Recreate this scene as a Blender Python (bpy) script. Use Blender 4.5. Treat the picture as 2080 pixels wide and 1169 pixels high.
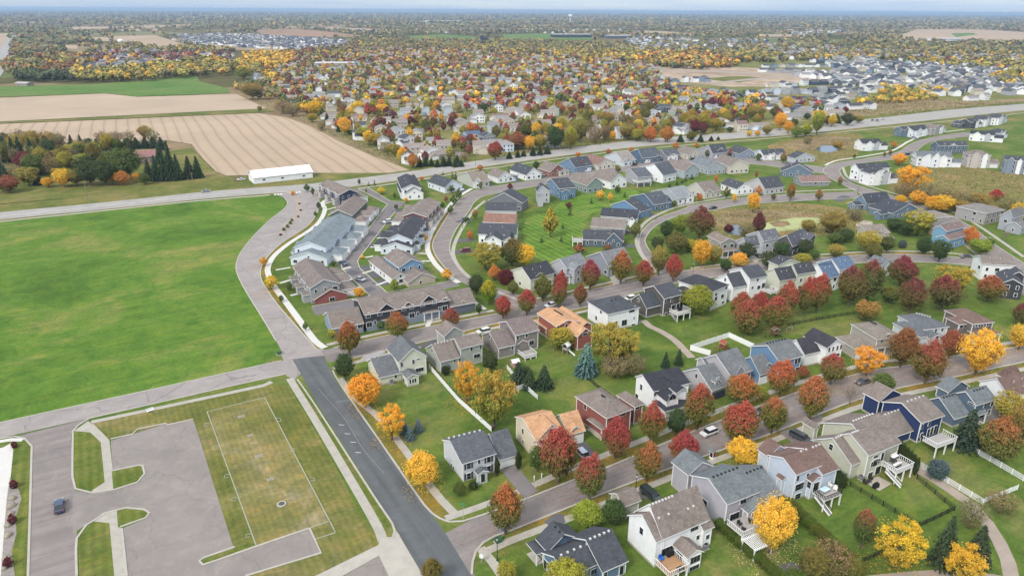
import bpy, math, random
import numpy as np
from mathutils import Vector, Matrix
from mathutils.geometry import tessellate_polygon

for o in list(bpy.data.objects):
    bpy.data.objects.remove(o)
scene = bpy.context.scene
COL = scene.collection
R = math.radians
rnd = random.Random(7)

# ---------------------------------------------------------------- camera
IMW, IMH, FPX = 2080.0, 1169.0, 1450.0
CX, CY = 1040.0, 584.5
HOR_L, HOR_R = 15.5, 26.5
ROLL = math.atan2(HOR_R - HOR_L, 2080.0)
CAMH = 95.0
PITCH = math.atan((CY - (HOR_L + HOR_R) / 2) * math.cos(ROLL) / FPX)
cam_d = bpy.data.cameras.new('camera')
cam = bpy.data.objects.new('camera', cam_d)
COL.objects.link(cam)
cam_d.sensor_width = 36.0
cam_d.lens = FPX / IMW * 36.0
cam_d.clip_start = 1.0
cam_d.clip_end = 90000.0
cam.location = (0, 0, CAMH)
cam.matrix_world = (Matrix.Translation((0, 0, CAMH)) @ Matrix.Rotation(math.pi / 2 - PITCH, 4, 'X')
                    @ Matrix.Rotation(ROLL, 4, 'Z'))
scene.camera = cam

# ---------------------------------------------------------------- sky, sun, exposure
SUN_EL, SUN_AZ = 42.0, 215.0     # elevation; compass-like azimuth, clockwise from +Y
world = bpy.data.worlds.new('World')
scene.world = world
world.use_nodes = True
wn, wl = world.node_tree.nodes, world.node_tree.links
bg = wn['Background']
sky = wn.new('ShaderNodeTexSky')
sky.sky_type = 'NISHITA'
sky.sun_disc = False
sky.sun_elevation = R(SUN_EL)
sky.sun_rotation = R(SUN_AZ)
sky.altitude = 300.0
sky.air_density = 1.0
sky.dust_density = 0.6
sky.ozone_density = 2.0
# bright overcast veil: an even cloud deck, three times brighter overhead than at the horizon (CIE overcast), with soft streaks
tc = wn.new('ShaderNodeTexCoord')
mp = wn.new('ShaderNodeMapping'); mp.inputs['Scale'].default_value = (1.6, 1.6, 30.0)
nz = wn.new('ShaderNodeTexNoise'); nz.inputs['Scale'].default_value = 2.2; nz.inputs['Detail'].default_value = 5
rp = wn.new('ShaderNodeValToRGB')
rp.color_ramp.elements[0].position = 0.35; rp.color_ramp.elements[0].color = (0.62, 0.62, 0.62, 1)
rp.color_ramp.elements[1].position = 0.72; rp.color_ramp.elements[1].color = (0.95, 0.95, 0.95, 1)
sz = wn.new('ShaderNodeSeparateXYZ')
deck = wn.new('ShaderNodeValToRGB')
deck.color_ramp.elements[0].position = 0.0; deck.color_ramp.elements[0].color = (0.250, 0.335, 0.470, 1)
deck.color_ramp.elements[1].position = 1.0; deck.color_ramp.elements[1].color = (1.0, 0.99, 0.97, 1)
dm = wn.new('ShaderNodeVectorMath'); dm.operation = 'SCALE'; dm.inputs['Scale'].default_value = 9.6
mx = wn.new('ShaderNodeMix'); mx.data_type = 'RGBA'
wl.new(tc.outputs['Generated'], mp.inputs['Vector']); wl.new(mp.outputs['Vector'], nz.inputs['Vector'])
wl.new(tc.outputs['Generated'], sz.inputs[0]); wl.new(sz.outputs['Z'], deck.inputs['Fac'])
wl.new(deck.outputs['Color'], dm.inputs[0]); wl.new(dm.outputs[0], [i for i in mx.inputs if i.name == 'B' and i.type == 'RGBA'][0])
wl.new(nz.outputs['Fac'], rp.inputs['Fac']); wl.new(rp.outputs['Color'], mx.inputs['Factor'])
wl.new(sky.outputs['Color'], [i for i in mx.inputs if i.name == 'A' and i.type == 'RGBA'][0]); wl.new([o for o in mx.outputs if o.type == 'RGBA'][0], bg.inputs['Color'])
bg.inputs['Strength'].default_value = 0.10
sun_d = bpy.data.lights.new('sun', 'SUN')
sun = bpy.data.objects.new('sun', sun_d)
COL.objects.link(sun)
sun_d.energy = 1.5
sun_d.angle = R(14.0)
sun_d.color = (1.0, 0.95, 0.88)
_d = Vector((math.sin(R(SUN_AZ)) * math.cos(R(SUN_EL)), math.cos(R(SUN_AZ)) * math.cos(R(SUN_EL)), math.sin(R(SUN_EL))))
sun.rotation_euler = _d.to_track_quat('Z', 'Y').to_euler()
vs = scene.view_settings
vs.view_transform = 'Standard'
vs.look = 'None'
vs.exposure = 0.93
vs.gamma = 1.0
vs.use_curve_mapping = False
scene.cycles.use_denoising = True
scene.cycles.max_bounces = 6
scene.cycles.transparent_max_bounces = 4
scene.cycles.volume_bounces = 0

# ---------------------------------------------------------------- pixel -> ground
CROPS = {'': (0, 0, 1), 'A1': (0, 780, 2.9714), 'A2': (640, 780, 2.9714), 'A3': (1240, 780, 2.9714), 'A4': (1480, 780, 3.005),
         'A5': (640, 560, 3.4383), 'A6': (1140, 560, 3.4383), 'A7': (1580, 560, 4.16), 'B1': (480, 330, 4.16), 'B2': (480, 540, 3.4667),
         'B3': (900, 330, 4.16), 'B4': (1300, 380, 4.16), 'B5': (1640, 380, 4.4955), 'B6': (1100, 240, 4.16), 'B7': (1580, 200, 4.16),
         'B8': (0, 150, 3.0588), 'C1': (0, 0, 4), 'C2': (500, 0, 3.852), 'C3': (1020, 0, 3.852), 'C4': (1540, 0, 3.852),
         'C5': (480, 130, 4.16), 'C6': (900, 130, 4.16), 'C7': (1300, 130, 4.16),
         'D1': (1040, 1029, 8), 'D2': (1240, 960, 5.592), 'D3': (1370, 900, 5.315), 'D4': (1520, 860, 5.846), 'D5': (1640, 800, 5.565),
         'D6': (1780, 740, 5.847), 'D7': (730, 660, 6.877), 'D8': (960, 600, 5.778), 'E1': (880, 800, 4.871), 'E2': (1150, 730, 5.847),
         'E3': (1360, 660, 5.847), 'E4': (1660, 600, 5.2), 'E5': (1180, 530, 5.474), 'E6': (630, 560, 5.943), 'E7': (560, 480, 7.308),
         'E8': (720, 470, 8.35),
         'F1': (640, 350, 8), 'F2': (860, 330, 8), 'F3': (940, 380, 8), 'F4': (1100, 290, 8), 'F5': (1160, 370, 8), 'F6': (1340, 280, 8), 'F7': (1560, 290, 8), 'F8': (1820, 220, 8)}
cP, sP, cR, sR = math.cos(PITCH), math.sin(PITCH), math.cos(ROLL), math.sin(ROLL)

def px(crop, p):
    a, b, s = CROPS[crop]
    return (a + p[0] / s, b + p[1] / s)

def ray(p):
    dx, dy = p[0] - CX, p[1] - CY
    u = dx * cR + dy * sR
    v = -dx * sR + dy * cR
    return (u, cP * FPX - sP * v, -sP * FPX - cP * v)

def G(p, z=0.0):
    """ground (or height z) point seen at photo pixel p"""
    d = ray(p)
    t = (z - CAMH) / d[2]
    return Vector((d[0] * t, d[1] * t))

def proj(x, y, z):
    """3-D point -> photo pixel"""
    dz = z - CAMH
    depth = cP * y - sP * dz
    v = -(sP * y + cP * dz) / depth * FPX
    u = x / depth * FPX
    return (CX + u * cR - v * sR, CY + u * sR + v * cR)

def height_at(base, top):
    """height of a vertical whose foot is at pixel base and whose tip is at pixel row top"""
    g = G(base)
    lo, hi = 0.0, 60.0
    for _ in range(40):
        m = (lo + hi) / 2
        if proj(g.x, g.y, m)[1] > top: lo = m
        else: hi = m
    return lo

# ---------------------------------------------------------------- materials
MATS = {}
def nodes_of(name):
    m = bpy.data.materials.new(name)
    m.use_nodes = True
    nt = m.node_tree
    return m, nt.nodes, nt.links, nt.nodes['Principled BSDF']

def ramp(n, stops):
    r = n.new('ShaderNodeValToRGB')
    e = r.color_ramp.elements
    while len(e) < len(stops): e.new(0.5)
    for el, (p, c) in zip(e, stops):
        el.position = p
        el.color = (c[0], c[1], c[2], 1)
    return r

def noise(n, l, scale, detail=4, rough=0.6, coord='Object', vec=None, dist=0.0):
    t = n.new('ShaderNodeTexNoise')
    t.inputs['Scale'].default_value = scale
    t.inputs['Detail'].default_value = detail
    t.inputs['Roughness'].default_value = rough
    t.inputs['Distortion'].default_value = dist
    if vec is None:
        c = n.new('ShaderNodeTexCoord')
        vec = c.outputs[coord]
    l.new(vec, t.inputs['Vector'])
    return t

def mixc(n, l, a, b, f, mode='MIX'):
    m = n.new('ShaderNodeMix'); m.data_type = 'RGBA'; m.blend_type = mode
    for s, v in (('A', a), ('B', b), ('Factor', f)):
        sock = m.inputs[s] if s == 'Factor' else [i for i in m.inputs if i.name == s and i.type == 'RGBA'][0]
        if isinstance(v, (tuple, list)): sock.default_value = (v[0], v[1], v[2], 1)
        elif isinstance(v, (int, float)): sock.default_value = v
        else: l.new(v, sock)
    return [o for o in m.outputs if o.type == 'RGBA'][0]

def mat(name, col, rough=0.8, var=0.15, scale=0.6, fine=0.0, fscale=8.0, spec=0.3, bump=0.0, bscale=6.0, metal=0.0):
    """plain painted or mineral surface with soft tonal variation"""
    if name in MATS: return MATS[name]
    m, n, l, b = nodes_of(name)
    b.inputs['Roughness'].default_value = rough
    b.inputs['Specular IOR Level'].default_value = spec
    b.inputs['Metallic'].default_value = metal
    t = noise(n, l, scale, 5)
    lo = [c * (1 - var) for c in col]; hi = [min(1, c * (1 + var)) for c in col]
    r = ramp(n, [(0.3, lo), (0.7, hi)])
    l.new(t.outputs['Fac'], r.inputs['Fac'])
    out = r.outputs['Color']
    if fine:
        t2 = noise(n, l, fscale, 3, 0.7)
        r2 = ramp(n, [(0.3, (1 - fine,) * 3), (0.7, (1 + fine,) * 3)])
        l.new(t2.outputs['Fac'], r2.inputs['Fac'])
        out = mixc(n, l, out, r2.outputs['Color'], 1.0, 'MULTIPLY')
    l.new(out, b.inputs['Base Color'])
    if bump:
        t3 = noise(n, l, bscale, 3)
        bp = n.new('ShaderNodeBump'); bp.inputs['Strength'].default_value = bump
        l.new(t3.outputs['Fac'], bp.inputs['Height']); l.new(bp.outputs['Normal'], b.inputs['Normal'])
    MATS[name] = m
    return m

def siding(col, name=None):
    """lap siding: painted colour with fine horizontal shadow lines"""
    lum = 0.3 * col[0] + 0.6 * col[1] + 0.1 * col[2]
    col = tuple(0.74 * c + 0.26 * lum for c in col)      # sun-faded paint
    key = name or 'siding_%02x%02x%02x' % tuple(int(min(1, c) * 255) for c in col)
    if key in MATS: return MATS[key]
    m, n, l, b = nodes_of(key)
    b.inputs['Roughness'].default_value = 0.65
    b.inputs['Specular IOR Level'].default_value = 0.25
    c = n.new('ShaderNodeTexCoord')
    w = n.new('ShaderNodeTexWave'); w.wave_type = 'BANDS'; w.bands_direction = 'Z'; w.wave_profile = 'SAW'
    w.inputs['Scale'].default_value = 1.6
    l.new(c.outputs['Object'], w.inputs['Vector'])
    r = ramp(n, [(0.0, [x * 0.86 for x in col]), (0.25, col), (1.0, [min(1, x * 1.03) for x in col])])
    l.new(w.outputs['Fac'], r.inputs['Fac'])
    t = noise(n, l, 0.8, 4)
    r2 = ramp(n, [(0.3, (0.93,) * 3), (0.7, (1.05,) * 3)])
    l.new(t.outputs['Fac'], r2.inputs['Fac'])
    l.new(mixc(n, l, r.outputs['Color'], r2.outputs['Color'], 1.0, 'MULTIPLY'), b.inputs['Base Color'])
    MATS[key] = m
    return m

def shingle(col):
    key = 'shingle_%02x%02x%02x' % tuple(int(min(1, c) * 255) for c in col)
    if key in MATS: return MATS[key]
    m, n, l, b = nodes_of(key)
    b.inputs['Roughness'].default_value = 0.9
    b.inputs['Specular IOR Level'].default_value = 0.2
    c = n.new('ShaderNodeTexCoord')
    br = n.new('ShaderNodeTexBrick')
    br.inputs['Scale'].default_value = 1.0
    br.inputs['Brick Width'].default_value = 0.55; br.inputs['Row Height'].default_value = 0.28
    br.inputs['Mortar Size'].default_value = 0.012
    br.inputs['Color1'].default_value = [*(x * 1.16 for x in col), 1]
    br.inputs['Color2'].default_value = [*(x * 0.84 for x in col), 1]
    br.inputs['Mortar'].default_value = [*(x * 0.6 for x in col), 1]
    l.new(c.outputs['Object'], br.inputs['Vector'])
    t = noise(n, l, 0.35, 5)
    r2 = ramp(n, [(0.3, (0.85,) * 3), (0.7, (1.14,) * 3)])
    l.new(t.outputs['Fac'], r2.inputs['Fac'])
    t3 = noise(n, l, 9.0, 2)
    r3 = ramp(n, [(0.3, (0.86,) * 3), (0.7, (1.14,) * 3)])
    l.new(t3.outputs['Fac'], r3.inputs['Fac'])
    o = mixc(n, l, br.outputs['Color'], r2.outputs['Color'], 1.0, 'MULTIPLY')
    o = mixc(n, l, o, r3.outputs['Color'], 1.0, 'MULTIPLY')
    l.new(o, b.inputs['Base Color'])
    MATS[key] = m
    return m

def grass(name, c1, c2, c3=None, scale=0.03, stripes=None):
    """turf: broad patches, clumps and blades; optional mowing stripes (angle deg, width m, contrast)"""
    if name in MATS: return MATS[name]
    m, n, l, b = nodes_of(name)
    b.inputs['Roughness'].default_value = 0.95
    b.inputs['Specular IOR Level'].default_value = 0.1
    t = noise(n, l, scale, 8, 0.65, dist=0.6)
    st = [(0.34, c1), (0.50, c2)] + ([(0.64, c3)] if c3 else [])
    r = ramp(n, st)
    l.new(t.outputs['Fac'], r.inputs['Fac'])
    t2 = noise(n, l, 1.1, 5, 0.7)
    r2 = ramp(n, [(0.3, (0.78,) * 3), (0.7, (1.20,) * 3)])
    l.new(t2.outputs['Fac'], r2.inputs['Fac'])
    o = mixc(n, l, r.outputs['Color'], r2.outputs['Color'], 1.0, 'MULTIPLY')
    # worn and yellowed patches of a few metres, and faint drifts along the mowing direction
    t4 = noise(n, l, 0.16, 6, 0.72, dist=1.0)
    r4 = ramp(n, [(0.30, (0.70, 0.77, 0.84)), (0.50, (1, 1, 1)), (0.70, (1.45, 1.17, 1.08))])
    l.new(t4.outputs['Fac'], r4.inputs['Fac'])
    o = mixc(n, l, o, r4.outputs['Color'], 1.0, 'MULTIPLY')
    c5 = n.new('ShaderNodeTexCoord'); m5 = n.new('ShaderNodeMapping'); m5.vector_type = 'TEXTURE'; m5.inputs['Rotation'].default_value = (0, 0, R(32)); m5.inputs['Scale'].default_value = (18.0, 1.0, 1.0)
    l.new(c5.outputs['Object'], m5.inputs['Vector'])
    t5 = noise(n, l, 0.5, 4, 0.6, vec=m5.outputs['Vector'])
    r5 = ramp(n, [(0.32, (0.88,) * 3), (0.68, (1.12,) * 3)])
    l.new(t5.outputs['Fac'], r5.inputs['Fac'])
    o = mixc(n, l, o, r5.outputs['Color'], 1.0, 'MULTIPLY')
    if stripes:
        ang, wid, con = stripes
        c = n.new('ShaderNodeTexCoord'); mpn = n.new('ShaderNodeMapping')
        mpn.inputs['Rotation'].default_value = (0, 0, R(-ang))
        l.new(c.outputs['Object'], mpn.inputs['Vector'])
        w = n.new('ShaderNodeTexWave'); w.bands_direction = 'Y'
        w.inputs['Scale'].default_value = math.pi / 10 / wid / math.pi * 3.1416 / 2
        w.inputs['Distortion'].default_value = 1.2; w.inputs['Detail'].default_value = 3; w.inputs['Detail Scale'].default_value = 0.4
        l.new(mpn.outputs['Vector'], w.inputs['Vector'])
        r3 = ramp(n, [(0.25, (1 - con,) * 3), (0.75, (1 + con,) * 3)])
        l.new(w.outputs['Fac'], r3.inputs['Fac'])
        o = mixc(n, l, o, r3.outputs['Color'], 1.0, 'MULTIPLY')
    l.new(o, b.inputs['Base Color'])
    MATS[name] = m
    return m

# ---------------------------------------------------------------- object helpers
def tag(o, label=None, cat=None, group=None, kind=None):
    if label: o['label'] = label
    if cat: o['category'] = cat
    if group: o['group'] = group
    if kind: o['kind'] = kind
    return o

def link(name, data, parent=None, loc=None, rz=None):
    o = bpy.data.objects.new(name, data)
    COL.objects.link(o)
    if parent is not None: o.parent = parent
    if loc is not None: o.location = loc
    if rz is not None: o.rotation_euler = (0, 0, rz)
    return o

def empty(name, loc, rz=0.0, label=None, cat=None, group=None):
    o = link(name, None, None, loc, rz)
    o.empty_display_size = 0.5
    return tag(o, label, cat, group)

def mesh(name, verts, faces, mats, idx=None, smooth=False):
    me = bpy.data.meshes.new(name)
    me.from_pydata([tuple(v) for v in verts], [], faces)
    for m in (mats if isinstance(mats, (list, tuple)) else [mats]): me.materials.append(m)
    if idx: me.polygons.foreach_set('material_index', idx)
    if smooth: me.polygons.foreach_set('use_smooth', [True] * len(me.polygons))
    me.update()
    return me

BOXF = [(0, 3, 2, 1), (4, 5, 6, 7), (0, 1, 5, 4), (1, 2, 6, 5), (2, 3, 7, 6), (3, 0, 4, 7)]
def boxv(x0, y0, z0, x1, y1, z1):
    return [(x0, y0, z0), (x1, y0, z0), (x1, y1, z0), (x0, y1, z0), (x0, y0, z1), (x1, y0, z1), (x1, y1, z1), (x0, y1, z1)]

BOXCACHE = {}
def boxm(name, sx, sy, sz, m):
    """shared box mesh, base-centred"""
    k = (name, round(sx, 2), round(sy, 2), round(sz, 2), m.name)
    if k not in BOXCACHE:
        BOXCACHE[k] = mesh(name, boxv(-sx / 2, -sy / 2, 0, sx / 2, sy / 2, sz), BOXF, m)
    return BOXCACHE[k]

def box(name, x0, y0, z0, x1, y1, z1, m, parent=None):
    return link(name, boxm(name, abs(x1 - x0), abs(y1 - y0), abs(z1 - z0), m), parent, ((x0 + x1) / 2, (y0 + y1) / 2, min(z0, z1)))

class MB:
    """collects connected shapes of ONE piece"""
    def __init__(s): s.v = []; s.f = []; s.i = []
    def add(s, v, f, i=0):
        k = len(s.v); s.v += [tuple(p) for p in v]
        s.f += [tuple(k + q for q in g) for g in f]; s.i += [i] * len(f)
    def box(s, *a, i=0): s.add(boxv(*a), BOXF, i)
    def tube(s, pts, rad, n=6, i=0):
        rings = []
        for k, p in enumerate(pts):
            p = Vector(p)
            d = (Vector(pts[min(k + 1, len(pts) - 1)]) - Vector(pts[max(k - 1, 0)])).normalized()
            a = d.orthogonal().normalized(); c = d.cross(a)
            rr = rad[k] if isinstance(rad, (list, tuple)) else rad
            rings.append([p + (a * math.cos(2 * math.pi * j / n) + c * math.sin(2 * math.pi * j / n)) * rr for j in range(n)])
        v = [q for r_ in rings for q in r_]
        f = [(k * n + j, k * n + (j + 1) % n, (k + 1) * n + (j + 1) % n, (k + 1) * n + j) for k in range(len(pts) - 1) for j in range(n)]
        f += [tuple(range(n - 1, -1, -1)), tuple(range((len(pts) - 1) * n, len(pts) * n))]
        s.add(v, f, i)
    def build(s, name, mats, parent=None, smooth=False, loc=None, rz=None):
        return link(name, mesh(name, s.v, s.f, mats, s.i, smooth), parent, loc, rz)

def dense(pts, step=3.0, closed=False):
    """Catmull-Rom through ground points"""
    P = [Vector(p) for p in pts]
    out = []
    n = len(P)
    for i in range(n if closed else n - 1):
        p0 = P[(i - 1) % n] if closed else P[max(i - 1, 0)]
        p1, p2 = P[i], P[(i + 1) % n]
        p3 = P[(i + 2) % n] if closed else P[min(i + 2, n - 1)]
        k = max(1, int((p2 - p1).length / step))
        k = min(k, 24)
        for j in range(k):
            t = j / k
            out.append(0.5 * ((2 * p1) + (p2 - p0) * t + (2 * p0 - 5 * p1 + 4 * p2 - p3) * t * t + (3 * p1 - p0 - 3 * p2 + p3) * t ** 3))
    if not closed: out.append(P[-1])
    return out

def poly(name, pts, m, z, kind='structure', smooth=False, crop='', raw=False, parent=None):
    """flat sheet with the outline pts (photo pixels, or ground points when raw)"""
    P = [Vector(p) for p in pts] if raw else [G(px(crop, p)) for p in pts]
    if smooth: P = dense(P, 4.0, True)
    V = [(p.x, p.y, z) for p in P]
    tri = tessellate_polygon([[Vector(v) for v in V]])
    tri = [t if (V[t[1]][0] - V[t[0]][0]) * (V[t[2]][1] - V[t[0]][1]) - (V[t[1]][1] - V[t[0]][1]) * (V[t[2]][0] - V[t[0]][0]) > 0 else (t[0], t[2], t[1]) for t in tri]
    o = link(name, mesh(name, V, [tuple(t) for t in tri], m), parent)
    return tag(o, kind=kind) if parent is None else o

def offs(P, d):
    """polyline shifted sideways by d (left positive)"""
    out = []
    for i, p in enumerate(P):
        t = (P[min(i + 1, len(P) - 1)] - P[max(i - 1, 0)])
        if t.length < 1e-6: t = Vector((1, 0))
        t.normalize()
        out.append(p + Vector((-t.y, t.x)) * d)
    return out

def strip(name, pts, width, m, z, crop='', h=0.0, smooth=True, raw=False, kind='structure', parent=None, step=3.0):
    """ribbon of real width along a centre line; h > 0 makes it a raised bar"""
    P = [Vector(p) for p in pts] if raw else [G(px(crop, p)) for p in pts]
    if smooth: P = dense(P, step)
    A, B = offs(P, width / 2), offs(P, -width / 2)
    n = len(P)
    V = [(p.x, p.y, z + h) for p in A] + [(p.x, p.y, z + h) for p in B]
    F = [(i, n + i, n + i + 1, i + 1) for i in range(n - 1)]
    if h:
        V += [(p.x, p.y, z) for p in A] + [(p.x, p.y, z) for p in B]
        F += [(2 * n + i, i, i + 1, 2 * n + i + 1) for i in range(n - 1)]
        F += [(n + i, 3 * n + i, 3 * n + i + 1, n + i + 1) for i in range(n - 1)]
        F += [(0, 2 * n, 3 * n, n), (n - 1, 2 * n - 1, 4 * n - 1, 3 * n - 1)]
    o = link(name, mesh(name, V, F, m), parent)
    return tag(o, kind=kind) if parent is None else o
# ================================================================ SETTING
def asphalt(name, c, crack=0.5, seam=None):
    """aged asphalt: tonal patches, speckle, wandering dark cracks"""
    if name in MATS: return MATS[name]
    m, n, l, b = nodes_of(name)
    b.inputs['Roughness'].default_value = 0.92
    b.inputs['Specular IOR Level'].default_value = 0.25
    t = noise(n, l, 0.10, 8, 0.65, dist=0.8)
    r = ramp(n, [(0.3, [x * 0.86 for x in c]), (0.55, c), (0.75, [x * 1.14 for x in c])])
    l.new(t.outputs['Fac'], r.inputs['Fac'])
    t2 = noise(n, l, 6.0, 3, 0.8)
    r2 = ramp(n, [(0.3, (0.90,) * 3), (0.7, (1.10,) * 3)])
    l.new(t2.outputs['Fac'], r2.inputs['Fac'])
    o = mixc(n, l, r.outputs['Color'], r2.outputs['Color'], 1.0, 'MULTIPLY')
    # pale worn blotches and, on driven lanes, streaks along the wheel tracks
    t6 = noise(n, l, 0.33, 7, 0.7, dist=0.5)
    r6 = ramp(n, [(0.50, (1, 1, 1)), (0.66, (1.16, 1.14, 1.12))])
    l.new(t6.outputs['Fac'], r6.inputs['Fac'])
    o = mixc(n, l, o, r6.outputs['Color'], 1.0, 'MULTIPLY')
    if seam is not None:
        cs = n.new('ShaderNodeTexCoord'); ms = n.new('ShaderNodeMapping'); ms.vector_type = 'TEXTURE'; ms.inputs['Rotation'].default_value = (0, 0, R(seam)); ms.inputs['Scale'].default_value = (50.0, 1.0, 1.0)
        l.new(cs.outputs['Object'], ms.inputs['Vector'])
        t7 = noise(n, l, 0.55, 4, 0.6, vec=ms.outputs['Vector'])
        r7 = ramp(n, [(0.32, (0.84,) * 3), (0.68, (1.16,) * 3)])
        l.new(t7.outputs['Fac'], r7.inputs['Fac'])
        o = mixc(n, l, o, r7.outputs['Color'], 1.0, 'MULTIPLY')
    if crack:
        tcn = n.new('ShaderNodeTexCoord')
        nd = noise(n, l, 0.22, 3)
        ad = n.new('ShaderNodeVectorMath'); ad.operation = 'MULTIPLY_ADD'
        l.new(nd.outputs['Color'], ad.inputs[0]); ad.inputs[1].default_value = (5, 5, 0); l.new(tcn.outputs['Object'], ad.inputs[2])
        v = n.new('ShaderNodeTexVoronoi'); v.feature = 'DISTANCE_TO_EDGE'; v.inputs['Scale'].default_value = 0.075
        l.new(ad.outputs[0], v.inputs['Vector'])
        rc = ramp(n, [(0.0, (1 - crack,) * 3), (0.006, (1 - crack * 0.6,) * 3), (0.012, (1, 1, 1))])
        l.new(v.outputs['Distance'], rc.inputs['Fac'])
        o = mixc(n, l, o, rc.outputs['Color'], 1.0, 'MULTIPLY')
    l.new(o, b.inputs['Base Color'])
    MATS[name] = m
    return m

M_ROAD = asphalt('street_asphalt', (0.228, 0.200, 0.188), 0.12, 31)
M_ROADL = asphalt('pale_cracked_asphalt', (0.295, 0.266, 0.252), 0.34)
M_DARK = asphalt('new_dark_asphalt', (0.108, 0.116, 0.120), 0.0, -59)
M_LANE = asphalt('lane_asphalt', (0.175, 0.160, 0.160), 0.10)
M_LOT = asphalt('parking_asphalt', (0.245, 0.218, 0.200), 0.16)
M_DRIVE = asphalt('driveway_asphalt', (0.105, 0.105, 0.112), 0.0)
M_HWY = asphalt('highway_asphalt', (0.33, 0.315, 0.29), 0.1)
M_CONC = mat('concrete', (0.40, 0.375, 0.325), 0.85, 0.10, 0.4, 0.06, 5.0)
M_WALK = mat('sidewalk_concrete', (0.375, 0.35, 0.30), 0.85, 0.12, 0.5, 0.06, 5.0)
M_PALE = mat('new_pale_concrete', (0.56, 0.545, 0.51), 0.8, 0.05, 0.5)
M_WHITEP = mat('road_paint', (0.75, 0.75, 0.72), 0.7, 0.06)
M_LAWN = grass('lawn', (0.066, 0.110, 0.020), (0.098, 0.150, 0.028), (0.165, 0.172, 0.055), 0.035)
M_FIELD = grass('hay_meadow', (0.060, 0.122, 0.018), (0.096, 0.178, 0.026), (0.190, 0.205, 0.055), 0.022)
M_STRIPE = grass('striped_lawn', (0.075, 0.145, 0.018), (0.110, 0.200, 0.030), (0.155, 0.190, 0.045), 0.06, (-60, 1.6, 0.14))
M_VERGE = grass('verge_turf', (0.095, 0.125, 0.022), (0.150, 0.140, 0.035), (0.260, 0.165, 0.030), 0.10)
M_VERGEG = grass('green_verge_turf', (0.085, 0.120, 0.022), (0.115, 0.145, 0.030), (0.165, 0.165, 0.048), 0.10, (-60, 0.9, 0.08))
M_LOTG = grass('dry_plot_turf', (0.150, 0.150, 0.042), (0.200, 0.180, 0.066), (0.30, 0.25, 0.14), 0.06, (-60, 0.6, 0.05))
M_PLOT = grass('worn_plot_turf', (0.110, 0.125, 0.030), (0.145, 0.150, 0.040), (0.215, 0.180, 0.078), 0.06, (-60, 0.7, 0.06))
M_WILD = grass('wild_meadow', (0.115, 0.135, 0.032), (0.185, 0.160, 0.052), (0.260, 0.190, 0.085), 0.02)
M_ROUGHG = grass('roadside_grass', (0.085, 0.115, 0.024), (0.140, 0.150, 0.040), (0.210, 0.180, 0.070), 0.03)
M_BROWN = grass('brown_marsh', (0.16, 0.12, 0.06), (0.24, 0.175, 0.095), (0.30, 0.23, 0.13), 0.04)
M_DIRT = grass('bare_dirt', (0.26, 0.19, 0.13), (0.36, 0.28, 0.20), (0.46, 0.38, 0.29), 0.02)
M_GREENF = grass('winter_rye', (0.075, 0.155, 0.030), (0.110, 0.190, 0.042), (0.15, 0.18, 0.06), 0.008)
M_PATH = mat('gravel_path', (0.33, 0.275, 0.225), 0.95, 0.12, 0.4, 0.10, 6.0)

def crop_field(name, c, ang, wid, con, scale=0.01):
    if name in MATS: return MATS[name]
    m, n, l, b = nodes_of(name)
    b.inputs['Roughness'].default_value = 0.95
    b.inputs['Specular IOR Level'].default_value = 0.1
    t = noise(n, l, scale, 7, 0.6, dist=0.8)
    r = ramp(n, [(0.3, [x * 0.90 for x in c]), (0.7, [x * 1.10 for x in c])])
    l.new(t.outputs['Fac'], r.inputs['Fac'])
    o = r.outputs['Color']
    cc = n.new('ShaderNodeTexCoord')
    for a, w_, k, d in ((ang, wid, con, 5.0), (ang, wid / 5.3, con * 0.45, 2.0)):
        mpn = n.new('ShaderNodeMapping'); mpn.inputs['Rotation'].default_value = (0, 0, R(-a))
        l.new(cc.outputs['Object'], mpn.inputs['Vector'])
        w = n.new('ShaderNodeTexWave'); w.bands_direction = 'Y'; w.inputs['Scale'].default_value = 0.157 / w_
        w.inputs['Distortion'].default_value = d; w.inputs['Detail'].default_value = 2; w.inputs['Detail Scale'].default_value = 0.12
        l.new(mpn.outputs['Vector'], w.inputs['Vector'])
        r3 = ramp(n, [(0.0, (1 - k,) * 3), (0.05, (1 - k * 0.7,) * 3), (0.16, (1, 1, 1)), (1.0, (1 + k * 0.15,) * 3)])
        l.new(w.outputs['Fac'], r3.inputs['Fac'])
        o = mixc(n, l, o, r3.outputs['Color'], 1.0, 'MULTIPLY')
    l.new(o, b.inputs['Base Color'])
    MATS[name] = m
    return m
M_TAN = crop_field('harvested_rows', (0.41, 0.315, 0.225), -62, 4.6, 0.19)
M_TAN2 = crop_field('harvested_fine_rows', (0.42, 0.33, 0.24), 3, 5.0, 0.13)
M_TANF = crop_field('far_stubble', (0.40, 0.30, 0.205), 15, 14.0, 0.08, 0.004)

# base ground: 60 km sheet of autumn woodland floor and fields
gm, n, l, b = nodes_of('countryside')
b.inputs['Roughness'].default_value = 1.0; b.inputs['Specular IOR Level'].default_value = 0.0
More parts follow.
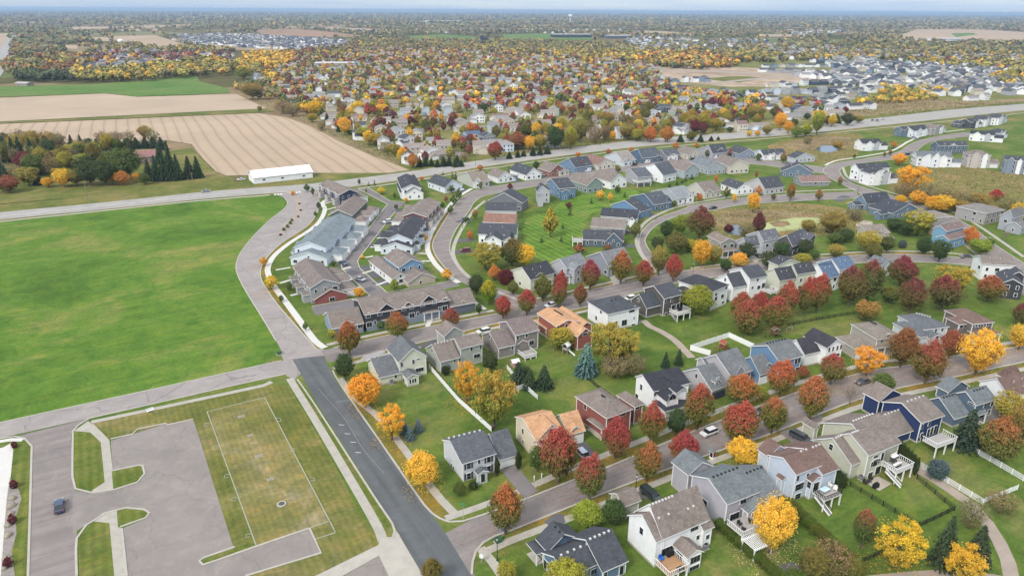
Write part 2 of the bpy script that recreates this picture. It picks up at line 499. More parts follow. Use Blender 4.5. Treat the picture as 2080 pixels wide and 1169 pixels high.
# patchwork of fields, pasture and woodland floor
tcn = n.new('ShaderNodeTexCoord'); nd = noise(n, l, 0.004, 3)
ad = n.new('ShaderNodeVectorMath'); ad.operation = 'MULTIPLY_ADD'; l.new(nd.outputs['Color'], ad.inputs[0]); ad.inputs[1].default_value = (160, 160, 0); l.new(tcn.outputs['Object'], ad.inputs[2])
vo = n.new('ShaderNodeTexVoronoi'); vo.inputs['Scale'].default_value = 0.0024; l.new(ad.outputs[0], vo.inputs['Vector'])
sc_ = n.new('ShaderNodeSeparateColor'); l.new(vo.outputs['Color'], sc_.inputs[0])
r = ramp(n, [(0.0, (0.085, 0.085, 0.036)), (0.30, (0.145, 0.125, 0.060)), (0.50, (0.34, 0.26, 0.17)), (0.68, (0.11, 0.15, 0.045)), (0.84, (0.26, 0.19, 0.115)), (1.0, (0.12, 0.115, 0.05))])
l.new(sc_.outputs['Red'], r.inputs['Fac'])
t2 = noise(n, l, 0.02, 6, 0.75)
r2 = ramp(n, [(0.3, (0.75,) * 3), (0.7, (1.22,) * 3)])
l.new(t2.outputs['Fac'], r2.inputs['Fac'])
l.new(mixc(n, l, r.outputs['Color'], r2.outputs['Color'], 1.0, 'MULTIPLY'), b.inputs['Base Color'])
tag(link('ground', mesh('ground', [(-60000, -3000, -0.3), (60000, -3000, -0.3), (60000, 60000, -0.3), (-60000, 60000, -0.3)], [(0, 1, 2, 3)], gm)), kind='structure')

# lawns of the whole near district
poly('lawn', [(-400, 1400), (2500, 1400), (2700, 420), (2300, 199), (2080, 218), (1790, 247), (1500, 274), (1270, 294), (1000, 329), (840, 355), (600, 380), (-400, 470)], M_LAWN, 0.0)
# wild and roadside ground
poly('roadside_grass', [(-300, 420), (0, 415), (480, 372), (500, 357), (660, 352), (840, 330), (1000, 310), (1270, 278), (1500, 258), (1790, 232), (2080, 205), (2300, 185), (2300, 212), (2080, 230), (1790, 262), (1560, 285), (1270, 304), (1000, 340), (840, 368), (640, 392), (555, 396), (400, 409), (190, 430), (-300, 480)], M_ROUGHG, 0.006)
poly('meadow', [(-300, 482), (0, 449), (190, 430), (400, 409), (553, 396), (574, 402), (582, 412), (575, 424), (548, 445), (518, 474), (492, 506), (481, 527), (479, 548), (488, 572), (505, 602), (530, 642), (560, 692), (574, 716), (520, 744), (0, 858), (-300, 925)], M_FIELD, 0.006)
poly('wild_grass', [(1830, 345), (1900, 335), (2080, 352), (2250, 370), (2250, 460), (2080, 425), (1960, 425), (1880, 405), (1810, 388), (1806, 362)], M_WILD, 0.006, smooth=True)
poly('pond_bank', [(1445, 432), (1520, 418), (1600, 412), (1700, 420), (1740, 440), (1770, 452), (1740, 470), (1640, 480), (1500, 490), (1440, 470)], M_WILD, 0.010, smooth=True)
poly('marsh_grass', [(1455, 440), (1520, 425), (1600, 428), (1660, 432), (1690, 442), (1600, 444), (1540, 447), (1480, 462), (1450, 458)], M_BROWN, 0.014, smooth=True)
poly('wet_meadow', [(1600, 290), (1650, 280), (1720, 278), (1730, 292), (1700, 304), (1640, 306), (1600, 300)], M_BROWN, 0.012, smooth=True)
poly('wild_grass', [(1560, 296), (1640, 277), (1740, 270), (1752, 296), (1735, 318), (1680, 332), (1610, 322)], M_WILD, 0.007, smooth=True)
poly('wild_grass', [(1770, 262), (1900, 248), (2080, 234), (2200, 224), (2200, 236), (2080, 245), (1900, 262), (1800, 278)], M_ROUGHG, 0.008)
poly('backyard_strip', [(1115, 430), (1150, 405), (1240, 385), (1300, 390), (1240, 420), (1195, 440), (1180, 500), (1130, 530), (1080, 520), (1062, 470), (1075, 440)], M_STRIPE, 0.006, smooth=True)
M_WATER, n, l, b = nodes_of('pond_water')
b.inputs['Base Color'].default_value = (0.10, 0.12, 0.14, 1); b.inputs['Roughness'].default_value = 0.06; b.inputs['Specular IOR Level'].default_value = 0.8
M_ALGAE = mat('duckweed', (0.34, 0.37, 0.165), 0.8, 0.18, 0.12, 0.1, 1.5)
poly('pond_water', [(1472, 462), (1490, 456), (1510, 459), (1516, 466), (1500, 478), (1478, 474)], M_WATER, 0.030, smooth=True)
poly('pond_water', [(1532, 458), (1570, 450), (1600, 444), (1630, 441), (1664, 443), (1664, 452), (1640, 464), (1600, 468), (1548, 472)], M_ALGAE, 0.030, smooth=True)
poly('pond_water', [(1660, 300), (1676, 295), (1698, 297), (1700, 306), (1680, 310), (1660, 306)], M_WATER, 0.030, smooth=True)
poly('pond_water', [(1532, 306), (1552, 304), (1556, 316), (1530, 318)], M_WATER, 0.030, smooth=True)
poly('reed_island', [(1562, 453), (1580, 448), (1600, 449), (1606, 456), (1590, 461), (1572, 460)], M_BROWN, 0.036, smooth=True)
poly('reed_bank', [(1740, 452), (1756, 447), (1772, 450), (1768, 460), (1742, 462)], mat('dry_reeds', (0.42, 0.36, 0.30), 0.95, 0.15, 0.3, 0.15, 3), 0.024, smooth=True)

# fields of the farm
poly('stubble_field', [(-500, 272), (0, 252), (200, 244), (523, 230), (580, 238), (632, 257), (690, 288), (760, 318), (832, 345), (790, 351), (660, 351), (500, 356), (462, 357), (440, 349), (412, 322), (390, 293), (340, 285), (0, 292), (-500, 330)], M_TAN, 0.010)
poly('stubble_field', [(-500, 222), (0, 199), (212, 190), (280, 197), (480, 191), (541, 220), (0, 247), (-500, 268)], M_TAN2, 0.010)
poly('grass_track', [(-500, 269), (0, 248), (541, 220), (560, 226), (523, 229), (0, 251), (-500, 271)], M_ROUGHG, 0.006)
poly('rye_field', [(-500, 200), (0, 176), (190, 171), (400, 155), (405, 165), (462, 179), (466, 189), (280, 196), (211, 189), (0, 197), (-500, 220)], M_GREENF, 0.010)
poly('farmyard_grass', [(-400, 400), (0, 372), (180, 330), (390, 300), (412, 325), (440, 350), (470, 360), (480, 372), (420, 378), (0, 414), (-400, 440)], M_ROUGHG, 0.012)

# ---------------------------------------------------------------- streets
def road(name, left, right, m, z=0.012, crop='', smooth=True, cl='', cr=''):
    A = [G(px(cl or crop, p)) for p in left]; B = [G(px(cr or crop, p)) for p in right]
    if smooth: A, B = dense(A, 3.0), dense(B, 3.0)
    return poly(name, A + B[::-1], m, z, raw=True)
KN = [0]     # crossing ribbons never share a plane
def kerb(pts, crop='', smooth=True, w=0.42):
    KN[0] += 1
    return strip('kerb', pts, w, M_CONC, 0.0, crop, 0.115 + 0.0011 * (KN[0] % 37), smooth)
def walk(pts, crop='', w=1.7, m=None, z=0.030, smooth=True):
    KN[0] += 1
    return strip('sidewalk', pts, w, m or M_WALK, z + 0.0009 * (KN[0] % 29), crop, 0.0, smooth)

# county road
ct = [(-300, 462), (0, 431), (200, 412), (400, 391), (507, 382), (640, 372), (840, 347), (1000, 322), (1270, 287), (1500, 268), (1580, 261), (1790, 239), (1940, 222), (2080, 211), (2300, 193)]
cb = [(-300, 480), (0, 446), (200, 426), (400, 405), (555, 392), (640, 388), (840, 362), (1000, 336), (1270, 301), (1500, 281), (1600, 274), (1790, 255), (2000, 232), (2080, 224), (2300, 205)]
road('county_road', ct, cb, M_HWY, 0.014)
strip('road_marking', [(-300, 470), (0, 439), (200, 419), (400, 398), (500, 389)], 0.25, M_WHITEP, 0.020)
walk([(-300, 486), (0, 450), (190, 430), (400, 408), (548, 396)], w=2.0, z=0.026)
walk([(650, 393), (840, 367), (1000, 341), (1270, 306), (1500, 286), (1620, 276), (1790, 260), (2000, 238), (2080, 229)], w=1.8, z=0.026)
# entrance boulevard, pale and cracked, with median
bl = [(556, 394), (577, 401), (584, 412), (576, 425), (549, 446), (519, 475), (493, 507), (482, 528), (480, 548), (489, 572), (506, 602), (531, 642), (561, 692), (577, 722)]
br = [(640, 385), (648, 402), (650, 418), (644, 432), (636, 446), (622, 461), (598, 477), (572, 494), (548, 516), (534, 536), (529, 552), (532, 570), (545, 592), (566, 621), (592, 651), (618, 681), (643, 709)]
road('boulevard', bl, br, M_ROADL, 0.018)
kerb(bl[1:-1]); kerb(br[2:])
poly('median', [(594, 388), (602, 396), (611, 412), (613, 425), (606, 440), (594, 455), (578, 469), (567, 480), (566, 474), (580, 460), (592, 446), (600, 430), (601, 414), (594, 400)], M_PATH, 0.045, smooth=True)
for i in range(9):
    t_ = i / 8
    a_ = (556 + 50 * t_, 394.3 - 5.2 * t_)
    if 2 < i < 5: continue
    poly('crossing_bar', [(a_[0], a_[1]), (a_[0] + 3.6, a_[1] - .35), (a_[0] + 5.6, a_[1] + 1.6), (a_[0] + 1.8, a_[1] + 2.0)], M_WHITEP, 0.024)
# street towards the lower left, and side street
road('cross_street', [(-260, 916), (0, 858), (357, 780), (576, 732), (600, 724)], [(-260, 950), (0, 889), (130, 860), (182, 849), (485, 780), (580, 760), (600, 775)], M_ROADL, 0.016, smooth=False)
poly('street_junction', [(570, 716), (578, 738), (582, 764), (600, 768), (652, 726), (672, 712), (645, 707), (610, 706)], M_ROADL, 0.020)
road('side_street', [(30, 886), (50, 890), (64, 904), (65, 930), (57, 1169), (50, 1300)], [(182, 849), (158, 864), (145, 881), (147, 930), (152, 985), (154, 1040), (157, 1095), (158, 1169), (160, 1300)], M_ROAD, 0.020)
kerb([(-260, 916), (0, 858), (357, 780), (572, 732)], smooth=False)
kerb([(182, 849), (485, 780), (577, 760)], smooth=False)
kerb([(0, 890), (30, 886), (50, 890), (63, 904), (64, 930), (57, 1169), (54, 1250)])
kerb([(182, 849), (158, 864), (147, 877)])
# dark road south
dl = [(594, 729), (640, 812), (706, 916), (801, 1066), (868, 1185), (930, 1300)]
dr = [(655, 722), (687, 780), (768, 894), (872, 1036), (905, 1082), (968, 1185), (1040, 1300)]
road('dark_road', dl, dr, M_DARK, 0.026, smooth=False)
kerb([(604, 770), (640, 822), (700, 915), (760, 1008), (797, 1063), (802, 1078), (797, 1092)])
kerb([(676, 752), (690, 778), (770, 893), (862, 1025), (878, 1042), (893, 1052), (912, 1059), (940, 1058), (990, 1042)])
for p in [(688, 862), (700, 880), (712, 897), (722, 918)]:
    strip('road_marking', [p, (p[0] + 11, p[1] + .6)], 0.14, M_WHITEP, 0.032)
strip('road_marking', [(646, 788), (700, 850), (738, 912), (780, 960)], 0.10, mat('worn_paint', (0.24, 0.25, 0.26), 0.8), 0.032)
strip('road_marking', [(682, 816), (711, 812)], 0.2, mat('worn_paint', (0.24, 0.25, 0.26), 0.8), 0.032)
# concrete apron and lane at the bottom
poly('concrete_apron', [(770, 1128), (806, 1078), (870, 1186), (800, 1200)], M_CONC, 0.030)
strip('sidewalk', [(588, 768), (640, 852), (700, 953), (752, 1042), (772, 1080), (778, 1098)], 1.9, M_WALK, 0.030)
poly('sidewalk', [(640, 1169), (768, 1106), (775, 1090), (797, 1090), (803, 1076), (812, 1086), (790, 1116), (640, 1200)], M_CONC, 0.034)
poly('service_lane', [(660, 1190), (770, 1128), (800, 1190)], M_LOT, 0.032)
# tree-lined street (south)
ll = [(905, 1082), (960, 1053), (990, 1041), (1067, 1013), (1160, 976), (1239, 946), (1368, 892), (1480, 847), (1603, 802), (1695, 772), (1782, 750), (1844, 742), (1945, 722), (2030, 710), (2120, 697), (2300, 672), (2700, 622), (3200, 570)]
lr = [(968, 1185), (960, 1150), (966, 1118), (990, 1095), (1040, 1076), (1100, 1052), (1240, 996), (1360, 951), (1476, 910), (1556, 884), (1671, 838), (1738, 813), (1820, 789), (1950, 763), (2080, 735), (2300, 696), (2700, 642), (3200, 586)]
road('maple_street', ll, lr, M_ROAD, 0.022)
kerb(ll[2:]); kerb([(958, 1165), (960, 1140), (967, 1118), (982, 1101), (1005, 1088), (1040, 1076)] + lr[5:])
# townhouse street (north)
ul = [(652, 712), (678, 706), (736, 692), (893, 659), (1009, 637), (1090, 615), (1160, 598), (1291, 568), (1340, 556), (1387, 550), (1470, 542), (1564, 530), (1680, 522), (1796, 516), (1900, 519), (1990, 527)]
ur = [(666, 735), (713, 728), (843, 698), (896, 685), (1012, 656), (1169, 628), (1262, 604), (1300, 592), (1388, 572), (1470, 560), (1564, 547), (1680, 538), (1796, 532), (1900, 533), (1990, 541)]
road('townhouse_street', ul, ur, M_ROAD, 0.022)
kerb(ul[1:5]); kerb(ul[6:8]); kerb(ul[9:]); kerb(ur[1:])
# curved street between the townhouses and the villas
vl = [(1040, 628), (1000, 606), (962, 585), (926, 566), (905, 545), (884, 517), (879, 495), (889, 472), (913, 433), (937, 404), (972, 384), (1020, 376), (1100, 364), (1160, 352), (1244, 341), (1316, 329), (1420, 320), (1523, 322), (1600, 330), (1672, 340)]
vr = [(1105, 612), (1060, 600), (1000, 580), (955, 561), (930, 540), (917, 520), (914, 496), (926, 467), (951, 431), (966, 408), (990, 396), (1040, 387), (1100, 376), (1160, 364), (1244, 352), (1316, 341), (1420, 333), (1523, 333), (1600, 342), (1680, 353)]
road('villa_street', vl, vr, M_ROAD, 0.018)
kerb(vl[3:]); kerb(vr[3:])
walk([(932, 574), (905, 556), (880, 530), (868, 500), (880, 465), (905, 428), (928, 402), (958, 383)], w=2.2, m=M_PALE)
walk([(1090, 622), (1000, 588), (950, 560), (924, 528), (922, 500), (938, 465), (962, 428), (985, 408)], w=1.6)
# pond street
ol = [(1368, 566), (1330, 545), (1310, 522), (1299, 500), (1299, 486), (1306, 468), (1333, 445), (1395, 422), (1401, 418), (1516, 401), (1636, 393), (1740, 389)]
il = [(1420, 556), (1370, 545), (1330, 520), (1313, 498), (1312, 482), (1336, 456), (1396, 433), (1449, 427), (1516, 415), (1660, 406), (1745, 402)]
road('pond_street', ol, il, M_ROAD, 0.016)
kerb(ol[1:-1]); kerb(il[1:])
walk([(1344, 555), (1318, 535), (1302, 515), (1293, 490), (1300, 464), (1328, 440), (1392, 416), (1516, 396), (1636, 388), (1738, 384)], w=1.7)
# eastern street with the bend
el = [(2020, 266), (1962, 269), (1917, 275), (1880, 282), (1852, 292), (1820, 310), (1760, 322), (1712, 329), (1682, 337), (1672, 346), (1684, 360), (1712, 375), (1748, 393), (1800, 412), (1868, 434), (1910, 455), (1945, 485), (1985, 520), (2015, 548), (2080, 600), (2160, 660)]
er = [(2020, 276), (1940, 280), (1890, 288), (1868, 301), (1856, 313), (1820, 323), (1760, 330), (1724, 336), (1706, 345), (1715, 362), (1740, 376), (1796, 393), (1868, 415), (1930, 438), (1975, 462), (2020, 496), (2080, 535), (2200, 610), (2290, 660)]
road('east_street', el, er, M_ROAD, 0.020)
kerb(el[1:-2]); kerb(er[1:-1])
walk([(1960, 263), (1912, 269), (1874, 276), (1846, 287), (1812, 306), (1758, 317), (1700, 326), (1676, 336)], w=1.8, m=M_PALE)
walk([(1712, 340), (1722, 360), (1750, 373), (1806, 390), (1880, 411), (1940, 432), (1990, 460), (2080, 522)], w=1.7)
# townhouse lanes
road('townhouse_lane', [(728, 383), (788, 415), (780, 425), (735, 482), (692, 539), (695, 547), (720, 573), (756, 604)], [(748, 381), (792, 409), (826, 411), (804, 428), (765, 477), (730, 522), (725, 531), (730, 545), (755, 568), (792, 598)], M_LANE, 0.018, smooth=False)
kerb([(748, 381), (792, 408), (824, 410)], smooth=False); kerb([(728, 384), (787, 415), (735, 483), (693, 538), (696, 547), (752, 601)], smooth=False)
kerb([(803, 429), (765, 478), (731, 522), (726, 531), (731, 545), (786, 594), (900, 574), (922, 568)], smooth=False)
poly('townhouse_lane', [(632, 622), (752, 602), (790, 598), (920, 570), (935, 580), (800, 610), (640, 640)], M_LANE, 0.014)
kerb([(634, 622), (752, 601)], smooth=False)
# footway along the boulevard
walk([(672, 400), (655, 412), (660, 425), (650, 448), (628, 468), (590, 492), (558, 518), (545, 540), (545, 556), (556, 580), (580, 612), (612, 655), (640, 692), (660, 706)], w=2.2, m=M_PALE)
# footways of the lower streets
walk([(690, 768), (722, 808), (772, 850), (835, 930), (880, 995), (925, 1044)], w=1.8)
walk([(905, 1052), (1000, 1019), (1080, 986), (1160, 951), (1240, 919), (1370, 868), (1480, 826), (1600, 784), (1700, 754), (1790, 733), (1845, 729), (1945, 710), (2030, 699), (2120, 686), (2300, 662), (2700, 613)], w=1.8)
walk([(985, 1120), (1030, 1100), (1140, 1058), (1240, 1018), (1370, 966), (1470, 928), (1560, 898), (1680, 850), (1745, 826), (1830, 802), (1950, 777), (2080, 749), (2250, 716), (2700, 654)], w=1.8)
walk([(976, 1112), (1000, 1140), (1020, 1169), (1060, 1220)], w=1.8)
walk([(664, 700), (736, 684), (893, 651), (1003, 630)], w=1.7)
walk([(1090, 606), (1160, 591), (1291, 561), (1335, 550)], w=1.6)
walk([(1403, 545), (1470, 536), (1564, 524), (1680, 516), (1796, 510), (1900, 512), (1975, 518)], w=1.6)
walk([(676, 748), (720, 736), (843, 706), (900, 693), (1012, 664), (1169, 636), (1290, 606), (1400, 580)], w=1.6)
# leaf-strewn grass verges between kerb and footway
def verge(k_, w_, m=M_VERGE, z=0.006): poly('verge', [*k_, *w_[::-1]], m, z)
verge(ll[2:15], [(1000, 1022), (1080, 988), (1160, 953), (1240, 921), (1370, 870), (1480, 828), (1600, 786), (1700, 756), (1790, 735), (1845, 731), (1945, 712), (2030, 701), (2120, 688)])
verge(lr[4:15], [(1045, 1092), (1140, 1056), (1240, 1016), (1370, 964), (1470, 926), (1560, 896), (1680, 848), (1745, 824), (1830, 800), (1950, 775), (2080, 747)])
verge([(690, 778), (770, 893), (862, 1025), (893, 1052)], [(700, 772), (735, 808), (780, 850), (842, 930), (890, 995), (925, 1044)])
verge(ul[2:5], [(736, 686), (893, 653), (1003, 632)]); verge(ur[1:8], [(720, 734), (843, 704), (900, 691), (1012, 662), (1169, 634), (1290, 604)])
verge(ul[6:8], [(1160, 592), (1291, 562)]); verge(ul[9:15], [(1403, 546), (1470, 537), (1564, 525), (1680, 517), (1796, 511), (1900, 513)])
verge([(636, 446), (598, 477), (548, 516), (530, 552), (545, 592), (592, 651), (643, 709)], [(652, 448), (592, 492), (560, 518), (547, 550), (558, 580), (614, 655), (655, 700)])
verge([(913, 433), (889, 472), (879, 495), (884, 517), (926, 566)], [(905, 428), (880, 465), (868, 500), (880, 530), (922, 570)])
verge([(604, 770), (640, 822), (700, 915), (760, 1008), (797, 1063)], [(590, 768), (640, 852), (700, 953), (752, 1042), (778, 1080)], M_VERGEG)
# path through the back gardens and round the corner of the park
strip('garden_path', [(1306, 650), (1320, 662), (1345, 674), (1370, 690), (1388, 708), (1405, 726)], 2.4, M_PATH, 0.02)
strip('garden_path', [(1858, 950), (1890, 968), (1930, 994), (1975, 1025), (2005, 1060), (2030, 1100), (2048, 1140), (2056, 1180), (2064, 1260)], 2.6, M_PATH, 0.02)
strip('garden_path', [(2050, 1180), (1960, 1166), (1850, 1170), (1700, 1186)], 2.4, M_PATH, 0.022)

# ---------------------------------------------------------------- the vacant plot with its car park
A = 'A1'
poly('parking_lot', [(668, 340), (815, 295), (1000, 238), (1165, 215), (1180, 250), (1410, 985), (1205, 1060), (1215, 1085), (1545, 975), (1870, 868), (1935, 1015), (1480, 1156), (1400, 1300), (775, 1300), (765, 1156), (735, 870), (880, 810), (895, 770), (800, 742), (700, 755), (560, 820), (440, 900), (440, 640), (560, 655), (690, 635), (840, 590), (870, 545), (860, 500), (700, 525), (682, 520)], M_LOT, 0.024, crop=A)
poly('dry_turf', [(560, 235), (1590, 0), (1730, 5), (1840, 170), (2060, 560), (2160, 760), (2345, 1020), (2320, 1075), (1900, 1156), (1480, 1156), (1930, 1015), (1865, 868), (1990, 820), (1600, 80), (1250, 165), (1545, 970), (1215, 1075), (1410, 985), (1165, 212), (1000, 236), (815, 290), (660, 330)], M_PLOT, 0.012, crop=A)
poly('dry_turf', [(1250, 165), (1598, 80), (1990, 825), (1545, 970)], M_LOTG, 0.016, crop=A)
poly('verge', [(445, 285), (545, 290), (608, 350), (630, 590), (555, 640), (480, 625), (448, 590)], M_VERGEG, 0.040, crop=A)
poly('verge', [(675, 525), (850, 490), (862, 515), (850, 560), (790, 600), (683, 625)], M_VERGEG, 0.040, crop=A)
poly('verge', [(706, 758), (830, 752), (885, 768), (870, 800), (820, 825), (712, 850)], M_VERGEG, 0.040, crop=A)
poly('verge', [(555, 828), (660, 836), (690, 1160), (700, 1300), (485, 1300), (478, 1150), (470, 920)], M_VERGEG, 0.040, crop=A)
poly('verge', [(1222, 1068), (1415, 985), (1500, 958), (1540, 962), (1240, 1076)], M_VERGEG, 0.040, crop=A)
poly('sidewalk', [(445, 282), (530, 222), (560, 235), (660, 335), (682, 525), (683, 632), (560, 652), (555, 640), (632, 590), (608, 350), (545, 290)], M_WALK, 0.034, crop=A)
poly('sidewalk', [(555, 826), (620, 775), (705, 756), (712, 860), (738, 868), (768, 1160), (775, 1300), (705, 1300), (690, 1160), (660, 836)], M_WALK, 0.034, crop=A)
strip('sidewalk', [(550, 228), (900, 155), (1590, 8), (1640, -15)], 1.6, M_WALK, 0.034, A, smooth=False)
kerb([(668, 330), (800, 300), (830, 270), (1000, 236), (1012, 245), (1165, 210)], A, False)
kerb([(440, 290), (438, 560), (455, 630), (560, 655), (690, 635), (830, 590), (872, 540), (862, 492), (840, 487), (685, 520)], A)
kerb([(463, 1156), (463, 930), (520, 850), (640, 775), (760, 745), (870, 755), (902, 775), (880, 805), (725, 860)], A)
kerb([(735, 870), (765, 1156)], A, False)
kerb([(1418, 980), (1230, 1045), (1203, 1065), (1225, 1088), (1545, 978), (1868, 868)], A)
kerb([(1868, 868), (1938, 1017), (1480, 1156)], A, False)
poly('service_yard', [(-60, 400), (20, 380), (75, 350), (80, 400), (5, 1156), (-60, 1156)], M_PALE, 0.036, crop=A)
poly('verge', [(82, 360), (185, 345), (187, 420), (165, 1000), (150, 1156), (40, 1156), (100, 700), (80, 600)], M_VERGEG, 0.032, crop=A)
poly('gravel_bed', [(60, 560), (115, 640), (130, 690), (95, 800), (100, 900), (70, 1010), (90, 1156), (5, 1156), (20, 950), (40, 700)], mat('grey_gravel', (0.26, 0.23, 0.21), 0.95, 0.2, 1.2, 0.2, 6), 0.046, crop=A)
walk([(-30, 350), (60, 335), (140, 335)], A, 1.4, M_PALE, 0.04)

# ---------------------------------------------------------------- driveways
def drive(pts, crop='', m=None, z=0.036):
    KN[0] += 1
    return poly('driveway', pts, m or M_DRIVE, z + 0.0009 * (KN[0] % 23), crop=crop)
M_DRG = asphalt('grey_driveway', (0.185, 0.170, 0.165), 0.2)
M_DRC = M_WALK
drive([(665, 745), (812, 700), (960, 870), (1040, 960), (900, 1030), (820, 935)], 'E1', M_DRG)
drive([(1400, 490), (1500, 465), (1600, 580), (1500, 650)], 'E1', M_DRIVE)
drive([(1010, 1095), (1090, 1070), (1200, 1130), (1110, 1170)], 'A3', M_DRIVE, 0.03)
drive([(515, 240), (700, 110), (830, 110), (870, 250), (760, 330), (640, 330)], 'D1', M_DRIVE)
drive([(265, 235), (420, 165), (560, 230), (400, 300)], 'D2', M_DRG)
drive([(350, 95), (520, 60), (700, 230), (560, 250)], 'D4', M_DRG)
drive([(1470, 120), (1640, 60), (1720, 200), (1500, 250)], 'A4', M_DRG)
drive([(1180, 150), (1260, 120), (1280, 220), (1200, 250)], 'A3', M_DRG)
drive([(60, 420), (330, 350), (370, 385), (0, 500)], 'D7', mat('wet_concrete', (0.34, 0.33, 0.34), 0.5))
drive([(800, 290), (1080, 190), (1180, 210), (900, 320)], 'D7', M_DRIVE)
drive([(1110, 900), (1260, 870), (1330, 960), (1160, 1010)], 'B3', M_DRG)
drive([(1370, 880), (1420, 850), (1540, 1000), (1440, 1040)], 'B3', M_DRC)
drive([(960, 540), (1030, 600), (980, 640), (900, 600)], 'B4', M_DRC)
for c_, pts in [('B1', [(1150, 905), (1060, 935), (1170, 870), (1130, 850)])]: pass
for q in [[(720, 552), (737, 545), (745, 541), (734, 538)], [(738, 562), (770, 552), (755, 545), (730, 556)]]: pass
# lane-side driveways of the townhouses: dark bays split by pale strips
for a_, b_, w_ in [((706, 541), (690, 533), 5), ((728, 556), (706, 551), 5), ((744, 573), (722, 566), 5), ((757, 590), (742, 585), 5),
                   ((735, 549), (752, 540), 6), ((751, 564), (770, 553), 6), ((768, 578), (788, 568), 6), ((716, 512), (694, 508), 7), ((730, 492), (708, 489), 7),
                   ((744, 470), (722, 466), 7), ((758, 450), (738, 446), 7), ((772, 428), (756, 422), 7), ((740, 500), (762, 497), 6), ((756, 478), (780, 474), 6), ((775, 455), (798, 450), 6), ((802, 432), (822, 426), 6)]:
    strip('driveway', [a_, b_], w_, M_DRIVE, 0.022)
for a_, b_ in [((694, 547), (713, 542)), ((716, 568), (690, 560)), ((736, 585), (706, 580)), ((737, 555), (762, 547)), ((764, 579), (793, 569)), ((741, 523), (758, 520)), ((752, 502), (785, 500)), ((766, 484), (782, 480)),
               ((868, 460), (848, 455)), ((862, 478), (842, 474)), ((858, 497), (838, 495)), ((866, 515), (846, 514)), ((874, 530), (850, 530)), ((560, 548), (590, 543)), ((568, 575), (600, 565)), ((590, 600), (628, 591)), ((655, 415), (690, 405)), ((655, 428), (700, 416))]:
    strip('garden_path', [a_, b_], 1.3, M_PALE, 0.038, smooth=False)
for a_, b_ in [((903, 655), (916, 637)), ((868, 663), (878, 640)), ((985, 628), (960, 610))]:
    strip('garden_path', [a_, b_], 1.6, M_PALE, 0.038, smooth=False)
# villa driveways
for a_, b_ in [((945, 392), (932, 380)), ((996, 378), (978, 366)), ((1050, 370), (1036, 359)), ((1110, 361), (1096, 352)), ((1148, 352), (1140, 345)), ((1220, 342), (1206, 337)), ((1290, 331), (1270, 324)), ((930, 452), (955, 446)), ((918, 490), (962, 486)), ((925, 512), (962, 510)), ((1300, 500), (1265, 498)), ((1303, 475), (1270, 470)), ((1330, 443), (1312, 430)), ((1395, 416), (1380, 404)),
               ((1470, 402), (1448, 394)), ((1540, 394), (1530, 386)), ((1400, 319), (1392, 312)), ((1440, 318), (1432, 308)), ((1545, 325), (1536, 314)), ((1870, 284), (1846, 280)), ((1714, 368), (1740, 364)), ((1850, 308), (1880, 318)), ((1890, 290), (1915, 298)), ((1600, 335), (1612, 325)), ((1700, 408), (1720, 398))]:
    strip('driveway', [a_, b_], 5.0, M_DRIVE, 0.026, smooth=False)
# ================================================================ HOUSES
WHITE = (0.80, 0.80, 0.79)
M_TRIM = mat('white_trim', (0.78, 0.78, 0.77), 0.5, 0.03)
M_GLASS, n, l, b = nodes_of('window_glass')
b.inputs['Base Color'].default_value = (0.018, 0.022, 0.028, 1); b.inputs['Roughness'].default_value = 0.12; b.inputs['Specular IOR Level'].default_value = 0.6
M_FOUND = mat('foundation_block', (0.42, 0.39, 0.34), 0.9, 0.10, 0.8)
M_VENTD = mat('dark_roof_vent', (0.03, 0.03, 0.033), 0.6, 0.1)
M_VENTW = mat('pale_roof_vent', (0.55, 0.53, 0.50), 0.5, 0.1)
M_GDOOR = mat('garage_door_white', (0.76, 0.76, 0.75), 0.5, 0.03)
M_GDARK = mat('garage_door_dark', (0.045, 0.055, 0.07), 0.5, 0.05)
M_DECKB = mat('deck_cedar', (0.36, 0.21, 0.11), 0.8, 0.15, 0.8)
M_DECKG = mat('deck_grey', (0.34, 0.32, 0.30), 0.8, 0.12, 0.8)
M_RAILB = mat('black_railing', (0.015, 0.015, 0.016), 0.5, 0.05)
M_SHUT = mat('slate_shutter', (0.045, 0.055, 0.075), 0.6, 0.05)
M_DOORR = mat('dark_door', (0.06, 0.05, 0.045), 0.5, 0.05)

def wall_mesh(kind, x0, x1, y0, y1, h, rp, hr, m):
    """five-sided prism with its gables (ridge along u or v); plain box under a hip"""
    if kind == 'u':
        prof = [(y0, -0.4), (y1, -0.4), (y1, h), (rp, hr), (y0, h)]
        V = [(x, p[0], p[1]) for x in (x0, x1) for p in prof]
    elif kind == 'v':
        prof = [(x0, -0.4), (x1, -0.4), (x1, h), (rp, hr), (x0, h)]
        V = [(p[0], y, p[1]) for y in (y1, y0) for p in prof]
    else:
        return mesh('wall', boxv(x0, y0, -0.4, x1, y1, h), BOXF, m)
    F = [(4, 3, 2, 1, 0), (5, 6, 7, 8, 9)] + [(i, (i + 1) % 5, 5 + (i + 1) % 5, 5 + i) for i in range(5)]
    return mesh('wall', V, F, m)

